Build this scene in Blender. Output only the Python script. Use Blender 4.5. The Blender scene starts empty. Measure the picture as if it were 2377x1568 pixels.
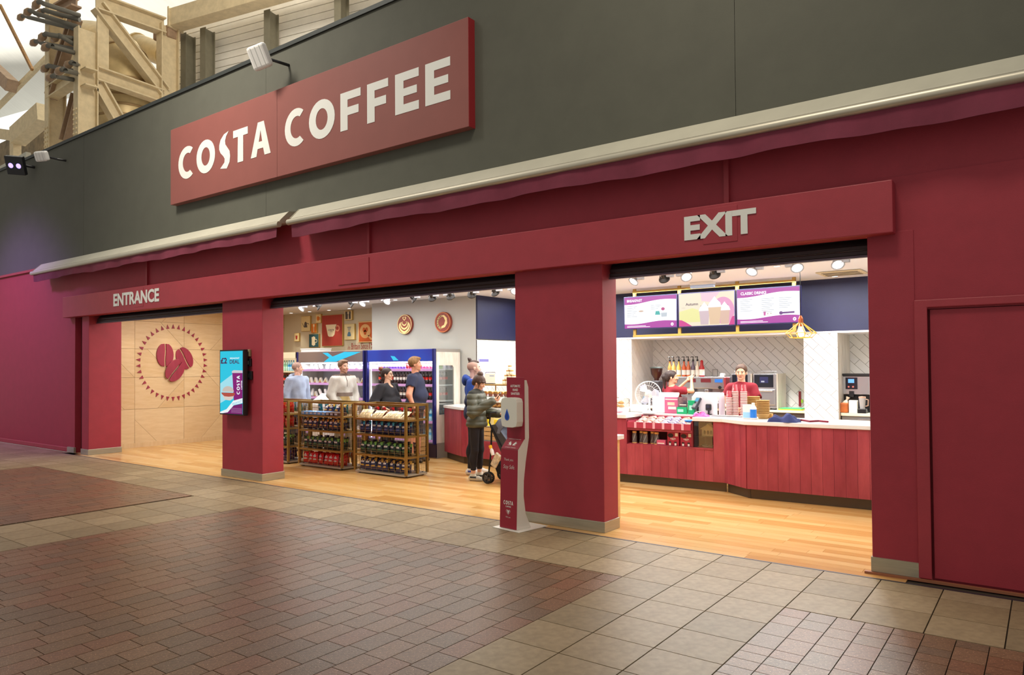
import bpy, math, random
import numpy as np
from mathutils import Vector, Matrix
from mathutils.geometry import tessellate_polygon
random.seed(7); R = random.random
def U(a, b): return a + (b - a) * random.random()
SC = bpy.context.scene; COL = SC.collection
# ---------------------------------------------------------------- camera, sky, sun, lights, exposure
W, H = 2377, 1568
YAW, PIT, ROLL, FPX, SX, SY = 0.671563323, 0.0195645107, -0.00623452676, 1708.95, -112.5, 33.38
CAM = np.array([0, -6.78, 1.70])
FW = np.array([-math.sin(YAW)*math.cos(PIT), math.cos(YAW)*math.cos(PIT), math.sin(PIT)])
_r = np.array([math.cos(YAW), math.sin(YAW), 0.0]); _u = np.cross(_r, FW)
RT = math.cos(ROLL)*_r + math.sin(ROLL)*_u; UP = -math.sin(ROLL)*_r + math.cos(ROLL)*_u
cd = bpy.data.cameras.new('camera'); cam = bpy.data.objects.new('camera', cd); COL.objects.link(cam)
cam.matrix_world = Matrix([[RT[i], UP[i], -FW[i], CAM[i]] for i in range(3)] + [[0, 0, 0, 1]])
cd.sensor_width = 36; cd.lens = FPX/W*36; cd.shift_x = -SX/W; cd.shift_y = SY/W; cd.clip_end = 300
SC.camera = cam
def P(px, py, X=None, Y=None, Z=None):
    """the point of a known wall, floor or table plane that a surveyed point of the photograph lies on"""
    d = FW + (px-W/2-SX)/FPX*RT - (py-H/2-SY)/FPX*UP
    t = ((X-CAM[0])/d[0] if X is not None else (Y-CAM[1])/d[1] if Y is not None else (Z-CAM[2])/d[2])
    return Vector(CAM + t*d)
vs = SC.view_settings
vs.view_transform = 'Standard'; vs.look = 'None'; vs.gamma = 1.0; vs.use_curve_mapping = False
vs.exposure = 0.0
wd = bpy.data.worlds.new('sky'); SC.world = wd; wd.use_nodes = True
wd.node_tree.nodes['Background'].inputs[0].default_value = (1.0, 0.95, 0.86, 1)
wd.node_tree.nodes['Background'].inputs[1].default_value = 0.45
def lamp(name, kind, loc, energy, color=(1, 1, 1), target=None, size=0.1, size_y=None, spot=None, blend=0.5, angle=None, spread=math.pi):
    l = bpy.data.lights.new(name, kind); l.energy = energy; l.color = color
    o = bpy.data.objects.new(name, l); COL.objects.link(o); o.location = loc
    if target is not None:
        o.rotation_euler = (Vector(target)-Vector(loc)).to_track_quat('-Z', 'Y').to_euler()
    if kind == 'AREA':
        l.size = size
        l.spread = spread
        if size_y: l.shape = 'RECTANGLE'; l.size_y = size_y
    elif kind == 'SUN': l.angle = angle
    else: l.shadow_soft_size = size
    if kind == 'SPOT': l.spot_size = math.radians(spot); l.spot_blend = blend
    return o
# daylight on the far side of the tent roof, the hall's high lamps, and an added fill
lamp('daylight', 'SUN', (0, 32, 19), 14.0, (1.0, 0.98, 0.93), target=(0, 0, 8), angle=math.radians(18))
lamp('hall_lamp', 'AREA', (-10.5, -5.0, 10.5), 150, (1.0, 0.92, 0.80), target=(-10.0, 0, 5.2), size=1.6, spread=1.25)
lamp('hall_lamp', 'AREA', (-2.0, -5.0, 10.5), 62, (1.0, 0.90, 0.74), target=(-2.5, 0, 5.2), size=1.6, spread=1.25)
lamp('steel_fill_light', 'AREA', (-10.5, 0.7, 12.8), 420, (1.0, 0.92, 0.80), target=(-13.0, 3.2, 8.0), size=2.0)  # added fill that brightens the steelwork; no fitting hangs there
lamp('violet_floodlight', 'SPOT', (-18.8, -4.0, 6.2), 1150, (0.55, 0.30, 1.0), target=(-18.0, 0, 1.6), size=0.4, spot=75, blend=0.9)
# added area fills under the shop ceiling, for its general brightness
SHOP = ((-13.6, 1.9, 1.4, 2.4, 50), (-11.0, 2.6, 3.6, 2.0, 98), (-7.2, 2.2, 3.6, 2.4, 100), (-3.4, 1.6, 3.6, 2.2, 90), (-4.2, 4.6, 4.6, 1.6, 300), (-7.4, 4.9, 1.6, 1.4, 34))
for x, y, sx, sy, e in SHOP:
    lamp('shop_fill', 'AREA', (x, y, 2.98), e, (1.0, 0.975, 0.93), target=(x, y, 0), size=sx, size_y=sy)

# ---------------------------------------------------------------- materials
def lin(c): return tuple(((v/255+0.055)/1.055)**2.4 if v > 10 else v/255/12.92 for v in c)
MATS = {}
def mat(name, rgb, rough=0.6, metal=0.0, var=0.0, scale=8.0, bump=0.0, bscale=None, emit=0.0, stretch=None, trans=0.0, spec=None, coat=0.0, rgb2=None, alpha=None, detail=4.0, coord='Object', speck=None):
    """one Principled material; var or rgb2 mixes a second tone through noise, bump adds fine relief"""
    if name in MATS: return MATS[name]
    m = bpy.data.materials.new(name); m.use_nodes = True; nt = m.node_tree; N = nt.nodes; L = nt.links
    b = N['Principled BSDF']; c = lin(rgb)
    b.inputs['Base Color'].default_value = (*c, 1); b.inputs['Roughness'].default_value = rough; b.inputs['Metallic'].default_value = metal
    if spec is not None: b.inputs['Specular IOR Level'].default_value = spec
    if coat: b.inputs['Coat Weight'].default_value = coat; b.inputs['Coat Roughness'].default_value = 0.12
    if trans: b.inputs['Transmission Weight'].default_value = trans
    if alpha is not None: b.inputs['Alpha'].default_value = alpha
    if emit:
        b.inputs['Emission Color'].default_value = (*c, 1); b.inputs['Emission Strength'].default_value = emit
    vec = None
    if var or bump or rgb2:
        tc = N.new('ShaderNodeTexCoord'); mp = N.new('ShaderNodeMapping'); L.new(tc.outputs[coord], mp.inputs[0])
        if stretch: mp.inputs['Scale'].default_value = stretch
        vec = mp.outputs[0]
    if var or rgb2:
        n = N.new('ShaderNodeTexNoise'); n.inputs['Scale'].default_value = scale; n.inputs['Detail'].default_value = detail; n.inputs['Roughness'].default_value = 0.6
        L.new(vec, n.inputs['Vector'])
        r = N.new('ShaderNodeValToRGB'); L.new(n.outputs['Fac'], r.inputs[0])
        lo = tuple(max(0, v*(1-var)) for v in c) if not rgb2 else c; hi = tuple(min(1, v*(1+var)) for v in c) if not rgb2 else lin(rgb2)
        r.color_ramp.elements[0].position = 0.33; r.color_ramp.elements[1].position = 0.67
        r.color_ramp.elements[0].color = (*lo, 1); r.color_ramp.elements[1].color = (*hi, 1)
        L.new(r.outputs[0], b.inputs['Base Color'])
    if speck and (var or rgb2):
        n3 = N.new('ShaderNodeTexNoise'); n3.inputs['Scale'].default_value = speck; n3.inputs['Detail'].default_value = 1; L.new(vec, n3.inputs['Vector'])
        r3 = N.new('ShaderNodeValToRGB'); r3.color_ramp.elements[0].position = 0.67; r3.color_ramp.elements[1].position = 0.74; L.new(n3.outputs['Fac'], r3.inputs[0])
        mx = N.new('ShaderNodeMix'); mx.data_type = 'RGBA'; L.new(r3.outputs[0], mx.inputs[0]); L.new(r.outputs[0], mx.inputs[6]); mx.inputs[7].default_value = (*[min(1, v*3.2+.06) for v in c], 1); L.new(mx.outputs[2], b.inputs['Base Color'])
    if bump:
        n2 = N.new('ShaderNodeTexNoise'); n2.inputs['Scale'].default_value = bscale or scale*6; n2.inputs['Detail'].default_value = 3
        L.new(vec, n2.inputs['Vector'])
        bp = N.new('ShaderNodeBump'); bp.inputs['Strength'].default_value = bump; bp.inputs['Distance'].default_value = 0.01
        L.new(n2.outputs['Fac'], bp.inputs['Height']); L.new(bp.outputs[0], b.inputs['Normal'])
    MATS[name] = m
    return m
def glass(name, rgb=(245, 250, 250), rough=0.02, opacity=0.12):
    """thin clear pane: mostly transparent with a mirror-like reflection"""
    if name in MATS: return MATS[name]
    m = bpy.data.materials.new(name); m.use_nodes = True; nt = m.node_tree; N = nt.nodes; L = nt.links
    N.remove(N['Principled BSDF']); o = N['Material Output']
    t = N.new('ShaderNodeBsdfTransparent'); t.inputs[0].default_value = (*lin(rgb), 1)
    g = N.new('ShaderNodeBsdfGlossy'); g.inputs['Roughness'].default_value = rough
    f = N.new('ShaderNodeFresnel'); f.inputs['IOR'].default_value = 1.45
    a = N.new('ShaderNodeMath'); a.operation = 'MULTIPLY_ADD'; a.inputs[1].default_value = 0.7; a.inputs[2].default_value = opacity*0.4; L.new(f.outputs[0], a.inputs[0])
    x = N.new('ShaderNodeMixShader'); L.new(a.outputs[0], x.inputs[0]); L.new(t.outputs[0], x.inputs[1]); L.new(g.outputs[0], x.inputs[2]); L.new(x.outputs[0], o.inputs[0])
    MATS[name] = m
    return m
def translucent(name, rgb, amount=0.6):
    if name in MATS: return MATS[name]
    m = bpy.data.materials.new(name); m.use_nodes = True; nt = m.node_tree; N = nt.nodes; L = nt.links
    N.remove(N['Principled BSDF']); o = N['Material Output']
    d = N.new('ShaderNodeBsdfDiffuse'); t = N.new('ShaderNodeBsdfTranslucent'); x = N.new('ShaderNodeMixShader')
    tc = N.new('ShaderNodeTexCoord'); mp = N.new('ShaderNodeMapping'); mp.inputs['Scale'].default_value = (3.0, 0.2, 0.2); L.new(tc.outputs['Object'], mp.inputs[0])
    n = N.new('ShaderNodeTexNoise'); n.inputs['Scale'].default_value = 2.0; L.new(mp.outputs[0], n.inputs['Vector'])
    r = N.new('ShaderNodeValToRGB'); c = lin(rgb); r.color_ramp.elements[0].color = (*[v*0.9 for v in c], 1); r.color_ramp.elements[1].color = (*c, 1); L.new(n.outputs['Fac'], r.inputs[0])
    for s in (d, t): L.new(r.outputs[0], s.inputs[0])
    x.inputs[0].default_value = amount; L.new(d.outputs[0], x.inputs[1]); L.new(t.outputs[0], x.inputs[2]); L.new(x.outputs[0], o.inputs[0])
    MATS[name] = m
    return m

# ---------------------------------------------------------------- mesh helpers
class MB:
    """collects shapes, then links them as ONE mesh object"""
    def __init__(s): s.v = []; s.f = []; s.m = []
    def add(s, vs, fs, m=0):
        o = len(s.v); s.v.extend([tuple(p) for p in vs]); s.f.extend([tuple(i+o for i in f) for f in fs])
        s.m.extend(m if isinstance(m, (list, tuple)) else [m]*len(fs)); return s
    def box(s, a, b, m=0):
        x0, y0, z0 = [min(a[i], b[i]) for i in range(3)]; x1, y1, z1 = [max(a[i], b[i]) for i in range(3)]
        return s.add([(x0,y0,z0),(x1,y0,z0),(x1,y1,z0),(x0,y1,z0),(x0,y0,z1),(x1,y0,z1),(x1,y1,z1),(x0,y1,z1)],
                     [(0,3,2,1),(4,5,6,7),(0,1,5,4),(1,2,6,5),(2,3,7,6),(3,0,4,7)], m)
    def obox(s, c, ax, ay, az, m=0):
        """box about c with half-axis vectors"""
        c, ax, ay, az = Vector(c), Vector(ax), Vector(ay), Vector(az)
        q = [c+i*ax+j*ay+k*az for k in (-1, 1) for i, j in ((-1,-1),(1,-1),(1,1),(-1,1))]
        return s.add(q, [(0,3,2,1),(4,5,6,7),(0,1,5,4),(1,2,6,5),(2,3,7,6),(3,0,4,7)], m)
    def bar(s, p, q, w, h, up=(0, 0, 1), m=0):
        p, q = Vector(p), Vector(q); d = (q-p); l = d.length; d.normalize()
        sd = d.cross(Vector(up)); sd = sd if sd.length > 1e-4 else d.cross(Vector((1, 0, 0))); sd.normalize(); u = sd.cross(d)
        return s.obox((p+q)/2, d*l/2, sd*w/2, u*h/2, m)
    def tube(s, p, q, r0, r1=None, n=10, m=0, cap=True):
        return s.path([p, q], [r0, r0 if r1 is None else r1], n, m, cap)
    def path(s, pts, r, n=8, m=0, cap=True):
        pts = [Vector(p) for p in pts]; k = len(pts); rs = r if isinstance(r, (list, tuple)) else [r]*k
        vs = []; u = None
        for i, p in enumerate(pts):
            d = (pts[min(i+1, k-1)]-pts[max(i-1, 0)]).normalized()
            if u is None: u = d.orthogonal().normalized()
            u = (u-d*u.dot(d)); u = u.normalized() if u.length > 1e-6 else d.orthogonal().normalized(); w = d.cross(u)
            vs += [p+rs[i]*(math.cos(2*math.pi*j/n)*u+math.sin(2*math.pi*j/n)*w) for j in range(n)]
        fs = [(i*n+j, i*n+(j+1) % n, (i+1)*n+(j+1) % n, (i+1)*n+j) for i in range(k-1) for j in range(n)]
        if cap: fs += [tuple(range(n))[::-1], tuple((k-1)*n+j for j in range(n))]
        return s.add(vs, fs, m)
    def lathe(s, prof, n=16, c=(0, 0, 0), ms=None, ax=None, sx=1.0, sy=1.0, cap=True):
        """profile of (radius, height) about z, or about the direction ax"""
        c = Vector(c); q = Vector(ax).normalized().to_track_quat('Z', 'Y') if ax is not None else None
        vs = []
        for r, z in prof:
            for j in range(n):
                a = 2*math.pi*j/n; p = Vector((sx*r*math.cos(a), sy*r*math.sin(a), z)); vs.append(c+(q @ p if q else p))
        fs = []; mm = []
        for i in range(len(prof)-1):
            for j in range(n): fs.append((i*n+j, i*n+(j+1) % n, (i+1)*n+(j+1) % n, (i+1)*n+j)); mm.append(ms[i] if ms else 0)
        if cap:
            k = len(prof)-1
            if prof[0][0] > 1e-6: fs.append(tuple(range(n))[::-1]); mm.append(ms[0] if ms else 0)
            if prof[-1][0] > 1e-6: fs.append(tuple(k*n+j for j in range(n))); mm.append(ms[-1] if ms else 0)
        return s.add(vs, fs, mm)
    def ball(s, c, r, n=10, k=6, m=0):
        r = r if isinstance(r, (tuple, list)) else (r, r, r)
        vs = [(c[0]+r[0]*math.sin(math.pi*i/k)*math.cos(2*math.pi*j/n), c[1]+r[1]*math.sin(math.pi*i/k)*math.sin(2*math.pi*j/n), c[2]-r[2]*math.cos(math.pi*i/k)) for i in range(k+1) for j in range(n)]
        return s.add(vs, [(i*n+j, i*n+(j+1) % n, (i+1)*n+(j+1) % n, (i+1)*n+j) for i in range(k) for j in range(n)], m)
    def poly(s, loops, t=0.0, M=None, m=0, mside=None):
        """flat outline (first loop) with holes, in the xy plane of M, raised by t along its z"""
        ls = [[Vector((p[0], p[1], 0)) for p in l] for l in loops]; fl = [p for l in ls for p in l]; k = len(fl)
        tri = [tuple(x) for x in tessellate_polygon(ls)]
        fix = []
        for a, b, c in tri:
            fix.append((a, b, c) if (fl[b]-fl[a]).cross(fl[c]-fl[a]).z > 0 else (a, c, b))
        vs = [Vector((p.x, p.y, t)) for p in fl]; fs = list(fix); mm = [m]*len(fix)
        if t:
            vs += fl; o = 0
            ms = m if mside is None else mside
            for l in ls:
                n = len(l)
                area = sum(l[i].x*l[(i+1) % n].y-l[(i+1) % n].x*l[i].y for i in range(n)); first = (l is ls[0])
                for i in range(n):
                    a, b = o+i, o+(i+1) % n
                    f = (a, a+k, b+k, b); fs.append(f if (area > 0) == first else f[::-1]); mm.append(ms)
                o += n
            fs += [(a+k, c+k, b+k) for a, b, c in fix]; mm += [ms]*len(fix)
        if M is not None: vs = [M @ p for p in vs]
        return s.add(vs, fs, mm)
    def mesh(s, name, mats, smooth=False):
        me = bpy.data.meshes.new(name); me.from_pydata(s.v, [], s.f)
        for x in (mats if isinstance(mats, (list, tuple)) else [mats]): me.materials.append(x)
        if any(s.m): me.polygons.foreach_set('material_index', s.m)
        if smooth: me.polygons.foreach_set('use_smooth', [True]*len(s.f))
        me.update(); return me
    def build(s, name, mats, parent=None, smooth=False, bev=0.0, seg=2, loc=None, rz=0.0, sharp=None):
        o = link(name, s.mesh(name, mats, smooth or bool(sharp)), parent, loc, rz)
        if sharp:
            o.data.set_sharp_from_angle(angle=math.radians(sharp))
        if bev:
            b = o.modifiers.new('edge', 'BEVEL'); b.width = bev; b.segments = seg; b.limit_method = 'ANGLE'; b.angle_limit = math.radians(40)
        return o
def link(name, me, parent=None, loc=None, rz=0.0, M=None):
    o = bpy.data.objects.new(name, me); COL.objects.link(o)
    if parent is not None: o.parent = parent
    if M is not None: o.matrix_basis = M
    else:
        if loc is not None: o.location = loc
        if rz: o.rotation_euler = (0, 0, rz)
    return o
def tag(o, label=None, cat=None, group=None, kind=None):
    if label: o['label'] = label
    if cat: o['category'] = cat
    if group: o['group'] = group
    if kind: o['kind'] = kind
    return o
def thing(name, label, cat, loc=(0, 0, 0), rz=0.0, group=None):
    o = bpy.data.objects.new(name, None); COL.objects.link(o); o.location = loc; o.rotation_euler = (0, 0, rz); o.empty_display_size = 0.1
    return tag(o, label, cat, group)
def struct(o): o['kind'] = 'structure'; return o
def dup(o, loc=None, rz=None, label=None, group=None, parent=None):
    c = o.copy(); COL.objects.link(c)
    if parent is not None: c.parent = parent
    if loc is not None: c.location = loc
    if rz is not None: c.rotation_euler = (0, 0, rz)
    if label: c['label'] = label
    if group: c['group'] = group
    for ch in list(o.children): dup(ch, parent=c)
    return c
ORD = 'first second third fourth fifth sixth seventh eighth ninth tenth eleventh twelfth thirteenth fourteenth fifteenth sixteenth seventeenth eighteenth nineteenth twentieth'.split()
def frame(o, x, y):
    """matrix with origin o, x axis x, y axis y"""
    x, y = Vector(x).normalized(), Vector(y).normalized(); z = x.cross(y)
    return Matrix([[x[i], y[i], z[i], o[i]] for i in range(3)] + [[0, 0, 0, 1]])
def front(o): return frame(o, (1, 0, 0), (0, 0, 1))          # faces -Y, towards the hall
def leftw(o): return frame(o, (0, 1, 0), (0, 0, 1))          # faces +X
_TC = {}
def text_mesh(txt, w, h, t=0.0, bold=0.0, shear=0.0, spacing=1.0):
    """lettering as a mesh w wide and h tall with its lower edge on the x axis, centred"""
    cu = bpy.data.curves.new('lettering', 'FONT'); cu.body = txt; cu.size = 1.0; cu.offset = bold; cu.shear = shear; cu.space_character = spacing
    cu.resolution_u = 3; cu.fill_mode = 'FRONT' if not t else 'BOTH'
    o = bpy.data.objects.new('lettering', cu); COL.objects.link(o)
    dg = bpy.context.evaluated_depsgraph_get(); ev = o.evaluated_get(dg); me = ev.to_mesh()
    k = len(me.vertices); co = np.empty(k*3, np.float32); me.vertices.foreach_get('co', co); co = co.reshape(-1, 3)
    fs = [tuple(p.vertices) for p in me.polygons]; ev.to_mesh_clear()
    bpy.data.objects.remove(o); bpy.data.curves.remove(cu)
    lo, hi = co.min(0), co.max(0); s = np.array([w/max(1e-6, hi[0]-lo[0]), h/max(1e-6, hi[1]-lo[1]), 1])
    co = (co-np.array([(lo[0]+hi[0])/2, lo[1], 0]))*s
    return co, fs
def text(name, txt, w, h, M, m, parent, t=0.0, bold=0.02, shear=0.0, label=None):
    co, fs = text_mesh(txt, w, h, 0, bold, shear); mb = MB()
    if t:
        mb.add(co+np.array([0, 0, t]), fs)
        cnt = {}
        for f in fs:
            for i in range(len(f)):
                e = (f[i], f[(i+1) % len(f)]); cnt[e] = 1
        k = len(co); mb.v.extend([tuple(p) for p in co])
        for a, b in cnt:
            if (b, a) not in cnt: mb.f.append((a, a+k, b+k, b)); mb.m.append(0)
    else: mb.add(co, fs)
    mb.v = [tuple(M @ Vector(p)) for p in mb.v]
    o = mb.build(name, m, parent)
    if label: o['label'] = label
    return o
def circ(cx, cy, rx, ry=None, n=24, a0=0, a1=360):
    ry = rx if ry is None else ry; k = n if a1-a0 >= 360 else n+1
    return [(cx+rx*math.cos(math.radians(a0+(a1-a0)*i/n)), cy+ry*math.sin(math.radians(a0+(a1-a0)*i/n))) for i in range(k)]
def clip(poly, a, b, c):
    """keep the part of a convex polygon where a*x+b*y<=c"""
    out = []; n = len(poly)
    for i in range(n):
        p, q = poly[i], poly[(i+1) % n]; dp, dq = a*p[0]+b*p[1]-c, a*q[0]+b*q[1]-c
        if dp <= 0: out.append(p)
        if (dp < 0) != (dq < 0) and abs(dp-dq) > 1e-9: t = dp/(dp-dq); out.append((p[0]+t*(q[0]-p[0]), p[1]+t*(q[1]-p[1])))
    return out
def cliprect(p, x0, y0, x1, y1):
    for a, b, c in ((-1, 0, -x0), (1, 0, x1), (0, -1, -y0), (0, 1, y1)):
        p = clip(p, a, b, c)
        if len(p) < 3: return []
    return p
def parea(p): return abs(sum(p[i][0]*p[(i+1) % len(p)][1]-p[(i+1) % len(p)][0]*p[i][1] for i in range(len(p))))/2
def pieces(name, polys, t, M, mats, parent, limit=300, key=None):
    """convex outlines as raised pieces: up to limit as parts of their own, the others joined into one part of kind stuff"""
    polys = [p for p in polys if len(p) > 2 and parea(p) > 2e-5]
    if key: polys = sorted(polys, key=key)
    rest = MB()
    for i, p in enumerate(polys):
        k = random.randrange(len(mats))
        if i < limit:
            cx = sum(q[0] for q in p)/len(p); cy = sum(q[1] for q in p)/len(p)
            mb = MB(); mb.poly([[(x-cx, y-cy) for x, y in p]], t)
            o = mb.build(name, mats[k], parent); o.matrix_basis = M @ Matrix.Translation((cx, cy, 0))
        else: rest.poly([p], t, M, m=k)
    if rest.f: tag(rest.build(name+'_field', mats, parent), kind='stuff')
# ================================================================ the setting
TILE = [mat('tile_%d' % i, c, 0.42, var=0.14, scale=20, bump=0.05, bscale=140, spec=0.25) for i, c in enumerate(((152,134,104),(146,128,98),(158,140,110),(140,124,96)))]
BRK = [mat('paver_%d' % i, c, 0.34, var=0.24, scale=60, bump=0.2, bscale=120, spec=0.4, speck=110) for i, c in enumerate(((118,92,68),(122,93,69),(110,90,70),(124,89,66),(114,92,72),(127,98,74)))]
GROUT = mat('grout', (62, 50, 38), 0.9)
BURG = mat('burgundy_paint', (156, 43, 58), 0.62, var=0.05, scale=5, bump=0.14, bscale=160)
BURG2 = mat('burgundy_trim_paint', (160, 50, 62), 0.5, var=0.05, scale=5, bump=0.08, bscale=120)
GREEN = mat('dark_green_paint', (84, 84, 73), 0.75, var=0.05, scale=3, bump=0.06, bscale=120)
SKIRT = mat('brushed_skirting', (176, 170, 152), 0.32, 0.55, var=0.08, scale=3, stretch=(1, 1, 14))
DARK = mat('dark_gap', (24, 16, 18), 0.8)
# ---- hall floor: bands of square tiles round fields of narrow pavers
fl = struct(MB().box((-22, -6.9, -0.12), (2.2, -0.17, -0.012)).box((-22, -0.17, -0.12), (-15.4, 0.0, -0.012)).box((-1.16, -0.17, -0.12), (2.2, 0.0, -0.012)).build('floor', GROUT))  # dark grout left bare by the door stands in for the shadow line
TX, TW = -2.30, 0.413
ROWS = [(-0.45, -0.185), (-0.89, -0.45), (-1.33, -0.89)]
y = -1.33
while y > -6.9: ROWS.append((y-0.418, y)); y -= 0.418
def beige(x): return -2.73 < x < -1.46 or -8.98 < x < -7.70 or -15.35 < x < -13.85
tl = []; g = 0.004
for k in range(-48, 12):
    x0 = TX+TW*k; x1 = x0+TW; xm = (x0+x1)/2
    for a, b in ROWS:
        if (a+b)/2 > -1.33 or beige(xm): tl.append([(x0+g, a+g), (x1-g, a+g), (x1-g, b-g), (x0+g, b-g)])
for k in range(-48, -31):
    x0 = TX+TW*k; tl.append([(x0+g, -0.182), (x0+TW-g, -0.182), (x0+TW-g, -0.03), (x0+g, -0.03)])
def dist(p): return math.hypot(p[0][0], p[0][1]+6.78)
def seen(p):
    q = np.array([p[0][0], p[0][1], 0])-CAM; w = q@FW
    if w < 0.3: return False
    x = W/2+SX+FPX*(q@RT)/w; y = H/2+SY-FPX*(q@UP)/w
    return -60 < x < W+160 and y < H+120
def order(p): return (0 if seen(p) else 1, dist(p))
pieces('tile', tl, 0.012, Matrix.Translation((0, 0, -0.012)), TILE, fl, 300, order)
bk = []; bw = TW*0.4
for lo, hi in ((-7.70, -2.715), (-13.85, -8.98), (-22, -15.35), (-1.475, 2.2)):
    n = round((hi-lo)/bw); w = (hi-lo)/n; right = lo > -2
    for i in range(n):
        y = -1.33-(0.0 if right else U(0, 0.2)); x0 = lo+i*w
        if y < -1.34: bk.append([(x0+g, y+g), (x0+w-g, y+g), (x0+w-g, -1.33-g), (x0+g, -1.33-g)])
        while y > -6.9:
            l = random.choice((0.13, 0.18, 0.24)) if right else random.choice((0.25, 0.29, 0.33))
            bk.append([(x0+g*0.7, y-l+g*0.7), (x0+w-g*0.7, y-l+g*0.7), (x0+w-g*0.7, y-g*0.7), (x0+g*0.7, y-g*0.7)]); y -= l
pieces('brick', bk, 0.010, Matrix.Translation((0, 0, -0.012)), BRK, fl, 300, order)
# ---- shop floor: pale planks along the front
PLANK = [mat('plank_%d' % i, c, 0.20, var=0.16, scale=2.2, stretch=(1.2, 22, 1), spec=0.5, rgb2=d, detail=6) for i, (c, d) in enumerate((((196,146,82),(216,174,110)),((204,158,96),(222,182,120)),((188,136,74),(208,162,98)),((210,168,108),(224,188,128))))]
sf = struct(MB().box((-15.6, -0.165, -0.12), (-0.9, 7.2, -0.004)).build('floor_shop', mat('plank_joint', (120, 82, 42), 0.7)))
pk = []
for j in range(58):
    y0 = -0.165+j*0.127; x = -15.6-U(0, 1.2)
    while x < -0.9:
        l = U(0.9, 1.5); p = cliprect([(x+0.0012, y0+0.0012), (x+l-0.0012, y0+0.0012), (x+l-0.0012, y0+0.1258), (x+0.0012, y0+0.1258)], -15.6, -0.165, -0.9, 7.2); x += l
        if p: pk.append(p)
pieces('plank', pk, 0.004, Matrix.Translation((0, 0, -0.004)), PLANK, sf, 300, lambda p: (0 if seen(p) else 1, dist(p)))
struct(MB().box((-15.6, -0.19, -0.02), (2.2, -0.165, 0.002)).build('trim_1', mat('threshold_strip', (44, 40, 52), 0.5)))
# ---- front wall of the shop
wf = struct(MB().box((-22, 0.0, 3.15), (2.2, 0.22, 3.86)).build('wall_front', BURG))
def wpart(name, a, b, m=BURG, bev=0.0): return MB().box(a, b).build(name, m, wf, bev=bev)
XP1 = (P(190, 900, Y=-.03).x, P(206, 900, Y=-.03).x); XP2 = (P(516, 900, Y=-.03).x, P(609, 900, Y=-.03).x); XP3 = (P(1197, 900, Y=-.03).x, P(1400, 900, Y=-.03).x)
XR = P(2018, 900, Y=-.03).x
wpart('left_wall', (-22, 0.0, 0), (P(174, 900, Y=0).x, 0.25, 3.15))
wpart('recess', (P(174, 900, Y=0).x, 0.12, 0), (XP1[0], 0.25, 3.15), mat('burgundy_recess_shade', (96, 24, 36), 0.7))  # shade of the gap is put into a darker burgundy
for a, b, d in ((*XP1, 0.62), (*XP2, 0.36), (*XP3, 0.28)):
    p = wpart('pillar', (a, -0.03, 0.105), (b, d, 2.78), bev=0.006)
    MB().box((a-0.012, -0.045, 0), (b+0.012, d+0.01, 0.11)).build('skirting', SKIRT, p, bev=0.004)
p = wpart('pillar', (XR, -0.02, 0.105), (P(2134, 1300, Y=-.02).x, 0.30, 2.76), bev=0.004)
MB().box((XR-0.008, -0.035, 0.02), (P(2136, 1300, Y=-.03).x, 0.31, 0.135)).build('skirting', SKIRT, p)
wpart('kerb', (-1.2, -0.06, 0.0), (2.2, -0.02, 0.018), mat('kerb_wood', (150, 92, 62), 0.6))
MB().box((-22, -0.035, 0), (P(160, 1040, Y=0).x, 0.0, 0.10)).build('skirting', BURG2, wf, bev=0.02)
MB().box((P(160, 1040, Y=0).x, -0.04, 0), (P(176, 1040, Y=0).x, 0.0, 0.11)).build('skirting', SKIRT, wf)
wpart('upper_pipe', (P(342, 650, Y=-.02).x-.02, -0.04, 3.15), (P(342, 650, Y=-.02).x+.02, 0, 3.7), BURG2)
wpart('upper_pipe', (P(857, 560, Y=-.02).x-.02, -0.04, 3.15), (P(857, 560, Y=-.02).x+.02, 0, 3.7), BURG2)
wpart('upper_pipe', (P(1688, 440, Y=-.02).x-.025, -0.04, 3.15), (P(1688, 440, Y=-.02).x+.02, 0, 3.7), BURG2)
wpart('ledge', (-22, -0.05, 3.84), (-16.4, 0.0, 3.89), BURG2)
# door set flush in the front wall
xd = P(2125, 900, Y=-.02).x; xi = P(2156, 900, Y=-.02).x
struct(MB().box((xi+0.015, 0.0, 0.03), (2.2, 0.05, 2.12)).build('door_1', BURG))
tr = MB()
tr.poly([[(xd, 0.02), (xi, 0.02), (xi, 2.135), (2.2, 2.135), (2.2, 2.20), (xd, 2.20)]], 0.018, front((0, -0.02, 0)))
struct(tr.build('trim_2', BURG2, bev=0.008))
struct(MB().box((xi-0.03, 0.045, 0), (2.2, 0.3, 2.2)).box((XR+0.05, -0.012, 2.125), (2.2, 0.3, 3.2)).box((XR+0.05, -0.012, 0), (xi-0.004, 0.3, 2.12), 0).build('wall_right', [BURG]))
# fascia beam with the two words
XF0, XF1 = P(145, 712, Y=-.15).x, P(2072, 480, Y=-.15).x
fa = struct(MB().box((XF0, -0.15, 2.735), (XF1, 0.05, 3.155)).build('trim_3', BURG2, bev=0.008))
def plate(px0, px1, z0, z1, t=0.012): return MB().box((P(px0, 600, Y=-.15).x, -0.15-t, z0), (P(px1, 600, Y=-.15).x, -0.149, z1)).build('cover_plate', BURG2, fa, bev=0.003)
plate(786, 857, 2.79, 3.11); plate(1633, 1713, 2.80, 3.125, 0.006); plate(312, 333, 2.79, 3.12, 0.004)
WHITE_L = mat('white_lettering', (226, 226, 220), 0.5)
def fascia_word(txt, p0, p1, z0, z1, b, y=-0.1545):
    a, c = P(*p0, Y=-.15).x, P(*p1, Y=-.15).x
    text('lettering', txt, c-a, z1-z0, front(((a+c)/2, y, z0)), WHITE_L, fa, 0.003, b)
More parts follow.
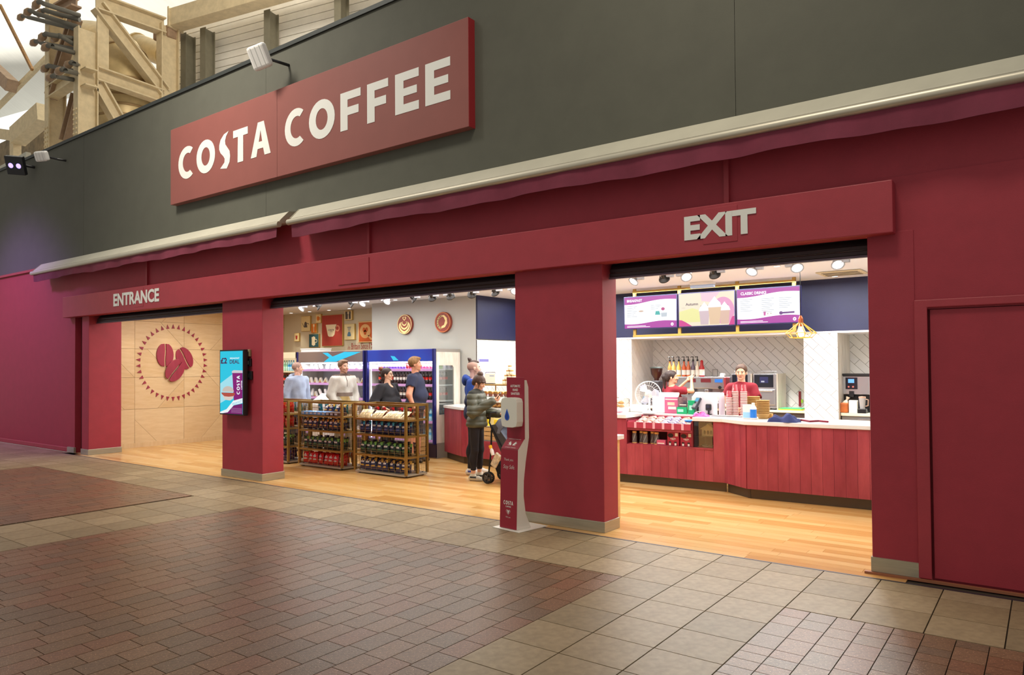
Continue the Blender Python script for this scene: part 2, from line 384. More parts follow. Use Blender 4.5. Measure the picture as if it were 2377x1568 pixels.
fascia_word('ENTRANCE', (264, 700), (370, 685), 2.845, 3.08, 0.035)
fascia_word('EXIT', (1589, 530), (1756, 510), 2.855, 3.075, 0.045, -0.1565)
# dark green wall above, in panels, with a dark coping
wg = struct(MB().box((-22, 0.03, 3.86), (2.2, 0.25, 6.40)).build('wall_upper', GREEN))
for a, b in ((-22, -15.1), (-15.095, P(617, 190, Y=0).x), (P(617, 190, Y=0).x+0.004, -2.2), (-2.196, 2.2)):
    MB().box((a, 0.0, 3.86), (b, 0.04, 6.40)).build('wall_panel', GREEN, wg)
MB().box((-22, -0.03, 6.38), (2.2, 0.28, 6.44)).build('coping', mat('coping_metal', (52, 56, 54), 0.5, 0.3), wg)
MB().box((-22, 0.25, 3.3), (2.2, 0.9, 6.36)).build('parapet_back', GREEN, wg)
# ---- shop shell: ceiling, wooden side wall, back walls
CEIL = mat('ceiling_paint', (234, 234, 242), 0.8)
struct(MB().box((-15.8, 0.30, 3.05), (-0.7, 7.4, 3.2)).box((-15.8, 0.26, 2.66), (-0.7, 0.34, 3.2)).build('ceiling', CEIL))
struct(MB().box((-15.62, 0.2, 0), (-15.37, 5.3, 3.2)).build('wall_left', mat('panel_groove', (150, 112, 68), 0.8)))
VEN = [mat('oak_veneer_%d' % i, c, 0.45, var=0.07, scale=2.4, stretch=(1, 6, 0.45), rgb2=d) for i, (c, d) in enumerate((((214,182,136),(224,196,154)),((210,176,128),(220,190,146)),((218,188,144),(228,202,160))))]
wl = bpy.data.objects['wall_left']
# oak panels: horizontal bands cut by diagonals and uprights
pol = [[(0.3, 0.10), (5.3, 0.10), (5.3, 3.05), (0.3, 3.05)]]
def cut(ps, a, b, c):
    out = []
    for p in ps:
        for q in (clip(p, a, b, c-0.003), clip(p, -a, -b, -c-0.003)):
            if len(q) > 2: out.append(q)
    return out
for z in (0.82, 1.50, 2.12, 2.72): pol = cut(pol, 0, 1, z)
for yy in (1.2, 2.35, 3.6): pol = cut(pol, 1, 0, yy)
big = []
for p in pol:
    cy = sum(q[0] for q in p)/len(p); cz = sum(q[1] for q in p)/len(p); ps = [p]
    d = 1 if (int(cy*1.3)+int(cz*1.5)) % 3 else -1
    ps = cut(ps, 1, d, round((cy+d*cz)/0.9)*0.9) if R() < 0.97 else ps
    big += ps
pieces('panel', big, 0.012, leftw((-15.37, 0, 0)), VEN, wl)
struct(MB().box((-15.38, 0.62, 0), (-15.345, 5.2, 0.10)).build('baseboard_left', VEN[0]))
PAINT = mat('warm_grey_paint', (214, 204, 178), 0.85); PAINT2 = mat('cool_grey_paint', (182, 184, 180), 0.85)
struct(MB().box((-15.62, 5.15, 0), (-11.2, 5.4, 3.2)).build('wall_back', PAINT))
struct(MB().box((-11.3, 4.30, 0), (-8.51, 5.4, 3.2)).build('wall_grey', PAINT2))
NAVY = mat('navy_paint', (34, 39, 76), 0.55, var=0.06, scale=5, bump=0.05, bscale=120)
struct(MB().box((-8.62, 4.31, 2.22), (-8.47, 7.2, 3.2)).box((-8.6, 5.95, 2.22), (-1.0, 7.2, 3.2)).build('wall_navy', NAVY))
struct(MB().box((-8.62, 5.95, 2.19), (-1.0, 7.2, 2.222)).build('ceiling_soffit', CEIL))
struct(MB().box((-1.12, 0.3, 0), (-0.9, 7.3, 3.2)).build('wall_shop_right', PAINT2))
WT = [mat('wall_tile_%d' % i, c, 0.22, spec=0.5) for i, c in enumerate(((234,234,234),(231,231,231),(236,236,235),(229,229,230)))]
GR2 = mat('tile_grout', (84, 76, 70), 0.9)
def tilewall(name, M, w, h, th=0.008, tw=0.345, tt=0.113, ang=-45, t0=0.0, tb=0.3, limit=300):
    """wall faced with long tiles laid on the diagonal; only tiles between tb and h"""
    wl = struct(MB().poly([[(0, 0), (w, 0), (w, h), (0, h)]], -t0 if t0 else -0.05, M).build(name, GR2))
    ca, sa = math.cos(math.radians(ang)), math.sin(math.radians(ang)); ps = []; g = 0.0024
    n = int((w+h)/tt)+4
    for j in range(-n, n):
        off = (j % 3)*tw/3
        for i in range(-int((w+h)/tw)-3, int((w+h)/tw)+3):
            u0 = i*tw+off; v0 = j*tt
            q = [(u0+g, v0+g), (u0+tw-g, v0+g), (u0+tw-g, v0+tt-g), (u0+g, v0+tt-g)]
            q = cliprect([(ca*u-sa*v, sa*u+ca*v) for u, v in q], 0, tb, w, h)
            if q: ps.append(q)
    pieces('tile', ps, th, M, WT, wl, limit, lambda p: -p[0][1])
    return wl
Z2 = 2.20
tilewall('wall_tiled_side', leftw((-8.49, 4.31, 0)), 1.7, Z2, tb=0.9)
tilewall('wall_tiled_pier', front((-8.49, 5.97, 0)), 8.49-6.12, Z2, tb=0.9)
tilewall('wall_tiled_return', leftw((-6.12, 5.97, 0)), 0.95, Z2, tb=0.9)
tilewall('wall_tiled_back', front((-6.12, 6.92, 0)), 6.12-3.10, Z2, tb=0.75)
struct(MB().box((-3.10, 5.97, 0), (-2.60, 7.2, Z2)).build('wall_pier_core', mat('marbled_panel', (226, 220, 210), 0.35, rgb2=(196, 188, 178), scale=3.0, stretch=(4, 4, 0.8), detail=8)))
tilewall('wall_tiled_front', front((-3.10, 5.966, 0)), 0.50, Z2, t0=0.002, tb=0.4)
tilewall('wall_tiled_corner', front((-2.60, 6.87, 0)), 1.6, Z2, tb=0.8)
struct(MB().box((-8.75, 7.0, 0), (-0.9, 7.3, 3.2)).build('wall_rear', PAINT2))
# ================================================================ things on the front
GLY = {
 'C': [circ(.56, .5, .56, .53, 22, 52, 308)+circ(.58, .5, .28, .30, 18, 300, 60)[:0]+[(.58+.30*math.cos(math.radians(a)), .5+.31*math.sin(math.radians(a))) for a in range(300, 59, -12)]],
 'O': [circ(.5, .5, .5, .53, 28), circ(.5, .5, .23, .29, 24)[::-1]],
 'S': [[(0.87,1.06),(0.45,1.0),(0.15,0.86),(0.03,0.70),(0.03,0.57),(0.15,0.45),(0.40,0.33),(0.52,0.24),(0.50,0.13),(0.12,-0.03),(0.70,-0.08),(0.95,0.10),(1.0,0.27),(0.95,0.43),(0.75,0.56),(0.58,0.67),(0.55,0.79),(0.65,0.92)]],
 'T': [[(0,.78),(.33,.78),(.31,0),(.69,0),(.69,.78),(1,.78),(1,1),(0,1)]],
 'A': [[(0,0),(.29,0),(.35,.22),(.63,.22),(.70,0),(1,0),(.66,1),(.36,1)], [(.41,.42),(.50,.76),(.58,.42)]],
 'F': [[(0,0),(.36,0),(.36,.38),(.90,.38),(.90,.59),(.36,.59),(.36,.79),(1,.79),(1,1),(0,1)]],
 'E': [[(0,0),(1,0),(1,.21),(.36,.21),(.36,.41),(.92,.41),(.92,.60),(.36,.60),(.36,.79),(1,.79),(1,1),(0,1)]]}
ADV = {'C': .98, 'O': 1.08, 'S': .64, 'T': .82, 'A': 1.0, 'F': .82, 'E': .86}
def glyph(mb, ch, x0, x1, y0, y1, M, t=0.0, m=0):
    mb.poly([[(x0+(x1-x0)*px, y0+(y1-y0)*py) for px, py in l] for l in GLY[ch]], t, M, m)
def word(mb, txt, xc, w, y0, h, M, t=0.0, m=0, gap=0.16):
    tot = sum(ADV[c] for c in txt)+gap*(len(txt)-1); x = xc-w/2; s = w/tot
    for c in txt: glyph(mb, c, x, x+ADV[c]*s, y0, y0+h, M, t, m); x += (ADV[c]+gap)*s
# ---- the large sign
SR = mat('sign_red', (136, 76, 69), 0.6, var=0.03, scale=3); SE = mat('sign_edge', (150, 34, 40), 0.5)
sg = thing('shop_sign', 'large red sign board reading COSTA COFFEE on the dark green wall', 'sign', (-8.4, -0.06, 4.47))
sx0, sx1 = P(396, 390, Y=-.12).x+8.4, P(1087, 160, Y=-.12).x+8.4; sm = P(643, 320, Y=-.12).x+8.4
for a, b in ((sx0, sm-0.002), (sm+0.002, sx1)):
    MB().box((a, -0.06, 0), (b, 0.06, 1.28)).build('board', SR, sg, bev=0.004)
mb = MB()
MB().box((sx1, -0.058, 0.002), (sx1+0.004, 0.06, 1.278)).build('side_panel', SE, sg)
for ch, a, b in (('C',414,451),('O',456,499),('S',508,534),('T',541,575),('A',582,628),('C',661,709),('O',717,777),('F',790,837),('F',852,901),('E',917,972),('E',987,1045)):
    yy = 380-(a-414)*0.30; mb = MB()
    glyph(mb, ch, P(a, yy, Y=-.125).x+8.4, P(b, yy, Y=-.125).x+8.4, 4.85-4.47, 5.36-4.47, front((0, -0.0605, 0)), 0.004)
    mb.build('letter', WHITE_L, sg)
# ---- two folded awnings
ALU = mat('brushed_aluminium', (196, 190, 172), 0.42, 0.6, var=0.05, scale=4, stretch=(0.3, 8, 8))
CREAM = mat('cream_casing', (188, 184, 166), 0.5, var=0.05, scale=3)
VAL = mat('plum_fabric', (118, 44, 64), 0.85, var=0.10, scale=4, bump=0.1, bscale=300)
def awning(x0, x1, label, drop):
    t = thing('awning', label, 'awning', ((x0+x1)/2, 0, 3.68)); c = (x0+x1)/2; a, b = x0-c, x1-c
    # casing, its end caps and lid
    prof = [(0, 0.10), (-0.27, 0.05), (-0.29, 0.09), (-0.13, 0.245), (0, 0.26)]
    M = Matrix([[0, 0, 1, a], [1, 0, 0, 0], [0, 1, 0, 0], [0, 0, 0, 1]])
    MB().poly([prof], b-a, M).build('casing', CREAM, t, bev=0.008)
    MB().tube((a-0.02, -0.31, 0.035), (b+0.02, -0.31, 0.035), 0.042, n=14).build('front_bar', ALU, t, sharp=50)
    for e in (a-0.012, b+0.002):
        M2 = Matrix([[0, 0, 1, e], [1, 0, 0, 0], [0, 1, 0, 0], [0, 0, 0, 1]])
        MB().poly([[(p[0]*1.02, p[1]+0.003) for p in prof]], 0.01, M2).build('end_cap', ALU, t)
    n = max(10, int((b-a)*14)); v = MB()
    for k, off in ((0, 0.0), (1, 0.006)):
        vs = []
        for i in range(n+1):
            x = a+0.04+(b-a-0.08)*i/n; wv = 0.012*math.sin(i*0.9)+0.014*math.sin(i*0.37+1)
            for j in range(5):
                f = j/4; vs.append((x, -0.305+off+wv*f, 0.02-f*(drop+0.012*math.sin(i*0.19)+0.004*math.sin(i*0.53))))
        v.add(vs, [((i*5+j), (i*5+j+1), ((i+1)*5+j+1), ((i+1)*5+j)) for i in range(n) for j in range(4)])
    v.build('valance', VAL, t, smooth=True)
    for e in (a+0.6, b-0.6): MB().box((e-0.05, -0.06, 0.0), (e+0.05, 0, 0.11)).build('wall_bracket', ALU, t)
    return t
awning(-16.75, -8.46, 'shorter folded awning with plum valance above the entrance', 0.165)
awning(-8.22, 1.6, 'longer folded awning with plum valance above the exit', 0.195)
# ---- roller shutters wound up under the fascia
SHD = mat('shutter_dark', (58, 44, 46), 0.45, 0.4)
def shutter(x0, x1, label):
    t = thing('roller_shutter', label, 'shutter', ((x0+x1)/2, 0.16, 2.62)); h = (x1-x0)/2-0.01
    MB().tube((-h, 0.06, 0.07), (h, 0.06, 0.07), 0.07, n=18).build('roll', SHD, t, sharp=40)
    for k, z in enumerate((-0.01, 0.035)): MB().box((-h, -0.05+k*0.01, z), (h, -0.02+k*0.01, z+0.04)).build('slat', SHD, t, bev=0.006)
    MB().box((-h, -0.06, -0.03), (h, -0.01, -0.012)).build('bottom_rail', mat('shutter_rail', (96, 80, 92), 0.4, 0.5), t)
shutter(XP1[1]+0.01, XP2[0], 'dark roller shutter wound up over the entrance opening')
shutter(XP2[1], XP3[0], 'dark roller shutter wound up over the middle opening')
shutter(XP3[1], XR, 'dark roller shutter wound up over the exit opening')
# ---- boxes along the coping
PLW = mat('white_plastic', (232, 230, 226), 0.4); BLK = mat('black_plastic', (22, 22, 26), 0.4)
def speaker(px, py, label, fx, fz):
    c = P(px, py, Y=-0.42); t = thing('speaker_box', label, 'speaker', c)
    d = Vector((0.35, -0.75, -0.35)).normalized(); x = Vector((0.9, 0.42, fx)).normalized(); u = d.cross(x).normalized(); x = u.cross(d)
    b = MB(); b.obox((0, 0, 0), x*0.145, u*0.165*fz, d*0.06); b.build('housing', PLW, t, bev=0.04, seg=3)
    for k in (-0.5, 0, 0.5): MB().obox(d*0.061+x*0.145*k, x*0.003, u*0.14*fz, d*0.002).build('groove', mat('grey_groove', (196, 196, 192), 0.5), t)
    MB().path([-d*0.06, Vector((0.10, 0.26, -0.02)), Vector((0.12, 0.42, -0.02))], 0.022, 8).build('bracket', BLK, t)
speaker(603, 132, 'white square wall speaker above the big red sign', 0.25, 1.0)
speaker(97, 363, 'white wall speaker tilted down near the far end of the wall', 0.0, 0.62)
c = P(37, 384, Y=-0.35); t = thing('flood_lamp', 'black floodlight with two glowing lenses at the far end of the wall', 'lamp', c)
d = Vector((0.5, -0.7, -0.45)).normalized(); x = Vector((0.8, 0.58, -0.1)).normalized(); u = d.cross(x).normalized(); x = u.cross(d)
MB().obox((0, 0, 0), x*0.20, u*0.2, d*0.05).build('housing', BLK, t, bev=0.012)
for s in (-0.5, 0.5):
    MB().lathe([(0.055, 0), (0.045, 0.006), (0, 0.008)], 14, d*0.05+x*0.17*s, ax=d).build('lens', mat('lamp_violet', (170, 150, 255), 0.4, emit=2.0), t)
MB().path([-d*0.04, Vector((0.05, 0.2, 0.02)), Vector((0.06, 0.35, 0.02))], 0.03, 8).build('bracket', BLK, t)
# ---- advertising screen on the pillar
def emis(name, rgb, s=1.0):
    m = mat(name, rgb, 0.6, emit=s, spec=0.2); m.node_tree.nodes['Principled BSDF'].inputs['Base Color'].default_value = (0.01, 0.01, 0.01, 1); return m
def flat(parent, name, loops, M, m, t=0.0006): return MB().poly(loops, t, M).build(name, m, parent)
def costa_word(parent, xc, w, y0, h, M, m, txt='COSTA', name='lettering'):
    mb = MB(); word(mb, txt, xc, w, y0, h, M); return mb.build(name, m, parent)
SCX0, SCX1, SCZ0, SCZ1 = -10.12, -9.50, 0.975, 1.975
t = thing('advert_screen', 'tall lit advertising screen with a burger and cup on the pillar', 'screen', (SCX0, -0.03, SCZ0))
w, h = SCX1-SCX0, SCZ1-SCZ0
MB().box((0, -0.13, 0), (w, -0.05, h)).build('casing', BLK, t, bev=0.006)
MB().box((w*.3, -0.05, h*.3), (w*.7, 0.0, h*.7)).build('wall_mount', BLK, t)
M = front((0.018, -0.1305, 0.02)); w -= 0.036; h -= 0.04
CY = emis('screen_cyan', (40, 205, 235), 0.9); PU = emis('screen_plum', (135, 20, 120), 0.7); WH = emis('screen_white', (240, 248, 250), 0.95)
flat(t, 'picture', [[(0, 0), (w, 0), (w, h), (0, h)]], M, CY)
def up(k): return M @ Matrix.Translation((0, 0, 0.0008*k))
flat(t, 'light_band', [[(0, .48*h), (w*.55, .63*h), (w*.62, .3*h), (0, .16*h)]], up(1), emis('screen_pale', (170, 232, 246), 0.9))
flat(t, 'wave', [[(0, .02*h), (w*.3, .07*h), (w*.6, .21*h), (w, .255*h), (w, .18*h), (w*.62, .14*h), (w*.35, .02*h), (w*.1, 0), (0, 0)]], up(5), WH)
flat(t, 'plum_corner', [[(w*.12, 0), (w*.35, .025*h), (w*.62, .135*h), (w, .17*h), (w, 0)]], up(4), PU)
flat(t, 'cup', [[(w*.62, .20*h), (w, .2*h), (w, .65*h), (w*.55, .65*h)]], up(2), emis('screen_cup', (150, 25, 130), 0.75))
flat(t, 'cup_lid', [[(w*.53, .65*h), (w, .65*h), (w, .69*h), (w*.62, .695*h), (w*.54, .68*h)]], up(3), emis('screen_lid', (228, 220, 230), 0.8))
flat(t, 'bun', [circ(w*.36, .35*h, w*.26, .09*h, 20, 0, 180)], up(3), emis('screen_bun', (222, 206, 196), 0.8))
flat(t, 'filling', [[(w*.06, .335*h), (w*.66, .335*h), (w*.68, .305*h), (w*.58, .28*h), (w*.4, .27*h), (w*.2, .275*h), (w*.08, .31*h)]], up(4), emis('screen_bacon', (196, 84, 70), 0.8))
flat(t, 'bun_base', [[(w*.10, .29*h), (w*.62, .29*h), (w*.58, .24*h), (w*.45, .21*h), (w*.22, .22*h)]], up(3), emis('screen_bun2', (236, 224, 214), 0.8))
DK = emis('screen_dark_plum', (90, 12, 90), 0.6)
text('lettering', '£2', w*.29, .095*h, M @ Matrix.Translation((w*.17, .80*h, .003)), DK, t, bold=0.03)
text('lettering', 'DEAL', w*.43, .06*h, M @ Matrix.Translation((w*.65, .80*h, .003)), DK, t, bold=0.02)
text('lettering', 'BREAKFAST', w*.42, .026*h, M @ Matrix.Translation((w*.66, .872*h, .003)), WH, t, bold=0.02)
text('lettering', 'BREAKFAST', w*.42, .032*h, M @ Matrix.Translation((w*.77, .165*h, .005)) @ Matrix.Rotation(0.22, 4, 'Z'), CY, t, bold=0.0)
Mr = up(4) @ Matrix.Translation((w*.83, .46*h, 0)) @ Matrix.Rotation(math.pi/2, 4, 'Z')
costa_word(t, 0, .30*h, -0.05*w, .13*w, Mr, WH); costa_word(t, .0, .14*h, -.155*w, .05*w, Mr, WH, 'COFFEE')
for k in range(6): flat(t, 'print_line', [[(w*.50, (.018+.014*k)*h), (w*.97, (.018+.014*k)*h), (w*.97, (.024+.014*k)*h), (w*.50, (.024+.014*k)*h)]], up(5), emis('screen_fine', (196, 130, 190), 0.6))
# junction boxes beside it
for k, (px, py, s, nm) in enumerate(((577, 820, .045, 'small beige switch box beside the advertising screen'), (578, 842, .05, 'small black control box in the middle beside the advertising screen'), (580, 872, .055, 'lowest black control box beside the advertising screen'))):
    c = P(px, py, Y=-.05); q = thing('control_box', nm, 'switch', (c.x, -0.03, c.z))
    MB().box((-s, -0.035, -s*1.2), (s, 0, s*1.2)).build('casing', [mat('beige_plastic', (150, 132, 100), 0.5), BLK, BLK][k], q, bev=0.006)
    MB().box((-s*.5, -0.041, -s*.6), (s*.2, -0.034, s*.5)).build('switch', [BLK, mat('grey_plastic', (120, 118, 116), 0.5), DARK][k], q, bev=0.002)
# ---- hand sanitiser stand
t = thing('sanitiser_stand', 'free-standing red and white hand sanitiser post before the middle pillar', 'dispenser', (-4.40, -0.31, 0), math.radians(-8))
RED = mat('poster_red', (150, 22, 48), 0.45); WS = mat('white_steel', (234, 230, 220), 0.4)
bp = MB(); bp.poly([[(-0.19, -0.22), (0.19, -0.22), (0.19, 0.23), (-0.19, 0.23)]], 0.008); bp.build('base_plate', WS, t, bev=0.003)
prof = [(-.175, .008), (-.145, .83), (-.045, .935), (-.045, 1.55), (.0, 1.55), (.025, 1.48), (.03, .95), (-.02, .72), (-.055, .5), (-.06, .35), (-.03, .16), (.05, .008)]
Mx = Matrix([[0, 0, 1, -0.115], [1, 0, 0, 0], [0, 1, 0, 0], [0, 0, 0, 1]])
MB().poly([prof], 0.23, Mx).build('body', WS, t, bev=0.004)
def slab(y0, z0, y1, z1, name, w=0.118):
    p = MB(); d = Vector((0, y1-y0, z1-z0)); l = d.length; d.normalize(); nrm = Vector((1, 0, 0)).cross(d)
    p.obox(Vector((0, (y0+y1)/2, (z0+z1)/2))+nrm*0.004, (w, 0, 0), d*l/2, nrm*0.003); o = p.build(name, RED, t, bev=0.002)
    return frame(Vector((0, y0, z0))+nrm*0.0078, (1, 0, 0), d)
M1 = slab(-.175, .012, -.145, .83, 'front_panel'); M2 = slab(-.145, .83, -.045, .935, 'sloping_panel'); M3 = slab(-.045, .935, -.045, 1.58, 'back_panel', 0.125)
for s, z in (('AUTOMATIC', 1.475), ('HAND', 1.435), ('SANITISER', 1.395)):
    text('lettering', s, {'HAND': .075}.get(s, .14 if s[0] == 'A' else .125), .026, M3 @ Matrix.Translation((0, z-.935, 0)), WHITE_L, t, bold=0.02)
text('lettering', 'Thank you.', .13, .035, M1 @ Matrix.Translation((-.005, .69, 0)), WHITE_L, t, bold=-0.012, shear=0.25)
text('lettering', 'Stay Safe.', .16, .052, M1 @ Matrix.Translation((0, .605, 0)), WHITE_L, t, bold=-0.012, shear=0.25)
costa_word(t, 0, .135, .245, .04, M1, WHITE_L); costa_word(t, 0, .075, .218, .014, M1, WHITE_L, 'COFFEE')
text('lettering', 'With you', .065, .02, M1 @ Matrix.Translation((0, .105, 0)), WHITE_L, t, bold=-0.01, shear=0.25)
def heart(s, n=28): return [(s*16*math.sin(a)**3/17, s*(13*math.cos(a)-5*math.cos(2*a)-2*math.cos(3*a)-math.cos(4*a))/17) for a in [2*math.pi*i/n for i in range(n)]][::-1]
hm = M1 @ Matrix.Translation((0, .172, 0))
MB().poly([heart(.032), heart(.029)[::-1]], 0, hm).build('heart_outline', WHITE_L, t)
for a, b, r in ((-.008, .008, 25), (.009, .007, -25), (0, -.008, 0)):
    MB().poly([circ(0, 0, .008, .010, 12)], 0, hm @ Matrix.Translation((a, b, 0)) @ Matrix.Rotation(math.radians(r), 4, 'Z')).build('bean_print', WHITE_L, t)
for s in (-1, 1):
    hq = MB(); Mh = M2 @ Matrix.Translation((s*.026, .062, 0)) @ Matrix.Scale(s, 4, (1, 0, 0)) @ Matrix.Rotation(math.radians(-38), 4, 'Z'); hq.poly([circ(0, 0, .013, .018, 14)], 0, Mh)
    for q, (fx, fl_, fr) in enumerate(((-.009, .026, 8), (-.003, .030, 3), (.004, .028, -3), (.010, .022, -9), (.015, .012, -50))): hq.poly([circ(0, .012, .0035, fl_*.6, 10)], 0, Mh @ Matrix.Translation((fx, .008 if q < 4 else -.006, .0003)) @ Matrix.Rotation(math.radians(fr), 4, 'Z'))
    hq.build('hand_print', WHITE_L, t)
text('lettering', 'PLEASE PLACE HANDS HERE', .17, .008, M2 @ Matrix.Translation((0, .125, 0)), WHITE_L, t, bold=0.01)
text('lettering', 'AUTOMATIC DISPENSER', .15, .008, M2 @ Matrix.Translation((0, .015, 0)), WHITE_L, t, bold=0.01)
# dispenser head
d_ = MB(); hw = [(-.10, 0), (-.112, .05), (-.112, .25), (-.10, .285), (-.06, .297), (0, .30), (.06, .297), (.10, .285), (.112, .25), (.112, .05), (.10, 0), (.05, -.012), (-.05, -.012)][::-1]
d_.poly([hw], 0.10, front((-0.006, -0.05, 1.07))); d_.build('dispenser', mat('dispenser_white', (228, 226, 214), 0.35), t, bev=0.022, seg=3)
drop = [(0, .125)]+[(0.032*math.cos(math.radians(a)), .042+.036*math.sin(math.radians(a))) for a in range(30, -211, -20)]
Mdr = front((-0.03, -0.151, 1.125))
MB().poly([drop[::-1]], 0.003, Mdr).build('blue_drop', mat('blue_plastic', (16, 84, 200), 0.2), t)
MB().poly([[(x*.55, .012+y*.72) for x, y in drop[::-1]]], 0.004, Mdr).build('inner_drop', mat('dark_blue_plastic', (10, 50, 150), 0.15), t)  # smaller drop in a darker blue

# ================================================================ the hall roof beyond the wall
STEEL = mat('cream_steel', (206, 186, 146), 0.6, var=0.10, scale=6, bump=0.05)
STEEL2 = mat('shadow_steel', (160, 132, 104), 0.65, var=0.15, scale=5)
STG = mat('grey_stud', (118, 112, 92), 0.6, var=0.08, scale=6)
TENT = translucent('tent_fabric', (246, 245, 240), 0.55)
def ibeam(mb, p, q, w, h, up=(0, 0, 1), tf=0.03):
    """rolled I section between two points"""
    p, q = Vector(p), Vector(q); d = (q-p).normalized(); s = d.cross(Vector(up)).normalized(); u = s.cross(d)
    for k in (-1, 1): mb.bar(p+u*k*(h-tf)/2, q+u*k*(h-tf)/2, w, tf, up)
    mb.bar(p, q, tf, h-2*tf, up)
YA = 1.7
XA = P(200, 150, Y=YA).x; XB = P(120, 250, Y=YA).x
YC = P(390, 150, X=XA).y
def At(px, py): return P(px, py, Y=YA)
def Ax(px, py): return P(px, py, X=XA)
tr_ = thing('roof_truss', 'cream painted steel trestle of columns and braces behind the green wall', 'truss', (XA, YA, 0))
def tpart(name, fn, m=STEEL):
    mb = MB(); fn(mb); mb.v = [(x-XA, y-YA, z) for x, y, z in mb.v]; return mb.build(name, m, tr_)
wA = At(222, 150).x-At(178, 150).x
tpart('column', lambda b: ibeam(b, (XA, YA, 5.2), (XA, YA, 10.2), 0.26, 0.50, up=(0, 1, 0)))
tpart('column', lambda b: ibeam(b, (XB, YA+.1, 5.2), (XB, YA+.1, At(110, 35).z+.4), 0.24, 0.46, up=(0, 1, 0)))
tpart('column', lambda b: ibeam(b, (XA, YC, 5.2), (XA, YC, Ax(390, 62).z), 0.28, 0.52, up=(0, 1, 0)))
tpart('rail', lambda b: ibeam(b, Ax(222, 5), Ax(380, 62), 0.30, 0.42, tf=.037))
tpart('rail', lambda b: ibeam(b, Ax(222, 172), Ax(376, 226), 0.30, 0.36, tf=.037))
tpart('brace', lambda b: ibeam(b, Ax(226, 14), Ax(380, 214), 0.27, 0.34, tf=.046))
tpart('brace', lambda b: ibeam(b, Ax(226, 196), Ax(275, 282), 0.26, 0.32, tf=.046))
tpart('rail', lambda b: ibeam(b, At(178, 178), At(118, 218), 0.28, 0.34, tf=.037))
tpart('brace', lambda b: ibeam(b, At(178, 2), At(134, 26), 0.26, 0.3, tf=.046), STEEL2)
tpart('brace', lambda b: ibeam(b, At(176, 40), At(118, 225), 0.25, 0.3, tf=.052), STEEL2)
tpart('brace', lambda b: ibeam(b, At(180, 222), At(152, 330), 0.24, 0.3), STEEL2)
tpart('stiffener', lambda b: b.box((XA-.3, YA-.15, At(200, 206).z), (XA+.3, YA+.15, At(200, 206).z+.03)))
tpart('stiffener', lambda b: b.box((XA-.3, YA-.15, At(200, 168).z), (XA+.3, YA+.15, At(200, 168).z+.03)))
tpart('gusset', lambda b: b.box((XA-.02, YA+.26, Ax(240, 178).z), (XA+.02, Ax(252, 100).y, Ax(240, 34).z)))
bolt = MB(); bolt.lathe([(.030, 0), (.030, .02), (.018, .03), (0, .03)], 6, ax=(0, -1, 0)); bm_ = bolt.mesh('bolt', STEEL)
for X_, Y_, z0, z1 in ((XA-.08, YA-.25, 6.45, At(185, 262).z), (XA+.06, YA-.25, 6.45, At(185, 262).z), (XB-.07, YA-.13, 6.3, At(104, 305).z), (XB+.06, YA-.13, 6.3, At(104, 305).z), (XA+.1, YA+.23, 6.45, At(218, 275).z)):
    z = z0
    while z < z1: link('bolt', bm_, tr_, (X_-XA, Y_-YA, z)); z += 0.12
# cream beam and the clad wall turned a little away
ang = math.radians(12.5); DV = Vector((math.cos(ang), math.sin(ang), 0)); NV = Vector((math.sin(ang), -math.cos(ang), 0))
B0 = Ax(412, 52)+Vector((0.1, -0.1, 0))
t = thing('edge_beam', 'cream box beam running along the top of the ribbed white wall', 'beam', B0)
h0 = (Ax(412, 33).z-Ax(412, 72).z)
MB().obox(DV*6, DV*6.0, NV*0.22, (0, 0, h0/2)).build('box_section', STEEL, t, bev=0.01)
MB().obox(-DV*0.02, DV*0.03, NV*0.26, (0, 0, h0/2+.04)).build('end_plate', STEEL, t)
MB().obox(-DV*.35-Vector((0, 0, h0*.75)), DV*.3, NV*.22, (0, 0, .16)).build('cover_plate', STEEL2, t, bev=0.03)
cl = struct(MB().obox(B0+DV*5.6-NV*1.0+Vector((0, 0, -2)), DV*6.6, NV*0.02, (0, 0, 2.4)).build('wall_cladding', mat('cladding_back', (176, 168, 150), 0.8)))
CLAD = mat('white_cladding', (226, 220, 206), 0.6, var=0.04, scale=3)
z = B0.z-4.3
while z < B0.z+0.2:
    MB().obox(B0+DV*5.6-NV*0.96+Vector((0, 0, z+.10-B0.z)), DV*6.6, NV*0.02, (0, 0, 0.094)).build('cladding_rib', CLAD, cl, bev=0.012); z += 0.2
for px in (437, 482, 630, 793, 960):
    # studs stand between cladding and beam
    q = P(px, 110, Y=B0.y+0.6); k = (q-B0).dot(DV)
    for _ in range(6):
        s_ = B0+DV*k-NV*0.55; v = np.array(s_)-CAM; k += (px-(W/2+SX+FPX*(v@RT)/(v@FW)))*0.011
    s_ = B0+DV*k-NV*0.55
    o = MB(); o.obox((0, 0, -2.2), DV*.03, NV*.17, (0, 0, 2.2)).obox(NV*.17+Vector((0, 0, -2.2)), DV*.10, NV*.012, (0, 0, 2.2)).obox(-NV*.17+Vector((0, 0, -2.2)), DV*.10, NV*.012, (0, 0, 2.2))
    st = o.build('wall_stud', STG, None, loc=s_+Vector((0, 0, -h0/2+.05)))
    tag(st, 'grey steel stud before the ribbed white cladding, %s counted from the trestle' % ORD[(437, 482, 630, 793, 960).index(px)], 'stud', 'studs of the ribbed wall')
# dark panel between trestle and studs
struct(MB().obox(B0-DV*0.35-NV*1.1+Vector((0, 0, -2)), DV*0.62, NV*.03, (0, 0, 2.3)).obox(Ax(335, 160)+Vector((-.3, 2.2, -.6)), (1.6, 0.3, 0), (0, .03, 0), (0, 0, 1.5)).build('wall_plant', mat('dark_plant', (70, 60, 46), 0.8)))
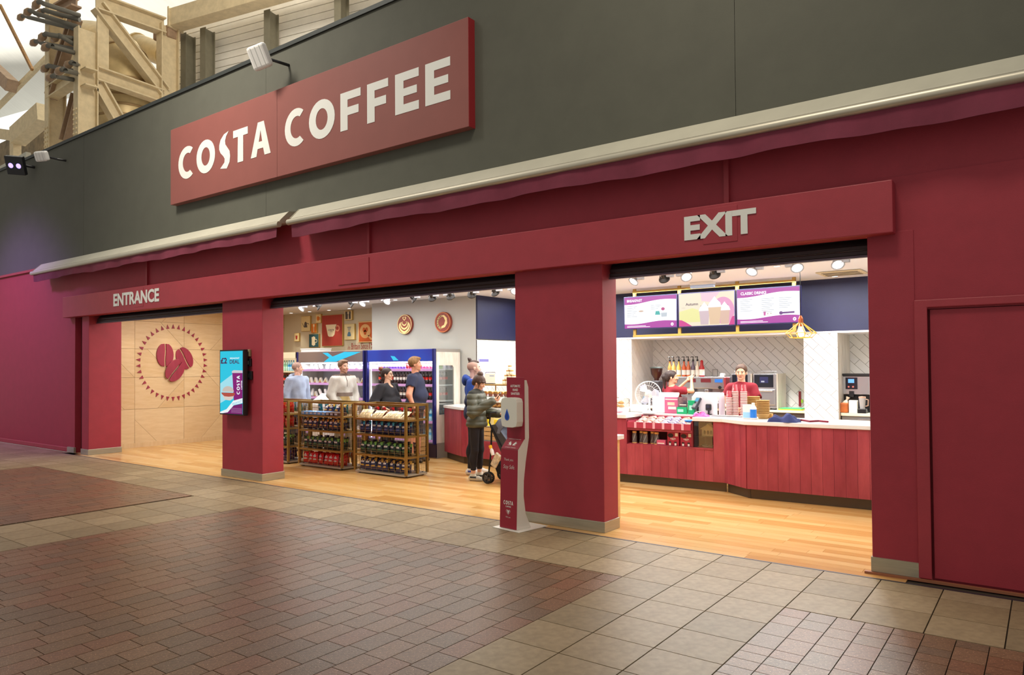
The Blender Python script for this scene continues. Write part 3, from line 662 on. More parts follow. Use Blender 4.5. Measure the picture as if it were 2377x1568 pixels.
# ducts
DUCT = mat('duct_metal', (196, 172, 122), 0.45, 0.25, var=0.12, scale=4)
YD = YA+1.5
def Dp(px, py): return P(px, py, Y=YD)
t = thing('air_duct', 'fat cream air duct rising and bending behind the trestle', 'duct', Dp(288, 260))
o0 = Dp(288, 260); r_ = (Dp(321, 200)-Dp(256, 200)).length/2
pts = [Dp(288, 330), Dp(288, 210), Dp(286, 185), Dp(279, 160), Dp(266, 140), Dp(248, 126), Dp(225, 118), Dp(205, 116)]
MB().path([p-o0 for p in pts], r_, 20).build('pipe', DUCT, t, sharp=50)
for p, q in ((pts[1], pts[2]), (pts[3], pts[4]), (Dp(288, 240), Dp(288, 239)), (Dp(288, 262), Dp(288, 261)), (Dp(288, 285), Dp(288, 284))):
    d = (q-p).normalized(); MB().path([p-o0-d*.025, p-o0+d*.025], r_*1.03, 20).build('flange', mat('duct_flange', (150, 122, 80), .5, .3), t, sharp=50)
t = thing('air_duct', 'thinner cream air duct lying across behind the brace', 'duct', P(340, 112, Y=YD+1.6))
pts = [P(px_, py_, Y=YD+1.6) for px_, py_ in ((290, 120), (300, 108), (318, 104), (340, 112), (385, 130))]; o0 = pts[3].copy()
MB().path([p-o0 for p in pts], r_*.42, 16).build('pipe', DUCT, t, sharp=50)
MB().path([pts[2]-o0, pts[2]-o0+(pts[3]-pts[2])*.15], r_*.46, 16).build('flange', DUCT, t, sharp=50)
# air nozzles in three clusters
HOSE = mat('grey_hose', (96, 92, 80), 0.7, bump=0.3, bscale=60); NOZ = mat('bronze_nozzle', (150, 122, 92), 0.45, 0.3)
YN = YA-0.25
def Np(px, py, i=0): return P(px, py, Y=YN-.24*i)
CL = (('top', (((38,48),(52,38),(66,40),(150,70)), ((56,35),(68,25),(80,30),(166,64)), ((77,20),(88,6),(100,8),(168,36)), ((87,38),(98,26),(110,26),(178,46)))),
      ('middle', (((67,107),(82,97),(96,100),(150,117)), ((92,93),(102,82),(112,80),(178,92)), ((99,115),(110,107),(122,108),(178,126)), ((120,97),(132,84),(144,86),(178,111)))),
      ('bottom', (((98,165),(108,156),(120,154),(170,168)), ((108,186),(120,178),(134,178),(176,188)), ((130,170),(142,163),(152,164),(178,172)), ((152,155),(163,147),(172,148),(185,152)))))
for cn, ns in CL:
    for i, (tip, a, b, e) in enumerate(ns):
        P0, P1, P2 = [Np(*v, (0, 2, 3, 1)[i]) for v in (tip, a, b)]; P3 = P(185, e[1], Y=YA-.05); dy = Vector((0, 0, 0))
        t = thing('air_nozzle', 'bronze air nozzle on a grey pipe, %s of the %s cluster on the trestle' % (ORD[i], cn), 'nozzle', P0, group='air nozzles on the trestle')
        MB().path([P1-P0+dy, (P1+P2)/2-P0+dy+Vector((0, 0, .03)), P2-P0+dy, P3-P0], .056, 10).build('pipe', HOSE, t, sharp=60)
        d = (P0-P1).normalized()
        MB().lathe([(.06, -.02), (.085, .02), (.09, .10), (.095, .12), (.085, .14), (.055, .25), (.045, .255), (.04, .2)], 14, P1-P0+dy, ax=d).build('nozzle', NOZ, t, sharp=40)
# tent roof
def sheet(name, px4, Y4, m, label, n=14, sag=0.5):
    c = [P(p[0], p[1], Y=y) for p, y in zip(px4, Y4)]; b = MB()
    for s in (0, 0.02):
        vs = []
        for i in range(n+1):
            for j in range(n+1):
                u, v = i/n, j/n; q = (c[0]*(1-u)+c[1]*u)*(1-v)+(c[3]*(1-u)+c[2]*u)*v
                q = q+Vector((0, 0, -sag*4*u*(1-u)*4*v*(1-v)+s)); vs.append(q)
        b.add(vs, [(i*(n+1)+j, (i+1)*(n+1)+j, (i+1)*(n+1)+j+1, i*(n+1)+j+1) for i in range(n) for j in range(n)])
    return b.build(name, m, None, smooth=True)
struct(sheet('ceiling_tent', ((-700, -500), (900, -900), (760, 60), (-200, 330)), (-1, 3, 16, 13), TENT, ''))
struct(sheet('ceiling_tent_far', ((-260, 330), (110, 130), (420, 110), (300, 520)), (13.5, 14.5, 18, 17), translucent('tent_fabric_far', (238, 240, 240), 0.55), '', sag=0.2))
RUST = mat('rusty_strut', (150, 108, 56), 0.7, var=0.3, scale=9)
def strut(pa, pb, Y, w, label, m=STEEL2):
    a, b = P(*pa, Y=Y), P(*pb, Y=Y); o = MB().bar(-(b-a)/2, (b-a)/2, w, w*1.2).build('roof_strut', m, None, loc=(a+b)/2)
    tag(o, label, 'strut')
strut((0, 12), (75, 162), 6.5, 0.10, 'thin rusty strut slanting across the white tent roof', RUST)
strut((-40, 285), (108, 135), 9.5, 0.20, 'cream strut along the lower edge of the tent roof', STEEL)
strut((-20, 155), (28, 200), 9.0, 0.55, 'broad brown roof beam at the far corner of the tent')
strut((40, 318), (104, 262), 5.0, 0.55, 'broad cream rafter beside the far trestle column', STEEL)
strut((-20, 308), (45, 318), 5.5, 0.35, 'short cream beam low down at the far corner', STEEL)
strut((36, 318), (36, 372), 5.0, 0.30, 'short cream post under the far rafter', STEEL)
struct(MB().obox(P(50, 345, Y=7)+Vector((0, 0, -.4)), (2.6, 0, 0), (0, .05, 0), (0, 0, 1.1)).build('wall_far', mat('far_wall', (120, 104, 78), 0.8, var=0.3, scale=3)))
strut((0, 396), (66, 360), 1.0, 0.12, 'pale cable tray on top of the far wall', CREAM)
# ================================================================ shop lighting and wall decoration
GREY = mat('grey_fitting', (158, 160, 166), 0.4, 0.3); DGREY = mat('dark_fitting', (50, 48, 48), 0.4, 0.4); LENS = emis('lamp_lens', (255, 252, 244), 6.0)
tk = thing('lighting_track', 'long white ceiling track carrying the spotlights', 'track', (-7, 2.95, 3.05))
for a, b in ((-13.2, -9.2), (-9.2, -5.2), (-5.2, -1.3)): MB().box((a+7.003, -0.02, -0.035), (b+6.997, 0.02, 0)).build('rail', PLW, tk)
SPOTS = [(655,1),(696,0),(778,0),(806,1),(866,1),(930,0),(975,0),(1020,0),(1072,0),(1128,0),(1178,1),(1465,1),(1535,0),(1588,1),(1655,0),(1745,1),(1850,1),(1945,1)]
for i, (px, lit) in enumerate(SPOTS):
    c = P(px, 690-(px-930)*0.078, Z=2.92); x = c.x; s = -1 if i % 3 == 1 else 1
    t = thing('spotlight', '%s track spotlight, %s counted from the entrance' % ('glowing' if lit else 'dark-backed', ORD[i]), 'spotlight', (x, 2.95, 2.915), group='track spotlights')
    MB().box((s*.09-.045, -.035, .0), (s*.09+.045, .035, .10)).build('adapter', GREY, t, bev=.004)
    d = Vector((U(-.5, .5), -0.75, -0.85) if lit else (U(-.6, .6), 0.75, -0.62)).normalized()
    MB().path([(s*.06, 0, .05), (s*.02, 0, .05), (0, 0, .0)], .010, 6).path([(-.075*d.y, .075*d.x, 0), (-.06*d.y, .06*d.x, .05), (0, 0, .07), (.06*d.y, -.06*d.x, .05), (.075*d.y, -.075*d.x, 0)], .006, 6).build('arm', GREY if lit else DGREY, t)
    h = MB().lathe([(.022, -.07), (.03, -.05), (.035, -.01), (.075, .02), (.078, .035), (.066, .037), (.06, .03)], 18, ax=d).build('head', GREY if lit else DGREY, t, sharp=40)
    MB().lathe([(.062, .030), (0, .031)], 18, ax=d).build('lens', LENS if lit else mat('lens_off', (180, 176, 160), .3), h)
    if lit:
        lamp('spot_beam', 'SPOT', (x, 2.90+d.y*.05, 2.86), 70 if px in (1945, 866) else 28, (1, .97, .92), target=(x+d.x*1.5, 0.45, 0), size=.035, spot=80, blend=.6)
def downlight(x, y, label, z=3.05, e=0, tgt=None):
    t = thing('downlight', label, 'downlight', (x, y, z-.004), group='ceiling downlights')
    MB().lathe([(.052, -.004), (.05, .004), (.038, .004)], 18, cap=False).build('ring', PLW, t); MB().lathe([(.038, -.001), (0, -.001)], 18).build('lens', LENS, t)
    if e: lamp('downlight_beam', 'SPOT', (x, y, z-.03), e, (1, .96, .90) if e > 50 else (1, .90, .72), target=tgt or (x, y+.1, 0), size=.03, spot=62, blend=.7)
k = 0
for x in (-14.7, -14.0, -13.3, -12.6): downlight(x, 4.85, 'ceiling downlight above the pictures, %s from the oak wall' % ORD[k], e=22); k += 1
for k, x in enumerate((-11.3, -10.3, -9.3)): downlight(x, 3.98, 'ceiling downlight above the coffee roundels, %s from the pictures' % ORD[k], e=16)
for k, y in enumerate((1.0, 1.9, 2.7)): downlight(-15.02, y, 'ceiling downlight above the oak wall, %s from the doorway' % ORD[k], e=24)
for k, (x, y) in enumerate(((-5.3, 3.6), (-4.1, 3.7), (-2.9, 3.8), (-2.3, 4.5), (-1.7, 4.2))): downlight(x, y, 'ceiling downlight over the counter, %s counted towards the exit side' % ORD[k])
downlight(-2.55, 5.6, 'ceiling downlight lighting the navy wall beside the menu screens', e=14)
for k, x in enumerate((-5.6, -4.6, -3.6, -2.1)): downlight(x, 6.35, 'soffit downlight over the white tiles, %s counted from the recess corner' % ORD[k], 2.19, e=130)
# ceiling box light and hatch
c0, c1 = P(1604, 668, Z=2.97), P(1658, 664, Z=2.97)
t = thing('emergency_light', 'white emergency light box on the ceiling before the menu screens', 'light', ((c0.x+c1.x)/2, c0.y, 3.0)); hx = (c1.x-c0.x)/2
MB().box((-hx, -.06, .0), (hx, .06, .05)).build('base', PLW, t, bev=.004); MB().box((-hx, -.05, -.05), (hx, .05, 0)).build('diffuser', emis('diffuser', (222, 220, 236), .5), t, bev=.01)
hc = P(1955, 633, Z=3.05); t = thing('ceiling_vent', 'square ceiling vent near the navy wall', 'vent', (hc.x, hc.y, 3.045))
MB().box((-.3, -.3, -.012), (.3, .3, 0)).build('frame', mat('vent_cream', (214, 200, 168), .6), t, bev=.004)
for q in (-.2, -.07, .07, .2): MB().box((-.24, q-.02, -.018), (.24, q+.02, -.011)).build('slat', mat('vent_slat', (120, 110, 96), .6), t)
# bean emblem on the oak wall
BEAN = mat('red_stained_wood', (150, 40, 62), .45, var=.12, scale=2, stretch=(1, 8, 1))
t = thing('bean_emblem', 'three large red wooden coffee beans ringed by triangles on the oak wall', 'emblem', (-15.355, 2.08, 1.82)); Mx = leftw((0, 0, 0))
for i in range(38):
    a = math.radians(90-i*360/38); ca, sa = math.cos(a), math.sin(a); w_ = .035
    MB().poly([[(ca*.86, sa*.86), (ca*.765-sa*w_, sa*.765+ca*w_), (ca*.765+sa*w_, sa*.765-ca*w_)]], .012, Mx).build('triangle', BEAN, t)
def bean(cx, cy, rx, ry, rot, z, side):
    n = 40; rm = Matrix.Translation((0, cx, cy)) @ Matrix.Rotation(math.radians(rot), 4, 'X') @ Mx
    def cr(y): return .035*math.sin(y*3.2)+.02
    for s in (-1, 1):
        o = []
        for i in range(n//2+1):
            v = -1+2*i/(n/2); xx = math.sqrt(max(0, 1-v*v)); o.append((s*rx*xx, v*ry))
        inner = [(rx*cr(v*1.0)+s*.016, v*ry*.93) for v in [1-2*i/16 for i in range(17)]]
        o = [p for p in o if (p[0]-(rx*cr(p[1]/ry)+s*.016))*s > 0] if True else o
        lp = o+inner
        if s < 0: lp = lp[::-1]
        MB().poly([lp], .03, rm @ Matrix.Translation((0, 0, z))).build('bean', BEAN, t, bev=.006)
bean(-.20, .17, .20, .27, 0, 0, 1); bean(.27, .10, .19, .27, 30, .0, 1); bean(.02, -.17, .20, .28, -38, .032, 1)
q = P(268, 880, X=-15.35); t = thing('thermostat', 'small white thermostat box on the oak wall', 'thermostat', (-15.356, q.y, q.z))
MB().box((0, -.045, -.045), (.03, .045, .045)).build('casing', PLW, t, bev=.006); MB().box((.03, -.012, -.005), (.033, .012, .02)).build('dial', DGREY, t)
# pictures
PY = 5.148
CRM = mat('picture_cream', (240, 222, 168), .6); PINE = mat('pine_edge', (214, 176, 96), .5)
def pic(px0, py0, px1, py1, face, label):
    a, b = P(px0, py0, Y=PY-.05), P(px1, py1, Y=PY-.05); w, h = b.x-a.x, a.z-b.z
    t = thing('picture', label, 'picture', ((a.x+b.x)/2, PY, b.z), group='wooden coffee pictures')
    MB().box((-w/2, -.05, 0), (w/2, 0, h)).build('frame', PINE, t, bev=.003)
    M = front((0, -.0505, 0)); MB().poly([[(-w/2+.008, .008), (w/2-.008, .008), (w/2-.008, h-.008), (-w/2+.008, h-.008)]], .001, M).build('face', face, t)
    return t, w, h, front((0, -.052, 0))
def pp(t, M, w, h, loops, m, name='print', k=0): return MB().poly([[(x*w, y*h) for x, y in l] for l in loops], 0, M @ Matrix.Translation((0, 0, .0006*k))).build(name, m, t)
PRED = mat('print_red', (176, 62, 52), .6, var=.06, scale=3, stretch=(8, 1, 1)); POR = mat('print_orange', (226, 128, 40), .6); PTE = mat('print_teal', (46, 92, 100), .6); PGR = mat('print_grey', (92, 84, 78), .6); PBL = mat('print_blue', (88, 130, 160), .6); PCR = mat('print_pale', (246, 232, 196), .6)
t, w, h, M = pic(683, 774, 694, 793, CRM, 'smallest cream picture with a red takeaway cup'); pp(t, M, w, h, [[(-.16,.25),(.16,.25),(.22,.7),(-.22,.7)]], PRED)
t, w, h, M = pic(699, 735, 720, 769, CRM, 'cream picture of a grey gooseneck kettle'); pp(t, M, w, h, [[(-.18,.25),(.2,.25),(.13,.55),(.05,.62),(-.05,.62),(-.12,.55)]], PGR); pp(t, M, w, h, [[(-.16,.32),(-.36,.55),(-.40,.55),(-.2,.28)]], PGR); pp(t, M, w, h, [[(.12,.55),(.36,.5),(.38,.42),(.34,.42),(.33,.47),(.12,.50)]], PGR)
t, w, h, M = pic(733, 730, 745, 750, CRM, 'small cream picture of an orange cup'); pp(t, M, w, h, [circ(-.05, .5, .26, .26, 18)], POR); pp(t, M, w, h, [circ(.25, .5, .14, .14, 14), circ(.25, .5, .08, .08, 12)[::-1]], POR)
t, w, h, M = pic(722, 752, 735, 773, POR, 'narrow orange picture of a pale spoon'); pp(t, M, w, h, [[(-.07,.1),(.07,.1),(.05,.6),(.16,.75),(.14,.92),(-.14,.92),(-.16,.75),(-.05,.6)]], PCR)
t, w, h, M = pic(717, 776, 740, 807, PTE, 'teal picture of a pale latte glass'); pp(t, M, w, h, [[(-.2,.2),(.0,.12),(.14,.2),(.16,.55),(.14,.75),(.0,.82),(-.22,.75),(-.2,.5)]], PCR); pp(t, M, w, h, [circ(.22, .48, .12, .14, 16), circ(.22, .48, .07, .09, 14)[::-1]], PCR)
t, w, h, M = pic(747, 733, 795, 803, PRED, 'largest red picture of a white cup lettered COSTA'); pp(t, M, w, h, [[(-.2,.34),(-.14,.3),(.04,.3),(.12,.36),(.22,.69),(-.3,.69)]], PCR); pp(t, M, w, h, [circ(.27, .56, .11, .10, 18), circ(.26, .56, .06, .06, 14)[::-1]], mat('print_pink', (226, 146, 116), .6)); costa_word(t, -.04*w, .28*w, .49*h, .05*h, M @ Matrix.Translation((0, 0, .001)), PGR); costa_word(t, -.04*w, .12*w, .455*h, .018*h, M @ Matrix.Translation((0, 0, .001)), PGR, 'COFFEE')
t, w, h, M = pic(800, 722, 817, 743, PGR, 'dark grey picture of a pale spoon high on the wall'); pp(t, M, w, h, [[(-.06,.12),(.08,.12),(.05,.6),(.13,.72),(.1,.88),(-.1,.88),(-.13,.72),(-.04,.6)]], PCR); pp(t, M, w, h, [[(-.48,.03),(.48,.03),(.48,.97),(-.48,.97)], [(-.40,.10),(-.40,.92),(.34,.92),(.34,.10)]], CRM, 'mount', 1)
t, w, h, M = pic(799, 753, 823, 789, CRM, 'cream picture of a blue coffee dripper'); pp(t, M, w, h, [[(-.16,.22),(.12,.22),(.16,.3),(.08,.5),(-.10,.5),(-.20,.3)]], PBL); pp(t, M, w, h, [[(-.08,.52),(.06,.52),(.16,.78),(-.18,.78)]], mat('print_sand', (186, 180, 160), .6)); pp(t, M, w, h, [[(-.2,.78),(.18,.78),(.18,.81),(-.2,.81)]], PGR)
t, w, h, M = pic(831, 747, 867, 795, mat('print_rust', (206, 92, 30), .6, var=.1, scale=3), 'orange picture of a round portafilter with beans'); pp(t, M, w, h, [[(-.48,.02),(.48,.02),(.48,.98),(-.48,.98)], [(-.44,.04),(-.44,.95),(.42,.95),(.42,.04)]], CRM, 'mount'); pp(t, M, w, h, [circ(-.03, .53, .35, .33, 26)], mat('print_tan', (232, 180, 116), .6), k=1); pp(t, M, w, h, [[(.15,.3),(.22,.22),(.34,.10),(.42,.16),(.28,.28),(.2,.36)]], mat('print_tan', (232, 180, 116), .6), k=1)
for x, y, r in ((-.1, .6, 20), (.06, .6, -20), (-.03, .47, 0)): MB().poly([circ(0, 0, .09*w, .11*w, 14)], 0, M @ Matrix.Translation((x*w, y*h, .0018)) @ Matrix.Rotation(math.radians(r), 4, 'Z')).build('bean_print', mat('print_rust', (206, 92, 30), .6), t)
a, b = P(808, 811, Y=PY), P(874, 798, Y=PY); t = thing('wall_lettering', 'red handwritten lettering on the wall under the pictures', 'lettering', (a.x, PY-.003, a.z-.01))
text('lettering', 'in', .08, .09, front((.03, 0, 0)), PRED, t, bold=0.0, shear=.2); text('lettering', 'Britain Since', .56, .15, front((.39, 0, 0)), PRED, t, bold=0.0, shear=.15); text('lettering', '1971', .27, .19, front((.84, 0, 0)), PRED, t, bold=.01, shear=.1)
# latte-art roundels
WAL = mat('roundel_wood', (140, 60, 46), .45, var=.1, scale=4); CRW = mat('roundel_cream', (236, 214, 150), .5)
def roundel(x, z, label, kind):
    t = thing('roundel', label, 'plaque', (x, 4.298, z)); r = .205; M = front((0, 0, 0))
    MB().lathe([(r, 0), (r, .045), (r-.008, .055), (0, .055)], 36, ax=(0, -1, 0)).build('disc', WAL, t, sharp=40); M2 = front((0, -.057, 0))
    MB().poly([circ(0, 0, r*.97, n=36), circ(0, 0, r*.90, n=36)[::-1]], .003, M2).build('rim', CRW if kind else mat('rim_rust', (206, 120, 66), .5), t)
    if kind:
        for s, yo in ((1.0, -.03), (.72, 0.0), (.44, .035)):
            o = [(s*.155*math.sin(a), s*(.13*math.cos(a)*.9)+yo) for a in [math.radians(v) for v in range(35, 326, 12)]]
            i = [(p[0]*.78, (p[1]-yo)*.72+yo+.012) for p in o[::-1]]
            pts = o+i; MB().poly([[(x_, y_-.16*s*(1-abs(x_)/.16)*.25) for x_, y_ in pts]], .003, M2).build('milk_ring', CRW, t)
        MB().poly([[(x_, y_+.12) for x_, y_ in heart(.055)], [(x_, y_+.122) for x_, y_ in heart(.032)[::-1]]], .004, M2).build('milk_heart', CRW, t)
    else:
        for i in range(7):
            a = math.radians(110+i*22); p = (.125*math.cos(a), .125*math.sin(a))
            for s in (-25, 35): MB().poly([circ(0, 0, .03, .012, 10)], .003, M2 @ Matrix.Translation((p[0], p[1], 0)) @ Matrix.Rotation(a+math.radians(90+s), 4, 'Z')).build('milk_leaf', CRW, t)
        MB().poly([[(-.02,-.12),(.06,-.10),(.12,-.02),(.11,.08),(.04,.14),(-.04,.13),(.03,.10),(.07,.03),(.04,-.05),(-.03,-.08)]], .003, M2).build('milk_swan', CRW, t)
roundel(-10.3, 2.565, 'round wooden plaque carved with a latte-art heart on the grey wall', 1)
roundel(-9.28, 2.565, 'round wooden plaque carved with a latte-art swan on the grey wall', 0)
# menu screens on a brass frame
BRASS = mat('brushed_brass', (190, 156, 84), .35, .7); MY = 5.25
xs = [P(1447, 700, Y=MY).x, P(1573, 700, Y=MY).x, P(1708, 700, Y=MY).x, P(1860, 700, Y=MY).x]; zt, zb = P(1572, 682, Y=MY).z, P(1571, 761, Y=MY).z
t = thing('screen_frame', 'brass pipe frame hung from the ceiling holding the menu screens', 'frame', (xs[0], MY+.08, zb))
for x in (xs[0]+.18, xs[1], xs[2], xs[3]-.12): MB().box((x-xs[0]-.025, -.02, -.13), (x-xs[0]+.025, .02, 3.05-zb)).build('post', BRASS, t)
for z in (zt-zb+.08, -.12): MB().box((.16, -.045, z-.018), (xs[3]-xs[0]-.1, -.005, z+.018)).build('rail', BRASS, t)
def menu(i, label):
    x0, x1 = xs[i]+.008, xs[i+1]-.008; w, h = x1-x0, zt-zb
    t = thing('menu_screen', label, 'screen', (x0, MY, zb)); MB().box((0, 0, 0), (w, .05, h)).build('casing', mat('screen_bezel', (24, 22, 70), .35), t, bev=.004)
    w -= .03; h -= .03; M = front((.015, -.002, .015)); return t, w, h, M, (lambda k: M @ Matrix.Translation((0, 0, .001*k)))
MAG = emis('screen_magenta', (190, 50, 175), .85); MWH = emis('screen_bright', (250, 250, 255), 1.3); FNT = emis('screen_faint', (196, 204, 214), .8); TEAL = emis('screen_teal', (60, 196, 190), .8)
def wave_menu(i, label, title):
    t, w, h, M, u = menu(i, label)
    flat(t, 'picture', [[(0, 0), (w, 0), (w, h), (0, h)]], M, MAG)
    top = [(w*k/20, h*(.80+.04*math.sin(k/20*5.2-2.2)+.06*(k/20))) for k in range(20, -1, -1)]; bot = [(w*k/20, h*(.16+.035*math.sin(k/20*5.6-2.6)+.03*(k/20))) for k in range(21)]
    flat(t, 'white_panel', [bot+top], u(1), MWH)
    text('lettering', title, w*(.30 if i == 0 else .42), h*.085, u(2) @ Matrix.Translation((w*(.20 if i == 0 else .27), h*.845, 0)), MWH, t, bold=.03)
    for c, (xa, n) in enumerate(((.05, 7), (.40, 8), (.68, 6)) if i else ((.05, 7), (.52, 3))):
        for k in range(n): flat(t, 'print_line', [[(w*xa, h*(.70-.055*k)), (w*(xa+.2-.03*(k % 3)), h*(.70-.055*k)), (w*(xa+.2-.03*(k % 3)), h*(.715-.055*k)), (w*xa, h*(.715-.055*k))]], u(2), FNT)
    if i == 0:
        flat(t, 'cup_print', [[(w*.60, h*.40), (w*.70, h*.40), (w*.68, h*.52), (w*.61, h*.52)]], u(2), TEAL)
        flat(t, 'yoghurt_print', [[(w*.72, h*.33), (w*.82, h*.33), (w*.83, h*.46), (w*.71, h*.46)]], u(2), emis('screen_grey', (206, 216, 226), .85))
        flat(t, 'berry_print', [circ(w*.75, h*.58, w*.035, h*.05, 14)], u(2), emis('screen_berry', (206, 60, 140), .8)); flat(t, 'bread_print', [circ(w*.33, h*.54, w*.05, h*.03, 14)], u(2), emis('screen_toast', (226, 196, 176), .85))
    else:
        flat(t, 'cup_print', [[(w*.435, h*.22), (w*.465, h*.22), (w*.47, h*.34), (w*.43, h*.34)]], u(2), emis('screen_pink', (226, 90, 180), .8))
        flat(t, 'club_badge', [[(w*.72, h*.25), (w*.92, h*.26), (w*.92, h*.31), (w*.72, h*.30)]], u(2), emis('screen_violet', (120, 50, 150), .7)); flat(t, 'club_ring', [circ(w*.71, h*.275, w*.03, h*.05, 16)], u(3), emis('screen_violet', (120, 50, 150), .7))
        for k, c in enumerate(((.50, .27), (.55, .275))): flat(t, 'cup_print', [circ(w*c[0], h*c[1], w*.012, h*.02, 8)], u(2), PGR)
    for k in range(2): flat(t, 'print_line', [[(w*.05, h*(.03+.035*k)), (w*(.5-.08*k), h*(.03+.035*k)), (w*(.5-.08*k), h*(.045+.035*k)), (w*.05, h*(.045+.035*k))]], u(2), MWH)
    flat(t, 'round_logo', [circ(w*.92, h*.09, w*.026, h*.05, 18)], u(2), MWH); flat(t, 'logo_heart', [[(w*.92+x, h*.09+y) for x, y in heart(w*.013)]], u(3), MAG)
wave_menu(0, 'lit menu screen headed BREAKFAST above the counter', 'BREAKFAST')
wave_menu(2, 'lit menu screen headed CLASSIC DRINKS above the counter', 'CLASSIC DRINKS')
t, w, h, M, u = menu(1, 'lit menu screen reading Autumn with three whipped drinks')
flat(t, 'picture', [[(0, 0), (w, 0), (w, h), (0, h)]], M, emis('screen_cream', (246, 232, 206), .95))
flat(t, 'yellow_area', [[(0, .12*h), (.4*w, .12*h), (.42*w, .45*h), (.25*w, .55*h), (0, .45*h)]], u(1), emis('screen_yellow', (240, 236, 160), .95))
flat(t, 'pink_area', [circ(w*.80, h*.42, w*.20, h*.42, 24, -60, 180)+[(w*.6, .05*h), (w*.99, .05*h)]], u(1), emis('screen_rose', (240, 160, 205), .9))
flat(t, 'pink_glow', [[(.4*w, h), (w*.75, h), (w*.6, .7*h), (.42*w, .75*h)]], u(1), emis('screen_blush', (246, 206, 222), .95))
flat(t, 'magenta_corner', [[(0, 0), (.24*w, 0), (.12*w, .13*h), (.05*w, .19*h), (0, .2*h)]], u(2), emis('screen_hot', (226, 40, 150), .85)); flat(t, 'magenta_corner', [[(.9*w, .0), (w, 0), (w, .26*h), (.96*w, .24*h)]], u(2), emis('screen_hot', (226, 40, 150), .85))
text('lettering', 'Autumn', w*.23, h*.085, u(3) @ Matrix.Translation((w*.24, h*.63, 0)), emis('screen_plum_text', (96, 14, 90), .6), t, bold=.02); text('lettering', 'NEW', w*.06, h*.03, u(3) @ Matrix.Translation((w*.09, h*.55, 0)), PGR, t, bold=.01)
for cx, s, c in ((.47, .82, (226, 200, 208)), (.83, .80, (236, 196, 176)), (.655, 1.0, (244, 208, 170))):
    k = 4 if s == 1 else 3
    flat(t, 'glass', [[(w*(cx-.085*s), h*.03), (w*(cx+.085*s), h*.03), (w*(cx+.115*s), h*.56*s), (w*(cx-.115*s), h*.56*s)]], u(k), emis('drink_%d' % c[2], c, .85))
    flat(t, 'cream_swirl', [[(w*(cx-.13*s), h*.54*s), (w*(cx+.13*s), h*.54*s), (w*(cx+.10*s), h*.68*s), (w*(cx+.04*s), h*.78*s), (w*cx, h*.88*s), (w*(cx-.05*s), h*.77*s), (w*(cx-.1*s), h*.67*s)]], u(k+.3), emis('screen_whip', (244, 240, 246), 1.0))
    fl_ = MB()
    for q in range(14): fl_.poly([circ(w*(cx+U(-.09, .09)*s), h*(.56+U(0, .2))*s, w*.006, h*.008, 6)], 0, u(k+.6))
    fl_.build('sprinkles', emis('screen_choc', (120, 60, 70), .6), t)
# cage pendant
q = P(1859, 765, Y=3.9); t = thing('pendant_lamp', 'gold wire cage pendant lamp with a glowing bulb over the counter', 'lamp', (q.x, 3.9, 2.06))
MB().path([(0, 0, .26), (0, 0, .99)], .006, 6).build('cord', BLK, t); MB().lathe([(.012, .30), (.03, .26), (.035, .16), (.028, .15)], 14).build('socket', mat('copper', (176, 96, 60), .3, .7), t)
GOLD = mat('gold_wire', (216, 170, 70), .3, .7)
for i in range(12):
    a = i*math.pi/6; c, s = math.cos(a), math.sin(a); MB().path([(.03*c, .03*s, .20), (.20*c, .20*s, .06), (.14*c, .14*s, .0)], .0045, 5).build('cage_wire', GOLD, t)
for r, z in ((.20, .06), (.14, 0)): MB().path([(r*math.cos(a), r*math.sin(a), z) for a in [i*math.pi/12 for i in range(25)]], .0045, 5, cap=False).build('cage_ring', GOLD, t)
MB().lathe([(0, .0), (.025, .015), (.04, .05), (.035, .09), (.02, .13), (.018, .16)], 14).build('bulb', emis('bulb_glow', (255, 214, 130), 8.0), t, smooth=True)
lamp('pendant_bulb', 'POINT', (q.x, 3.9, 2.0), 4, (1, .8, .5), size=.05)
# shallow oak ledge behind the middle pillar
t = thing('condiment_ledge', 'narrow oak ledge with a white top behind the middle pillar', 'ledge', (-4.2, .56, 0))
MB().box((-.45, -.14, 0), (.45, .16, .88)).build('body', mat('ledge_oak', (222, 178, 118), .45, var=.08, scale=3, stretch=(1, 1, 6)), t, bev=.004); MB().box((-.47, -.17, .88), (.49, .19, .93)).build('top', mat('ledge_white', (236, 236, 234), .3), t, bev=.006)
o = MB().lathe([(.03, 0), (.045, .02), (.048, .11), (.035, .13)], 14).build('handle_block', mat('ledge_white', (236, 236, 234), .3), t, loc=(.46, -.02, .70))
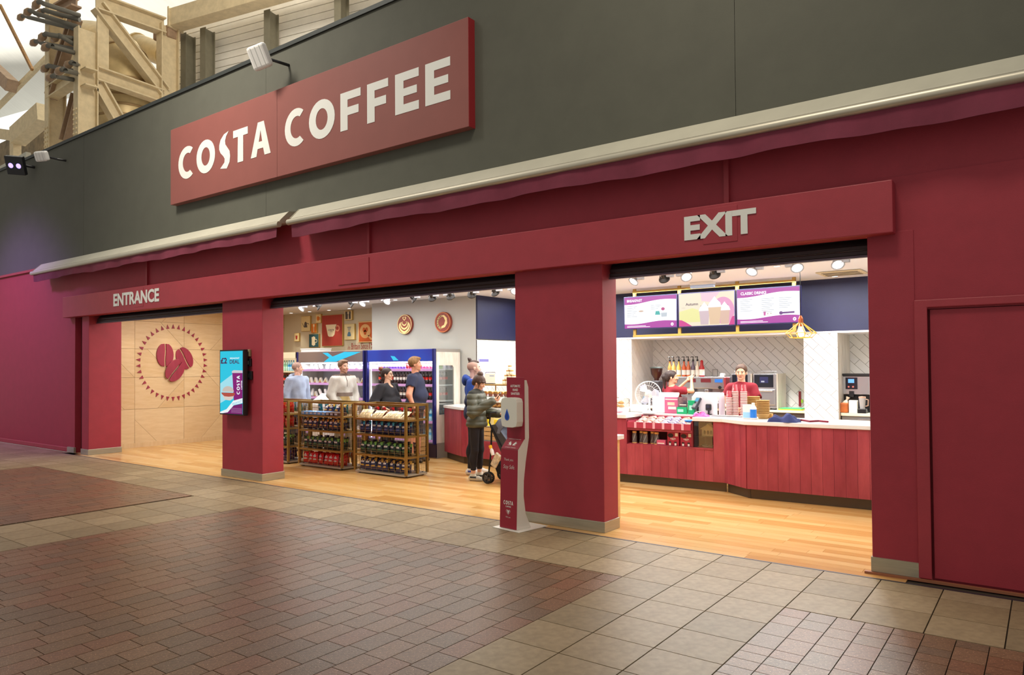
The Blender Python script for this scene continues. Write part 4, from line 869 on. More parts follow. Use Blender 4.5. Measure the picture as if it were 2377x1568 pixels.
# ================================================================ snack racks
BRZ = mat('bronze_frame', (150, 118, 58), .4, .55, var=.08, scale=8); WIRE = mat('bronze_wire', (168, 142, 88), .4, .6); ALUB = mat('rack_base', (170, 164, 150), .4, .5)
SHZ = (.05, .315, .635, .885)
def rack(x0, x1, label):
    w = x1-x0; d = .52; t = thing('snack_rack', label, 'rack', (x0, 1.43, 0)); q = .018
    for x in (q, w-q):
        for y in (q, d*.52, d-q): MB().box((x-q, y-q, .045), (x+q, y+q, 1.12)).build('post', BRZ, t)
    for y in (q, d-q): MB().box((2*q, y-q, 1.085), (w-2*q, y+q, 1.12)).build('top_rail', BRZ, t)
    for x in (q, w-q): MB().box((x-q*.9, 2*q, 1.085), (x+q*.9, d-2*q, 1.119)).build('top_rail', BRZ, t)
    for k, z in enumerate(SHZ):
        s = MB().box((2*q, .004, z-.03), (w-2*q, d-.004, z)); s.box((.004, 2*q, z-.028), (2*q, d-2*q, z-.002)).box((w-2*q, 2*q, z-.028), (w-.004, d-2*q, z-.002)); sh = s.build('shelf', ALUB if k == 0 else BRZ, t)
        b = MB()
        for zz in (.05, .085): b.tube((2*q, .012, z+zz), (w-2*q, .012, z+zz), .0022, n=4, cap=False)
        n = int(w/.12)
        for i in range(1, n): b.tube((w*i/n, .012, z), (w*i/n, .012, z+.085), .002, n=4, cap=False)
        b.build('wire_guard', WIRE, sh)
    for x, nm in ((q, 'wire_side'), (w-q, 'wire_side')):
        b = MB()
        for i in range(1, 10): b.tube((x, d*i/10, .06), (x, d*i/10, 1.09), .002, n=4, cap=False)
        z = .12
        while z < 1.08: b.tube((x, 2*q, z), (x, d-2*q, z), .002, n=4, cap=False); z += .062
        b.build(nm, WIRE, t)
    b = MB()
    for i in range(1, int(w/.06)): b.tube((w*i/int(w/.06), d-q, .06), (w*i/int(w/.06), d-q, 1.09), .0018, n=4, cap=False)
    b.build('wire_back', WIRE, t)
    for x in (.07, w-.07):
        for y in (.07, d-.07): MB().tube((x-.012, y, .026), (x+.012, y, .026), .026, n=12).tube((x, y, .03), (x, y, .06), .012, n=8).build('castor', BLK, t)
    return t
RK = {'pillar': (-11.62, -10.47), 'middle': (-10.20, -9.08), 'end': (-8.80, -7.65)}
rack(*RK['pillar'], 'bronze wire snack rack half hidden by the screen pillar'); rack(*RK['middle'], 'bronze wire snack rack in the middle of the row'); rack(*RK['end'], 'bronze wire snack rack at the open end of the row')
def foil(name, c): return mat('foil_'+name, c, .3, .15, bump=.25, bscale=30, spec=.6)
def bagmesh(name, base, corner, label, patch, w=.118, h=.185, d=.055, seed=0):
    """pillow packet: 5x6 cells front and back, crimped ends; printed areas by face"""
    rr = random.Random(seed); b = MB(); nx, nz = 5, 7; ms = [foil(*base), foil(*corner), foil(*label), foil(*patch)]
    for s in (-1, 1):
        vs = []
        for j in range(nz+1):
            for i in range(nx+1):
                u, v = i/nx*2-1, j/nz*2-1; puff = max(0, (1-u**4)*(1-abs(v)**3))**.7
                vs.append((u*w/2*(1-.06*(1-abs(v))), s*(d/2*puff+(rr.uniform(-.005, .005) if puff else 0))+.0, (v+1)*h/2))
        fs = []; mm = []
        for j in range(nz):
            for i in range(nx):
                a = j*(nx+1)+i; f = (a, a+1, a+nx+2, a+nx+1); fs.append(f if s < 0 else f[::-1])
                m = 0
                if s < 0: m = 1 if (j >= 5 and i >= 3 and j+i >= 9) else 2 if (j == 4 and 1 <= i <= 3) else 3 if (j == 2 and 1 <= i <= 3) or (j == 5 and i == 2) else 0
                mm.append(m)
        b.add(vs, fs, mm)
    return b.mesh(name, ms, True)
NV = ('navy', (26, 30, 78)); WHL = ('white', (206, 206, 204)); GLD = ('gold', (196, 156, 62)); GRN = ('green', (40, 110, 70)); LIM = ('lime', (110, 166, 70)); CYA = ('cyan', (60, 160, 200)); REDF = ('red', (206, 20, 26)); ORG = ('orange', (214, 84, 30)); YLW = ('amber', (226, 160, 70)); DGN = ('darkgreen', (22, 44, 44)); PUR = ('purple', (60, 34, 96)); PNK = ('pink', (176, 90, 140)); CRF = ('cream', (226, 206, 160)); BUR = ('burgundy', (110, 24, 36)); SIL = ('silver', (170, 168, 176)); TEF = ('teal', (40, 130, 140)); BLU = ('blue', (40, 84, 160)); CHO = ('choc', (70, 40, 40))
BM = {'navy and gold': [bagmesh('navy_gold_bag', NV, GLD, WHL, GLD, seed=i) for i in range(3)], 'navy and cyan': [bagmesh('navy_cyan_bag', NV, CYA, WHL, BLU, seed=i) for i in range(3)],
      'dark green': [bagmesh('green_bag', DGN, LIM, WHL, GRN, seed=i) for i in range(3)], 'red': [bagmesh('red_bag', REDF, REDF, WHL, WHL, seed=i) for i in range(3)], 'orange and red': [bagmesh('orange_bag', REDF, ORG, YLW, ORG, w=.135, h=.20, d=.07, seed=i) for i in range(3)],
      'purple and pink': [bagmesh('purple_bag', PUR, PUR, PNK, SIL, seed=i) for i in range(3)], 'cream': [bagmesh('cream_packet', CRF, CRF, WHL, ('straw', (206, 180, 130)), d=.03, h=.18, seed=i) for i in range(3)], 'burgundy': [bagmesh('burgundy_packet', BUR, REDF, WHL, BUR, h=.15, seed=i) for i in range(3)],
      'silver and navy': [bagmesh('silver_bag', SIL, NV, NV, SIL, seed=i) for i in range(3)], 'deep purple': [bagmesh('plum_bag', PUR, NV, PUR, WHL, seed=i) for i in range(3)], 'teal': [bagmesh('teal_bag', TEF, TEF, WHL, BLU, h=.17, seed=i) for i in range(3)]}
SN = ('bottom', 'lower', 'upper', 'top')
def bags(rk, sh, col, n, y, tilt, where, x0=.06, x1=None, dz=0.0):
    a, b = RK[rk]; w = (b-a) if x1 is None else x1
    for i in range(n):
        o = link('snack_bag', BM[col][i % 3], None, (a+x0-.012+(w-x0-.036)*(i+.5)/n+U(-.008, .008), y+U(-.006, .006), SHZ[sh]+.011+dz))
        o.rotation_euler = (math.radians(tilt+U(-5, 5)), math.radians(U(-5, 5)), math.radians(U(-11, 11)))
        tag(o, '%s snack bag, %s %s, %s shelf of the %s rack' % (col, ORD[i], where, SN[sh], rk), 'snack bag', 'snack bags on the racks')
for rk, fronts, backs in (('pillar', ('purple and pink', 'dark green', 'orange and red', 'orange and red'), ('deep purple', 'silver and navy', 'burgundy', 'teal')),
                          ('middle', ('red', 'dark green', 'navy and gold', None), ('red', 'silver and navy', 'navy and cyan', 'teal')),
                          ('end', ('navy and gold', 'dark green', 'navy and cyan', None), ('silver and navy', 'deep purple', 'silver and navy', 'burgundy'))):
    for sh in range(4):
        n = 7 if fronts[sh] == 'orange and red' else 8
        if fronts[sh]:
            bags(rk, sh, fronts[sh], n, 1.43+.085, -8, 'in the front row'); bags(rk, sh, fronts[sh], n-1, 1.43+.175, -4, 'in the second row', x0=.10)
        bags(rk, sh, backs[sh], 6, 1.43+.40, 6, 'in the rear row')
bags('end', 3, 'cream', 8, 1.43+.05, -52, 'in the sloping row'); bags('middle', 3, 'navy and gold', 4, 1.43+.27, -30, 'in the heap', x0=.34, x1=.9)
def boxbar(rk, i, n, c, cn, z):
    a, b = RK[rk]; w = .095; x = a+.10+i*.105
    t = thing('snack_box', '%s snack box, %s from the pillar, top shelf of the middle rack' % (cn, ORD[i]), 'box', (x, 1.43+.12, z), group='snack boxes on the middle rack')
    MB().box((-w/2, -.09, 0), (w/2, .12, .055)).build('carton', foil(*c), t, bev=.003); MB().box((-w*.32, -.0925, .012), (w*.32, -.089, .042)).build('label', foil('pale', (196, 206, 226)), t)
for i in range(9): boxbar('middle', i, 9, ('lightblue', (96, 160, 224)) if i < 6 else CHO, 'light blue' if i < 6 else 'dark brown', SHZ[3]+.002)

# ================================================================ chillers and their bottles
CABW = mat('cabinet_white', (232, 232, 236), .35); CABG = mat('cabinet_grey', (150, 146, 142), .4, .3); NVM = mat('navy_metal', (34, 36, 104), .25, .3); LIL = mat('lilac_strip', (206, 160, 220), .4); HDR = mat('blue_header', (24, 70, 190), .12, coat=1.0, rgb2=(30, 40, 150), scale=1.2, detail=1); CYB = mat('cyan_reflection_paint', (40, 190, 236), .15, coat=1.0)
STRIP = emis('cabinet_strip', (240, 246, 255), 5.0); MARB = mat('marbled_panel', (226, 220, 210)); PGL = glass('chiller_glass')
FY = 3.5; FX = (-12.80, -10.70, -10.66, -8.86); FH = 2.03
def zY(px, py, Y): return P(px, py, Y=Y).z
SHF = [.32, .67, zY(900, 927.5, FY+.1), zY(900, 892.5, FY+.1), zY(900, 858, FY+.1)]
def chiller(x0, x1, label, hdr):
    w = x1-x0; t = thing('drinks_chiller', label, 'fridge', (x0, FY, 0)); D = .76
    MB().box((.03, D-.04, .10), (w-.03, D, FH)).build('back', CABW, t); MB().box((0, .06, FH-.06), (w, D, FH)).box((0, .05, 0), (w, D, .28), 1).build('casing', [CABG, CABG], t)
    MB().box((0, .03, .02), (w, .06, .27)).build('grille', mat('chiller_grille', (60, 50, 70), .4, .4), t)
    MB().box((0, .06, .28), (.03, D, FH-.06)).build('side_panel', MARB, t)
    sp = MB(); M = leftw((w-.03, 0, 0)); sp.poly([[(.06, .28), (D, .28), (D, FH-.06), (.06, FH-.06)], [(.13, .80), (.13, 1.72), (.53, 1.72), (.57, 1.68), (.57, .80)]], .03, M); sp.build('side_panel', MARB, t)
    MB().box((w-.02, .13, .80), (w-.014, .57, 1.72)).build('side_window', PGL, t)
    h = MB().box((.02, 0, FH-.23), (w-.02, .04, FH)).build('header', hdr, t, bev=.006)
    q = front((0, -.002, FH-.23))
    MB().poly([[(w*.42, .01), (w*.60, .01), (w*.95, .20), (w*.72, .21), (w*.55, .12), (w*.48, .2), (w*.40, .2), (w*.5, .1)]] if hdr is not HDR else [[(w*.42, .02), (w*.5, .02), (w*.44, .10), (w*.38, .11)]], 0, q).build('print', CYB, h)  # cyan reflections of the glossy header, painted on as flat shapes
    for x in (0, w-.045): MB().box((x, -.01, .26), (x+.045, .05, FH)).build('post', NVM, t, bev=.004)
    MB().box((.05, .07, FH-.26), (w-.05, .12, FH-.235)).build('light_strip', STRIP, t)
    for x in (.06, w-.09): MB().box((x, .07, .3), (x+.02, .085, FH-.26)).build('light_strip', emis('side_strip', (236, 240, 255), 2.0), t)
    for k, z in enumerate(SHF):
        s = MB().box((.035, .10, z-.02), (w-.035, D-.04, z)).build('shelf', CABW, t); MB().box((.035, .085, z-.035), (w-.035, .10, z+.012)).build('price_strip', LIL, s)
    lamp('chiller_light', 'AREA', ((x0+x1)/2, FY+.16, FH-.28), 46, (.95, .97, 1.0), target=((x0+x1)/2, FY+.32, 0), size=w*.85, size_y=.08)
    return t
HD2 = mat('header_mirror', (150, 140, 140), .12, .6)
chiller(FX[0], FX[1], 'open food chiller with the mirrored header left of the drinks chiller', HD2)
chiller(FX[2], FX[3], 'open drinks chiller with the deep blue header beside the grey wall', HDR)
def bottle(name, cap, body, lab, r=.031, h=.235, can=False):
    ms = [mat('cap_'+name, cap, .35), mat('liquid_'+name, body, .08, spec=.6, coat=.5), mat('label_'+name, lab, .4)]
    if can: return MB().lathe([(r*.8, 0), (r, .012), (r, h*.35), (r, h*.75), (r, h*.92), (r*.82, h)], 10, ms=[1, 1, 2, 1, 0]).mesh(name, ms, True)
    return MB().lathe([(r*.9, 0), (r, .01), (r, h*.38), (r*.93, h*.39), (r*.93, h*.60), (r, h*.61), (r*.9, h*.72), (r*.42, h*.88), (r*.42, h*.90), (r*.46, h*.905), (r*.46, h)], 10, ms=[1, 1, 1, 2, 2, 1, 1, 1, 0, 0]).mesh(name, ms, True)
BT = {'cola': bottle('cola_bottle', (30, 24, 26), (30, 14, 14), (216, 40, 40)), 'red-capped cola': bottle('red_cap_bottle', (200, 30, 30), (36, 14, 12), (226, 70, 50)), 'water': bottle('water_bottle', (60, 140, 200), (170, 216, 230), (60, 160, 214)), 'green water': bottle('green_water_bottle', (70, 120, 100), (176, 216, 190), (150, 206, 170)),
      'pink can of drink': bottle('pink_can', (206, 206, 214), (186, 80, 120), (236, 226, 236), .028, .15, True), 'purple can of drink': bottle('purple_can', (200, 196, 216), (96, 60, 150), (206, 196, 236), .028, .15, True), 'dark red can of drink': bottle('red_can', (214, 206, 196), (130, 24, 40), (196, 60, 60), .028, .15, True),
      'dark juice': bottle('juice_bottle', (40, 40, 44), (46, 20, 24), (236, 232, 226)), 'pale water': bottle('pale_water_bottle', (70, 150, 210), (190, 226, 236), (120, 196, 230))}
def drinks(x0, x1, z, y, n, kinds, where, place, yrow=1):
    k = 0
    for i in range(n):
        kd = kinds[min(len(kinds)-1, int(i*len(kinds)/n))]
        o = link('drink_can' if 'can' in kd else 'drink_bottle', BT[kd], None, (x0+(x1-x0)*(i+.5)/n, y, z+.001), U(0, 6))
        tag(o, '%s%s, %s from the entrance side, %s shelf of the %s' % (kd, '' if 'can' in kd else ' bottle', ORD[i], where, place), 'can' if 'can' in kd else 'bottle', 'drinks on the %s' % place)
a, b = FX[2]+.20, FX[3]-.10
for z, kd, n, wn in ((SHF[4], ('purple can of drink', 'purple can of drink', 'dark red can of drink', 'pink can of drink'), 20, 'top'), (SHF[3], ('red-capped cola', 'dark juice', 'dark juice', 'cola'), 18, 'second'), (SHF[2], ('red-capped cola', 'dark juice', 'cola'), 18, 'third'), (SHF[1], ('pale water', 'water'), 18, 'fourth'), (SHF[0], ('pale water', 'pale water'), 16, 'lowest')):
    drinks(a, b, z, FY+.15, n, kd, wn, 'drinks chiller')
for z, kd, wn in ((SHF[3], ('cola',), 'second'), (SHF[2], ('cola',), 'third'), (SHF[1], ('water',), 'fourth')):
    for i in range(4):
        o = link('drink_bottle', BT[kd[0]], None, (FX[3]-.13, FY+.24+i*.085, z+.001)); tag(o, '%s bottle seen through the side window, %s from the front, %s shelf' % (kd[0], ORD[i], wn), 'bottle', 'bottles behind the side window')
o = thing('drink_carton', 'green carton on the top shelf behind the chiller side window', 'carton', (FX[3]-.15, FY+.30, SHF[4]+.004)); MB().box((-.06, -.06, 0), (.06, .06, .16)).build('body', mat('carton_green', (110, 190, 60), .4), o, bev=.003); MB().box((-.062, -.062, .11), (.062, .062, .16)).build('band', mat('carton_grey', (84, 84, 84), .4), o)
# sandwiches in the food chiller
SWB = mat('sandwich_card', (222, 214, 206), .5); SWL = mat('sandwich_label', (150, 30, 90), .5); SWF = mat('sandwich_filling', (200, 150, 110), .6, rgb2=(150, 160, 96), scale=40); WRP = mat('white_wrap', (240, 236, 236), .35)
w_ = MB(); w_.poly([[(-.065, 0), (.065, 0), (.0, .125)]], .055, front((0, .03, 0)), 0); sm1 = w_.mesh('sandwich_card', SWB)
sm2 = MB().poly([[(-.045, .01), (.045, .01), (0, .095)]], .002, front((0, -.027, 0))).mesh('filling', SWF); sm3 = MB().poly([[(-.03, .0), (.03, .0), (.03, .022), (-.03, .022)]], .003, front((0, -.0285, .002))).mesh('label', SWL)
rl = MB().lathe([(.0, 0), (.03, .01), (.036, .06), (.03, .15), (.012, .17)], 9, sx=1.1).mesh('wrap_roll', WRP, True)
a, b = FX[0]+.18, FX[1]-.14
for sh, wn in ((4, 'top'), (3, 'second'), (2, 'third'), (1, 'fourth'), (0, 'lowest')):
    n = 11
    for i in range(n):
        x = a+(b-a)*(i+.5)/n; z = SHF[sh]+.001
        if (sh in (4, 2) and i % 4 != 1) or sh == 0:
            o = link('wrapped_roll', rl, None, (x, FY+.20, z+.014)); o.rotation_euler = (math.radians(-14), math.radians(U(-20, 20)), U(0, 3)); tag(o, 'white wrapped roll, %s from the entrance side, %s shelf of the food chiller' % (ORD[i], wn), 'wrap', 'food in the chiller')
        else:
            t = thing('sandwich_pack', 'sandwich pack, %s from the entrance side, %s shelf of the food chiller' % (ORD[i], wn), 'sandwich', (x, FY+.17, z), U(-.3, .3), 'food in the chiller')
            link('card', sm1, t); link('filling', sm2, t); link('label', sm3, t)
# ambient shelves of bottles at the far side
t = thing('bottle_shelf', 'cream shelving full of bottles beside the food chiller', 'shelf', (-14.1, FY, 0)); w = 1.26
CRS = mat('shelf_cream', (222, 208, 176), .5)
MB().box((0, .40, 0), (w, .45, FH)).build('back', CRS, t)
for x in (0, w-.03): MB().box((x, 0, 0), (x+.03, .40, FH)).build('side_panel', CRS, t)
MB().box((0, -.02, FH-.13), (w, .03, FH)).build('header', CRS, t); MB().box((w*.12, -.024, FH-.115), (w*.46, -.019, FH-.015)).build('print', mat('print_pinkish', (214, 130, 150), .5), t)
AZ = [.25, .62, zY(665, 922, FY), zY(665, 893, FY), zY(665, 862, FY)]
for z in AZ: MB().box((.03, .0, z-.03), (w-.03, .40, z)).build('shelf', CRS, t)
for z, kd, wn in ((AZ[4], ('green water', 'green water', 'water'), 'top'), (AZ[3], ('red-capped cola',), 'second'), (AZ[2], ('cola', 'red-capped cola'), 'third'), (AZ[1], ('cola',), 'fourth'), (AZ[0], ('cola',), 'lowest')):
    drinks(-14.02, -12.92, z, FY+.10, 14, kd, wn, 'cream shelving')
# white slatted crate stand behind the racks
c = P(748, 922, Y=3.18); t = thing('display_crate', 'white slatted display crate between the hooded and the zip-top customers', 'crate', (c.x, 3.18, 0))
MB().box((-.19, -.2, 0), (.19, .2, .9)).build('plinth', mat('crate_stand', (226, 222, 222), .5), t, bev=.005)
for k in range(4):
    MB().obox((-.16+k*.107, -.02, 1.04), (.046, 0, 0), (0, .19, .11), (0, -.004, .008)).build('slat', mat('crate_white', (240, 236, 232), .5), t)
MB().box((-.21, -.21, .9), (.21, .21, .955)).build('rim', mat('crate_white', (240, 236, 232), .5), t)
# top-shelf bits on the food chiller
c = P(692, 812, Y=3.7); t = thing('storage_box', 'flat white storage box lying on the food chiller', 'box', (FX[0]+.3, 3.75, FH)); MB().box((-.28, -.16, 0), (.34, .16, .06)).build('tray', PLW, t, bev=.006); MB().box((-.29, -.17, .055), (.35, .17, .075)).build('lid', PLW, t, bev=.004)

# ================================================================ the service counter
CNB = [mat('stained_board_%d' % i, c, .42, var=.18, scale=2.2, stretch=(3, 3, .8), bump=.06, bscale=40, detail=7, rgb2=d) for i, (c, d) in enumerate((((144,46,62),(174,68,82)),((138,42,58),(166,62,76)),((148,50,64),(180,74,86))))]
KICK = mat('kick_plate', (84, 72, 58), .35, .4); TOPW = mat('white_worktop', (238, 236, 234), .2, spec=.5, rgb2=(230, 228, 226), scale=3)
ct = thing('service_counter', 'long service counter faced with red stained boards', 'counter', (-5, 3.05, 0)); OX = Vector((5, -3.05, 0))
def seg(a, b, z0=.125, z1=.93, n=None, kick=True, solid=True):
    a, b = Vector((*a, 0)), Vector((*b, 0)); d = (b-a).normalized(); nrm = Vector((d.y, -d.x, 0)); L = (b-a).length; n = n or max(1, round(L/.125))
    for i in range(n):
        p, q = a+d*(L*i/n+.0012), a+d*(L*(i+1)/n-.0012)
        MB().obox((p+q)/2+nrm*.006+OX+Vector((0, 0, (z0+z1)/2)), (q-p)/2, nrm*.009, (0, 0, (z1-z0)/2)).build('board', CNB[random.randrange(3)], ct)
    if kick: MB().obox((a+b)/2-nrm*.045+OX+Vector((0, 0, .06)), d*L/2, nrm*.006, (0, 0, .06)).build('kick_plate', KICK, ct)
    if solid: MB().obox((a+b)/2-nrm*.055+OX+Vector((0, 0, (z0+z1)/2-.001)), d*(L/2-.03), nrm*.05, (0, 0, (z1-z0)/2)).build('carcass', CNB[1], ct)
C0, C1, C2, C3, C4, C5 = (-8.80, 3.73), (-8.05, 3.30), (-4.98, 3.05), (-3.40, 3.09), (-3.02, 2.79), (-1.14, 2.86)
seg(C0, C1); seg(C1, (-7.72, 3.275)); seg((-5.85, 3.12), C2); seg((-7.72, 3.275), (-5.85, 3.12), z1=.42)
NX0, NX1 = -4.80, -3.55
seg(C2, (NX0, 3.055)); seg((NX0, 3.055), (NX1, 3.085), z1=.565); seg((NX1, 3.085), C3); seg(C3, C4); seg(C4, C5)
def cb(name, a, b, m, bev=0): return MB().box(tuple(Vector(a)+OX), tuple(Vector(b)+OX)).build(name, m, ct, bev=bev)
NR = mat('niche_red', (112, 24, 38), .5)
cb('niche_back', (NX0, 3.50, .55), (NX1, 3.53, .925), NR); cb('niche_floor', (NX0, 3.06, .55), (NX1, 3.5, .572), CNB[1]); cb('niche_side', (NX0-.02, 3.06, .55), (NX0, 3.5, .925), NR); cb('niche_shelf', (NX0, 3.055, .765), (-3.84, 3.5, .80), CNB[0])
cb('glass_shelf', (-3.80, 3.09, .72), (NX1, 3.48, .727), PGL); cb('niche_post', (-3.845, 3.06, .57), (-3.825, 3.5, .93), NR)
cb('back_panel', (-8.6, 3.95, 0), (-1.2, 3.98, .92), CABG)
wt = MB(); wt.poly([[(-8.82, 3.70), (-8.06, 3.265), (-4.98, 3.015), (NX0, 3.02), (NX0, 3.50), (-3.83, 3.50), (-3.83, 3.045), (-3.42, 3.055), (-3.04, 2.755), (-1.13, 2.825), (-1.13, 3.62), (-3.2, 3.75), (-8.05, 4.0), (-8.46, 4.27), (-8.82, 4.27)]], .05, Matrix.Translation((0, 0, .932)))
tag(wt.build('worktop', TOPW, None, bev=.006), 'long white worktop running along the red service counter', 'worktop')
WZ = .983
# ================================================================ things on and behind the counter
def up1(label, name, cat, p, rz=0.0, group=None): return thing(name, label, cat, p, rz, group)
def W_(px, py): return P(px, py, Z=WZ)
CUPR = mat('cup_red', (168, 40, 58), .45); CUPW = mat('cup_rim', (236, 222, 214), .4); CLR = glass('clear_plastic', opacity=.35)
cm = MB().lathe([(.0, .105), (.029, .105), (.042, .012), (.0455, .010), (.0455, .0), (.0448, .0)], 16, ms=[0, 0, 1, 1, 1]).mesh('paper_cup', [CUPR, CUPW], True)
cc = MB().lathe([(.0, .105), (.029, .105), (.043, .0), (.040, .0)], 14).mesh('clear_cup', mat('clear_cup', (226, 214, 226), .15, spec=.6), True)
tr_t = W_(1706, 968); t = thing('cup_tray', 'flat grey tray under the cup stacks on the worktop', 'tray', (tr_t.x, tr_t.y, WZ)); MB().box((-.30, -.08, 0), (.22, .09, .008)).box((-.30, -.08, .008), (.22, -.072, .016)).build('base', GREY, t, bev=.002)
def stack(px, py, n, me, nm, lab, cat='cup', gap=.0215, gr=None):
    p = W_(px, py)
    for i in range(n):
        o = link(nm, me, None, (p.x, p.y, WZ+.009+i*gap), U(0, 6)); tag(o, '%s, %s from the bottom' % (lab, ORD[i]), cat, gr)
    return p
for px, py, n, w in ((1693, 966, 12, 'shortest stack'), (1707, 966, 16, 'tall middle stack'), (1727, 967, 16, 'tall stack beside the white box')):
    p = stack(px, py, n, cm, 'paper_cup', 'red paper cup in the %s' % w, gr='red paper cups')
    word_o = MB(); word(word_o, 'COSTA', 0, .06, 0, .012, frame(p+Vector((0, -.0385, .009+(n-1)*.0215+.03)), (0, 0, 1), (-1, 0, 0))); tp = [o for o in bpy.data.objects if o.name.startswith('paper_cup')][-1]
    word_o.v = [tuple(Vector(v)-tp.location) for v in word_o.v]; o_ = word_o.build('lettering', WHITE_L, tp); o_.rotation_euler = (0, 0, 0); tp.rotation_euler = (0, 0, 0)
stack(1676, 965, 14, cc, 'clear_cup', 'clear plastic cup in the stack beside the tills', gap=.016, gr='clear plastic cups')
def box3(name, label, cat, p, sx, sy, sz, m, rz=0, bev=.004, part='carton'):
    t = thing(name, label, cat, p, rz); MB().box((-sx/2, -sy/2, 0), (sx/2, sy/2, sz)).build(part, m, t, bev=bev); return t
def sheet_(t, x0, x1, z0, z1, y, m, name='print', k=0): return MB().poly([[(x0, z0), (x1, z0), (x1, z1), (x0, z1)]], .0008, front((0, y-.001*k, 0))).build(name, m, t)
LBL = mat('label_blue', (150, 200, 236), .4); BLUE = mat('bottle_blue', (40, 120, 210), .25)
p = W_(1735, 973); t = box3('tissue_box', 'white paper box with pale blue print on the worktop', 'box', (p.x, p.y, WZ), .10, .07, .19, WS); sheet_(t, -.045, .045, .015, .09, -.036, LBL)
p = W_(1749, 974); t = thing('spray_bottle', 'blue and white cleaning bottle between the box and the bowls', 'bottle', (p.x, p.y, WZ)); MB().lathe([(.036, 0), (.04, .01), (.04, .15), (.022, .18), (.018, .185)], 16, ms=[0]*4).build('body', PLW, t, sharp=50); MB().lathe([(.041, .02), (.041, .13)], 16, cap=False).build('label', BLUE, t, smooth=True); MB().lathe([(.019, .185), (.02, .19), (.02, .215), (0, .216)], 12).build('cap', PLW, t, sharp=50)
CARD = mat('kraft_card', (188, 146, 84), .7, var=.08, scale=9); CARD2 = mat('kraft_dark', (160, 116, 62), .7)
bw_ = MB().lathe([(.055, 0), (.085, .065), (.088, .066), (.088, .07), (.082, .066), (.054, .004), (0, .004)], 18).mesh('paper_bowl', CARD, True)
for px, py, n, w in ((1741, 968, 8, 'far bowl stack'), (1768, 973, 9, 'front bowl stack')):
    p = W_(px, py)
    for i in range(n): tag(link('paper_bowl', bw_, None, (p.x, p.y+(.16 if n == 8 else .06), WZ+.001+i*.0215+(.05 if n == 8 else 0))), 'brown paper bowl in the %s, %s from the bottom' % (w, ORD[i]), 'bowl', 'brown paper bowls')
p = W_(1741, 968); box3('bowl_stand', 'low card box under the far bowl stack', 'box', (p.x, p.y+.16, WZ), .16, .12, .05, CARD2)
p = W_(1785, 971); t = box3('card_sleeve', 'small brown card box in front of the bowl stack', 'box', (p.x-.02, p.y-.03, WZ), .15, .07, .065, CARD, bev=.006)
MB().box((-.076, -.036, .03), (.076, .036, .034)).build('flap', CARD2, t)
# folded navy apron with a burgundy strap
p = W_(1820, 980); t = thing('folded_apron', 'crumpled navy apron lying on the worktop', 'apron', (p.x, p.y+.02, WZ)); nn = 16; vs = []
for k in (0, 1):
    for i in range(nn+1):
        for j in range(nn+1):
            u, v = i/nn*2-1, j/nn*2-1; e = max(0, 1-max(abs(u), abs(v))**6); h = (.06+.022*math.sin(5*u+2*v)+.02*math.sin(7*v-3*u)+.012*math.sin(11*u*v+9*u))*e
            vs.append((u*.17*(1+.1*math.sin(4*v)), v*.12*(1+.12*math.sin(5*u)), h if k == 0 else 0.0015))
q = (nn+1)*(nn+1); f_ = [(i*(nn+1)+j, (i+1)*(nn+1)+j, (i+1)*(nn+1)+j+1, i*(nn+1)+j+1) for i in range(nn) for j in range(nn)]
MB().add(vs, f_+[tuple(a+q for a in f[::-1]) for f in f_]).build('cloth', mat('navy_cloth', (52, 62, 112), .9, var=.2, scale=8), t, smooth=True)
sp_ = [W_(1845, 979), W_(1862, 978), W_(1880, 981), W_(1900, 980), W_(1922, 982)]; MB().path([Vector((v.x-t.location.x, v.y-t.location.y, .012)) for v in sp_], .012, 8).build('strap', mat('burgundy_cloth', (122, 22, 48), .9), t)
# tills, card readers and leaflets
for px0, px1, py0, lab in ((1514, 1568, 952, 'white back of the till beside the desk fan'), (1606, 1664, 962, 'white back of the till beside the cups')):
    a, b = P(px0, py0, Y=3.70), P(px1, py0, Y=3.70); w = b.x-a.x; h = P(px0, 921, Y=3.70).z-WZ
    t = thing('till', lab, 'till', (a.x, 3.70, WZ)); MB().box((0, 0, 0), (w, .03, h)).build('screen_back', mat('till_white', (236, 236, 242), .35), t, bev=.004)
    MB().add([(0, .03, h*.6), (w, .03, h*.6), (w, .16, h+.04), (0, .16, h+.04), (0, .03, h), (w, .03, h), (w, .15, h+.06), (0, .15, h+.06)], [(0, 1, 5, 4), (4, 5, 6, 7), (1, 2, 6, 5), (0, 4, 7, 3), (2, 3, 7, 6), (0, 3, 2, 1)]).build('hood', PLW, t)
    MB().box((w*.2, .05, 0), (w*.8, .13, h*.55)).build('base', DGREY, t)
a = P(1541, 955, Y=3.66); t = thing('pink_leaflet', 'pink and white leaflet propped against the fan-side till', 'leaflet', (a.x+.11, 3.68, WZ)); PNKP = mat('leaflet_pink', (206, 100, 140), .5)
MB().box((-.105, 0, 0), (.105, .006, .24)).build('card', PNKP, t); sheet_(t, -.095, .095, .20, .215, -.001, WS); sheet_(t, -.06, .05, .12, .165, -.001, mat('leaflet_cream', (236, 206, 180), .5)); sheet_(t, -.05, .07, .06, .10, -.001, WS)
a = P(1571, 957, Y=3.62); t = thing('green_holder', 'green leaflet holder with a dark photo card between the tills', 'leaflet', (a.x+.12, 3.66, WZ)); GRP = mat('holder_green', (20, 170, 110), .4)
MB().box((-.12, -.04, 0), (.03, .0, .10)).build('pocket', GRP, t); MB().box((-.115, -.005, .10), (.025, .003, .245)).build('photo_card', mat('photo_navy', (40, 44, 66), .4, rgb2=(150, 120, 120), scale=9), t); MB().box((.045, -.03, 0), (.14, .01, .20)).build('tall_pocket', GRP, t)
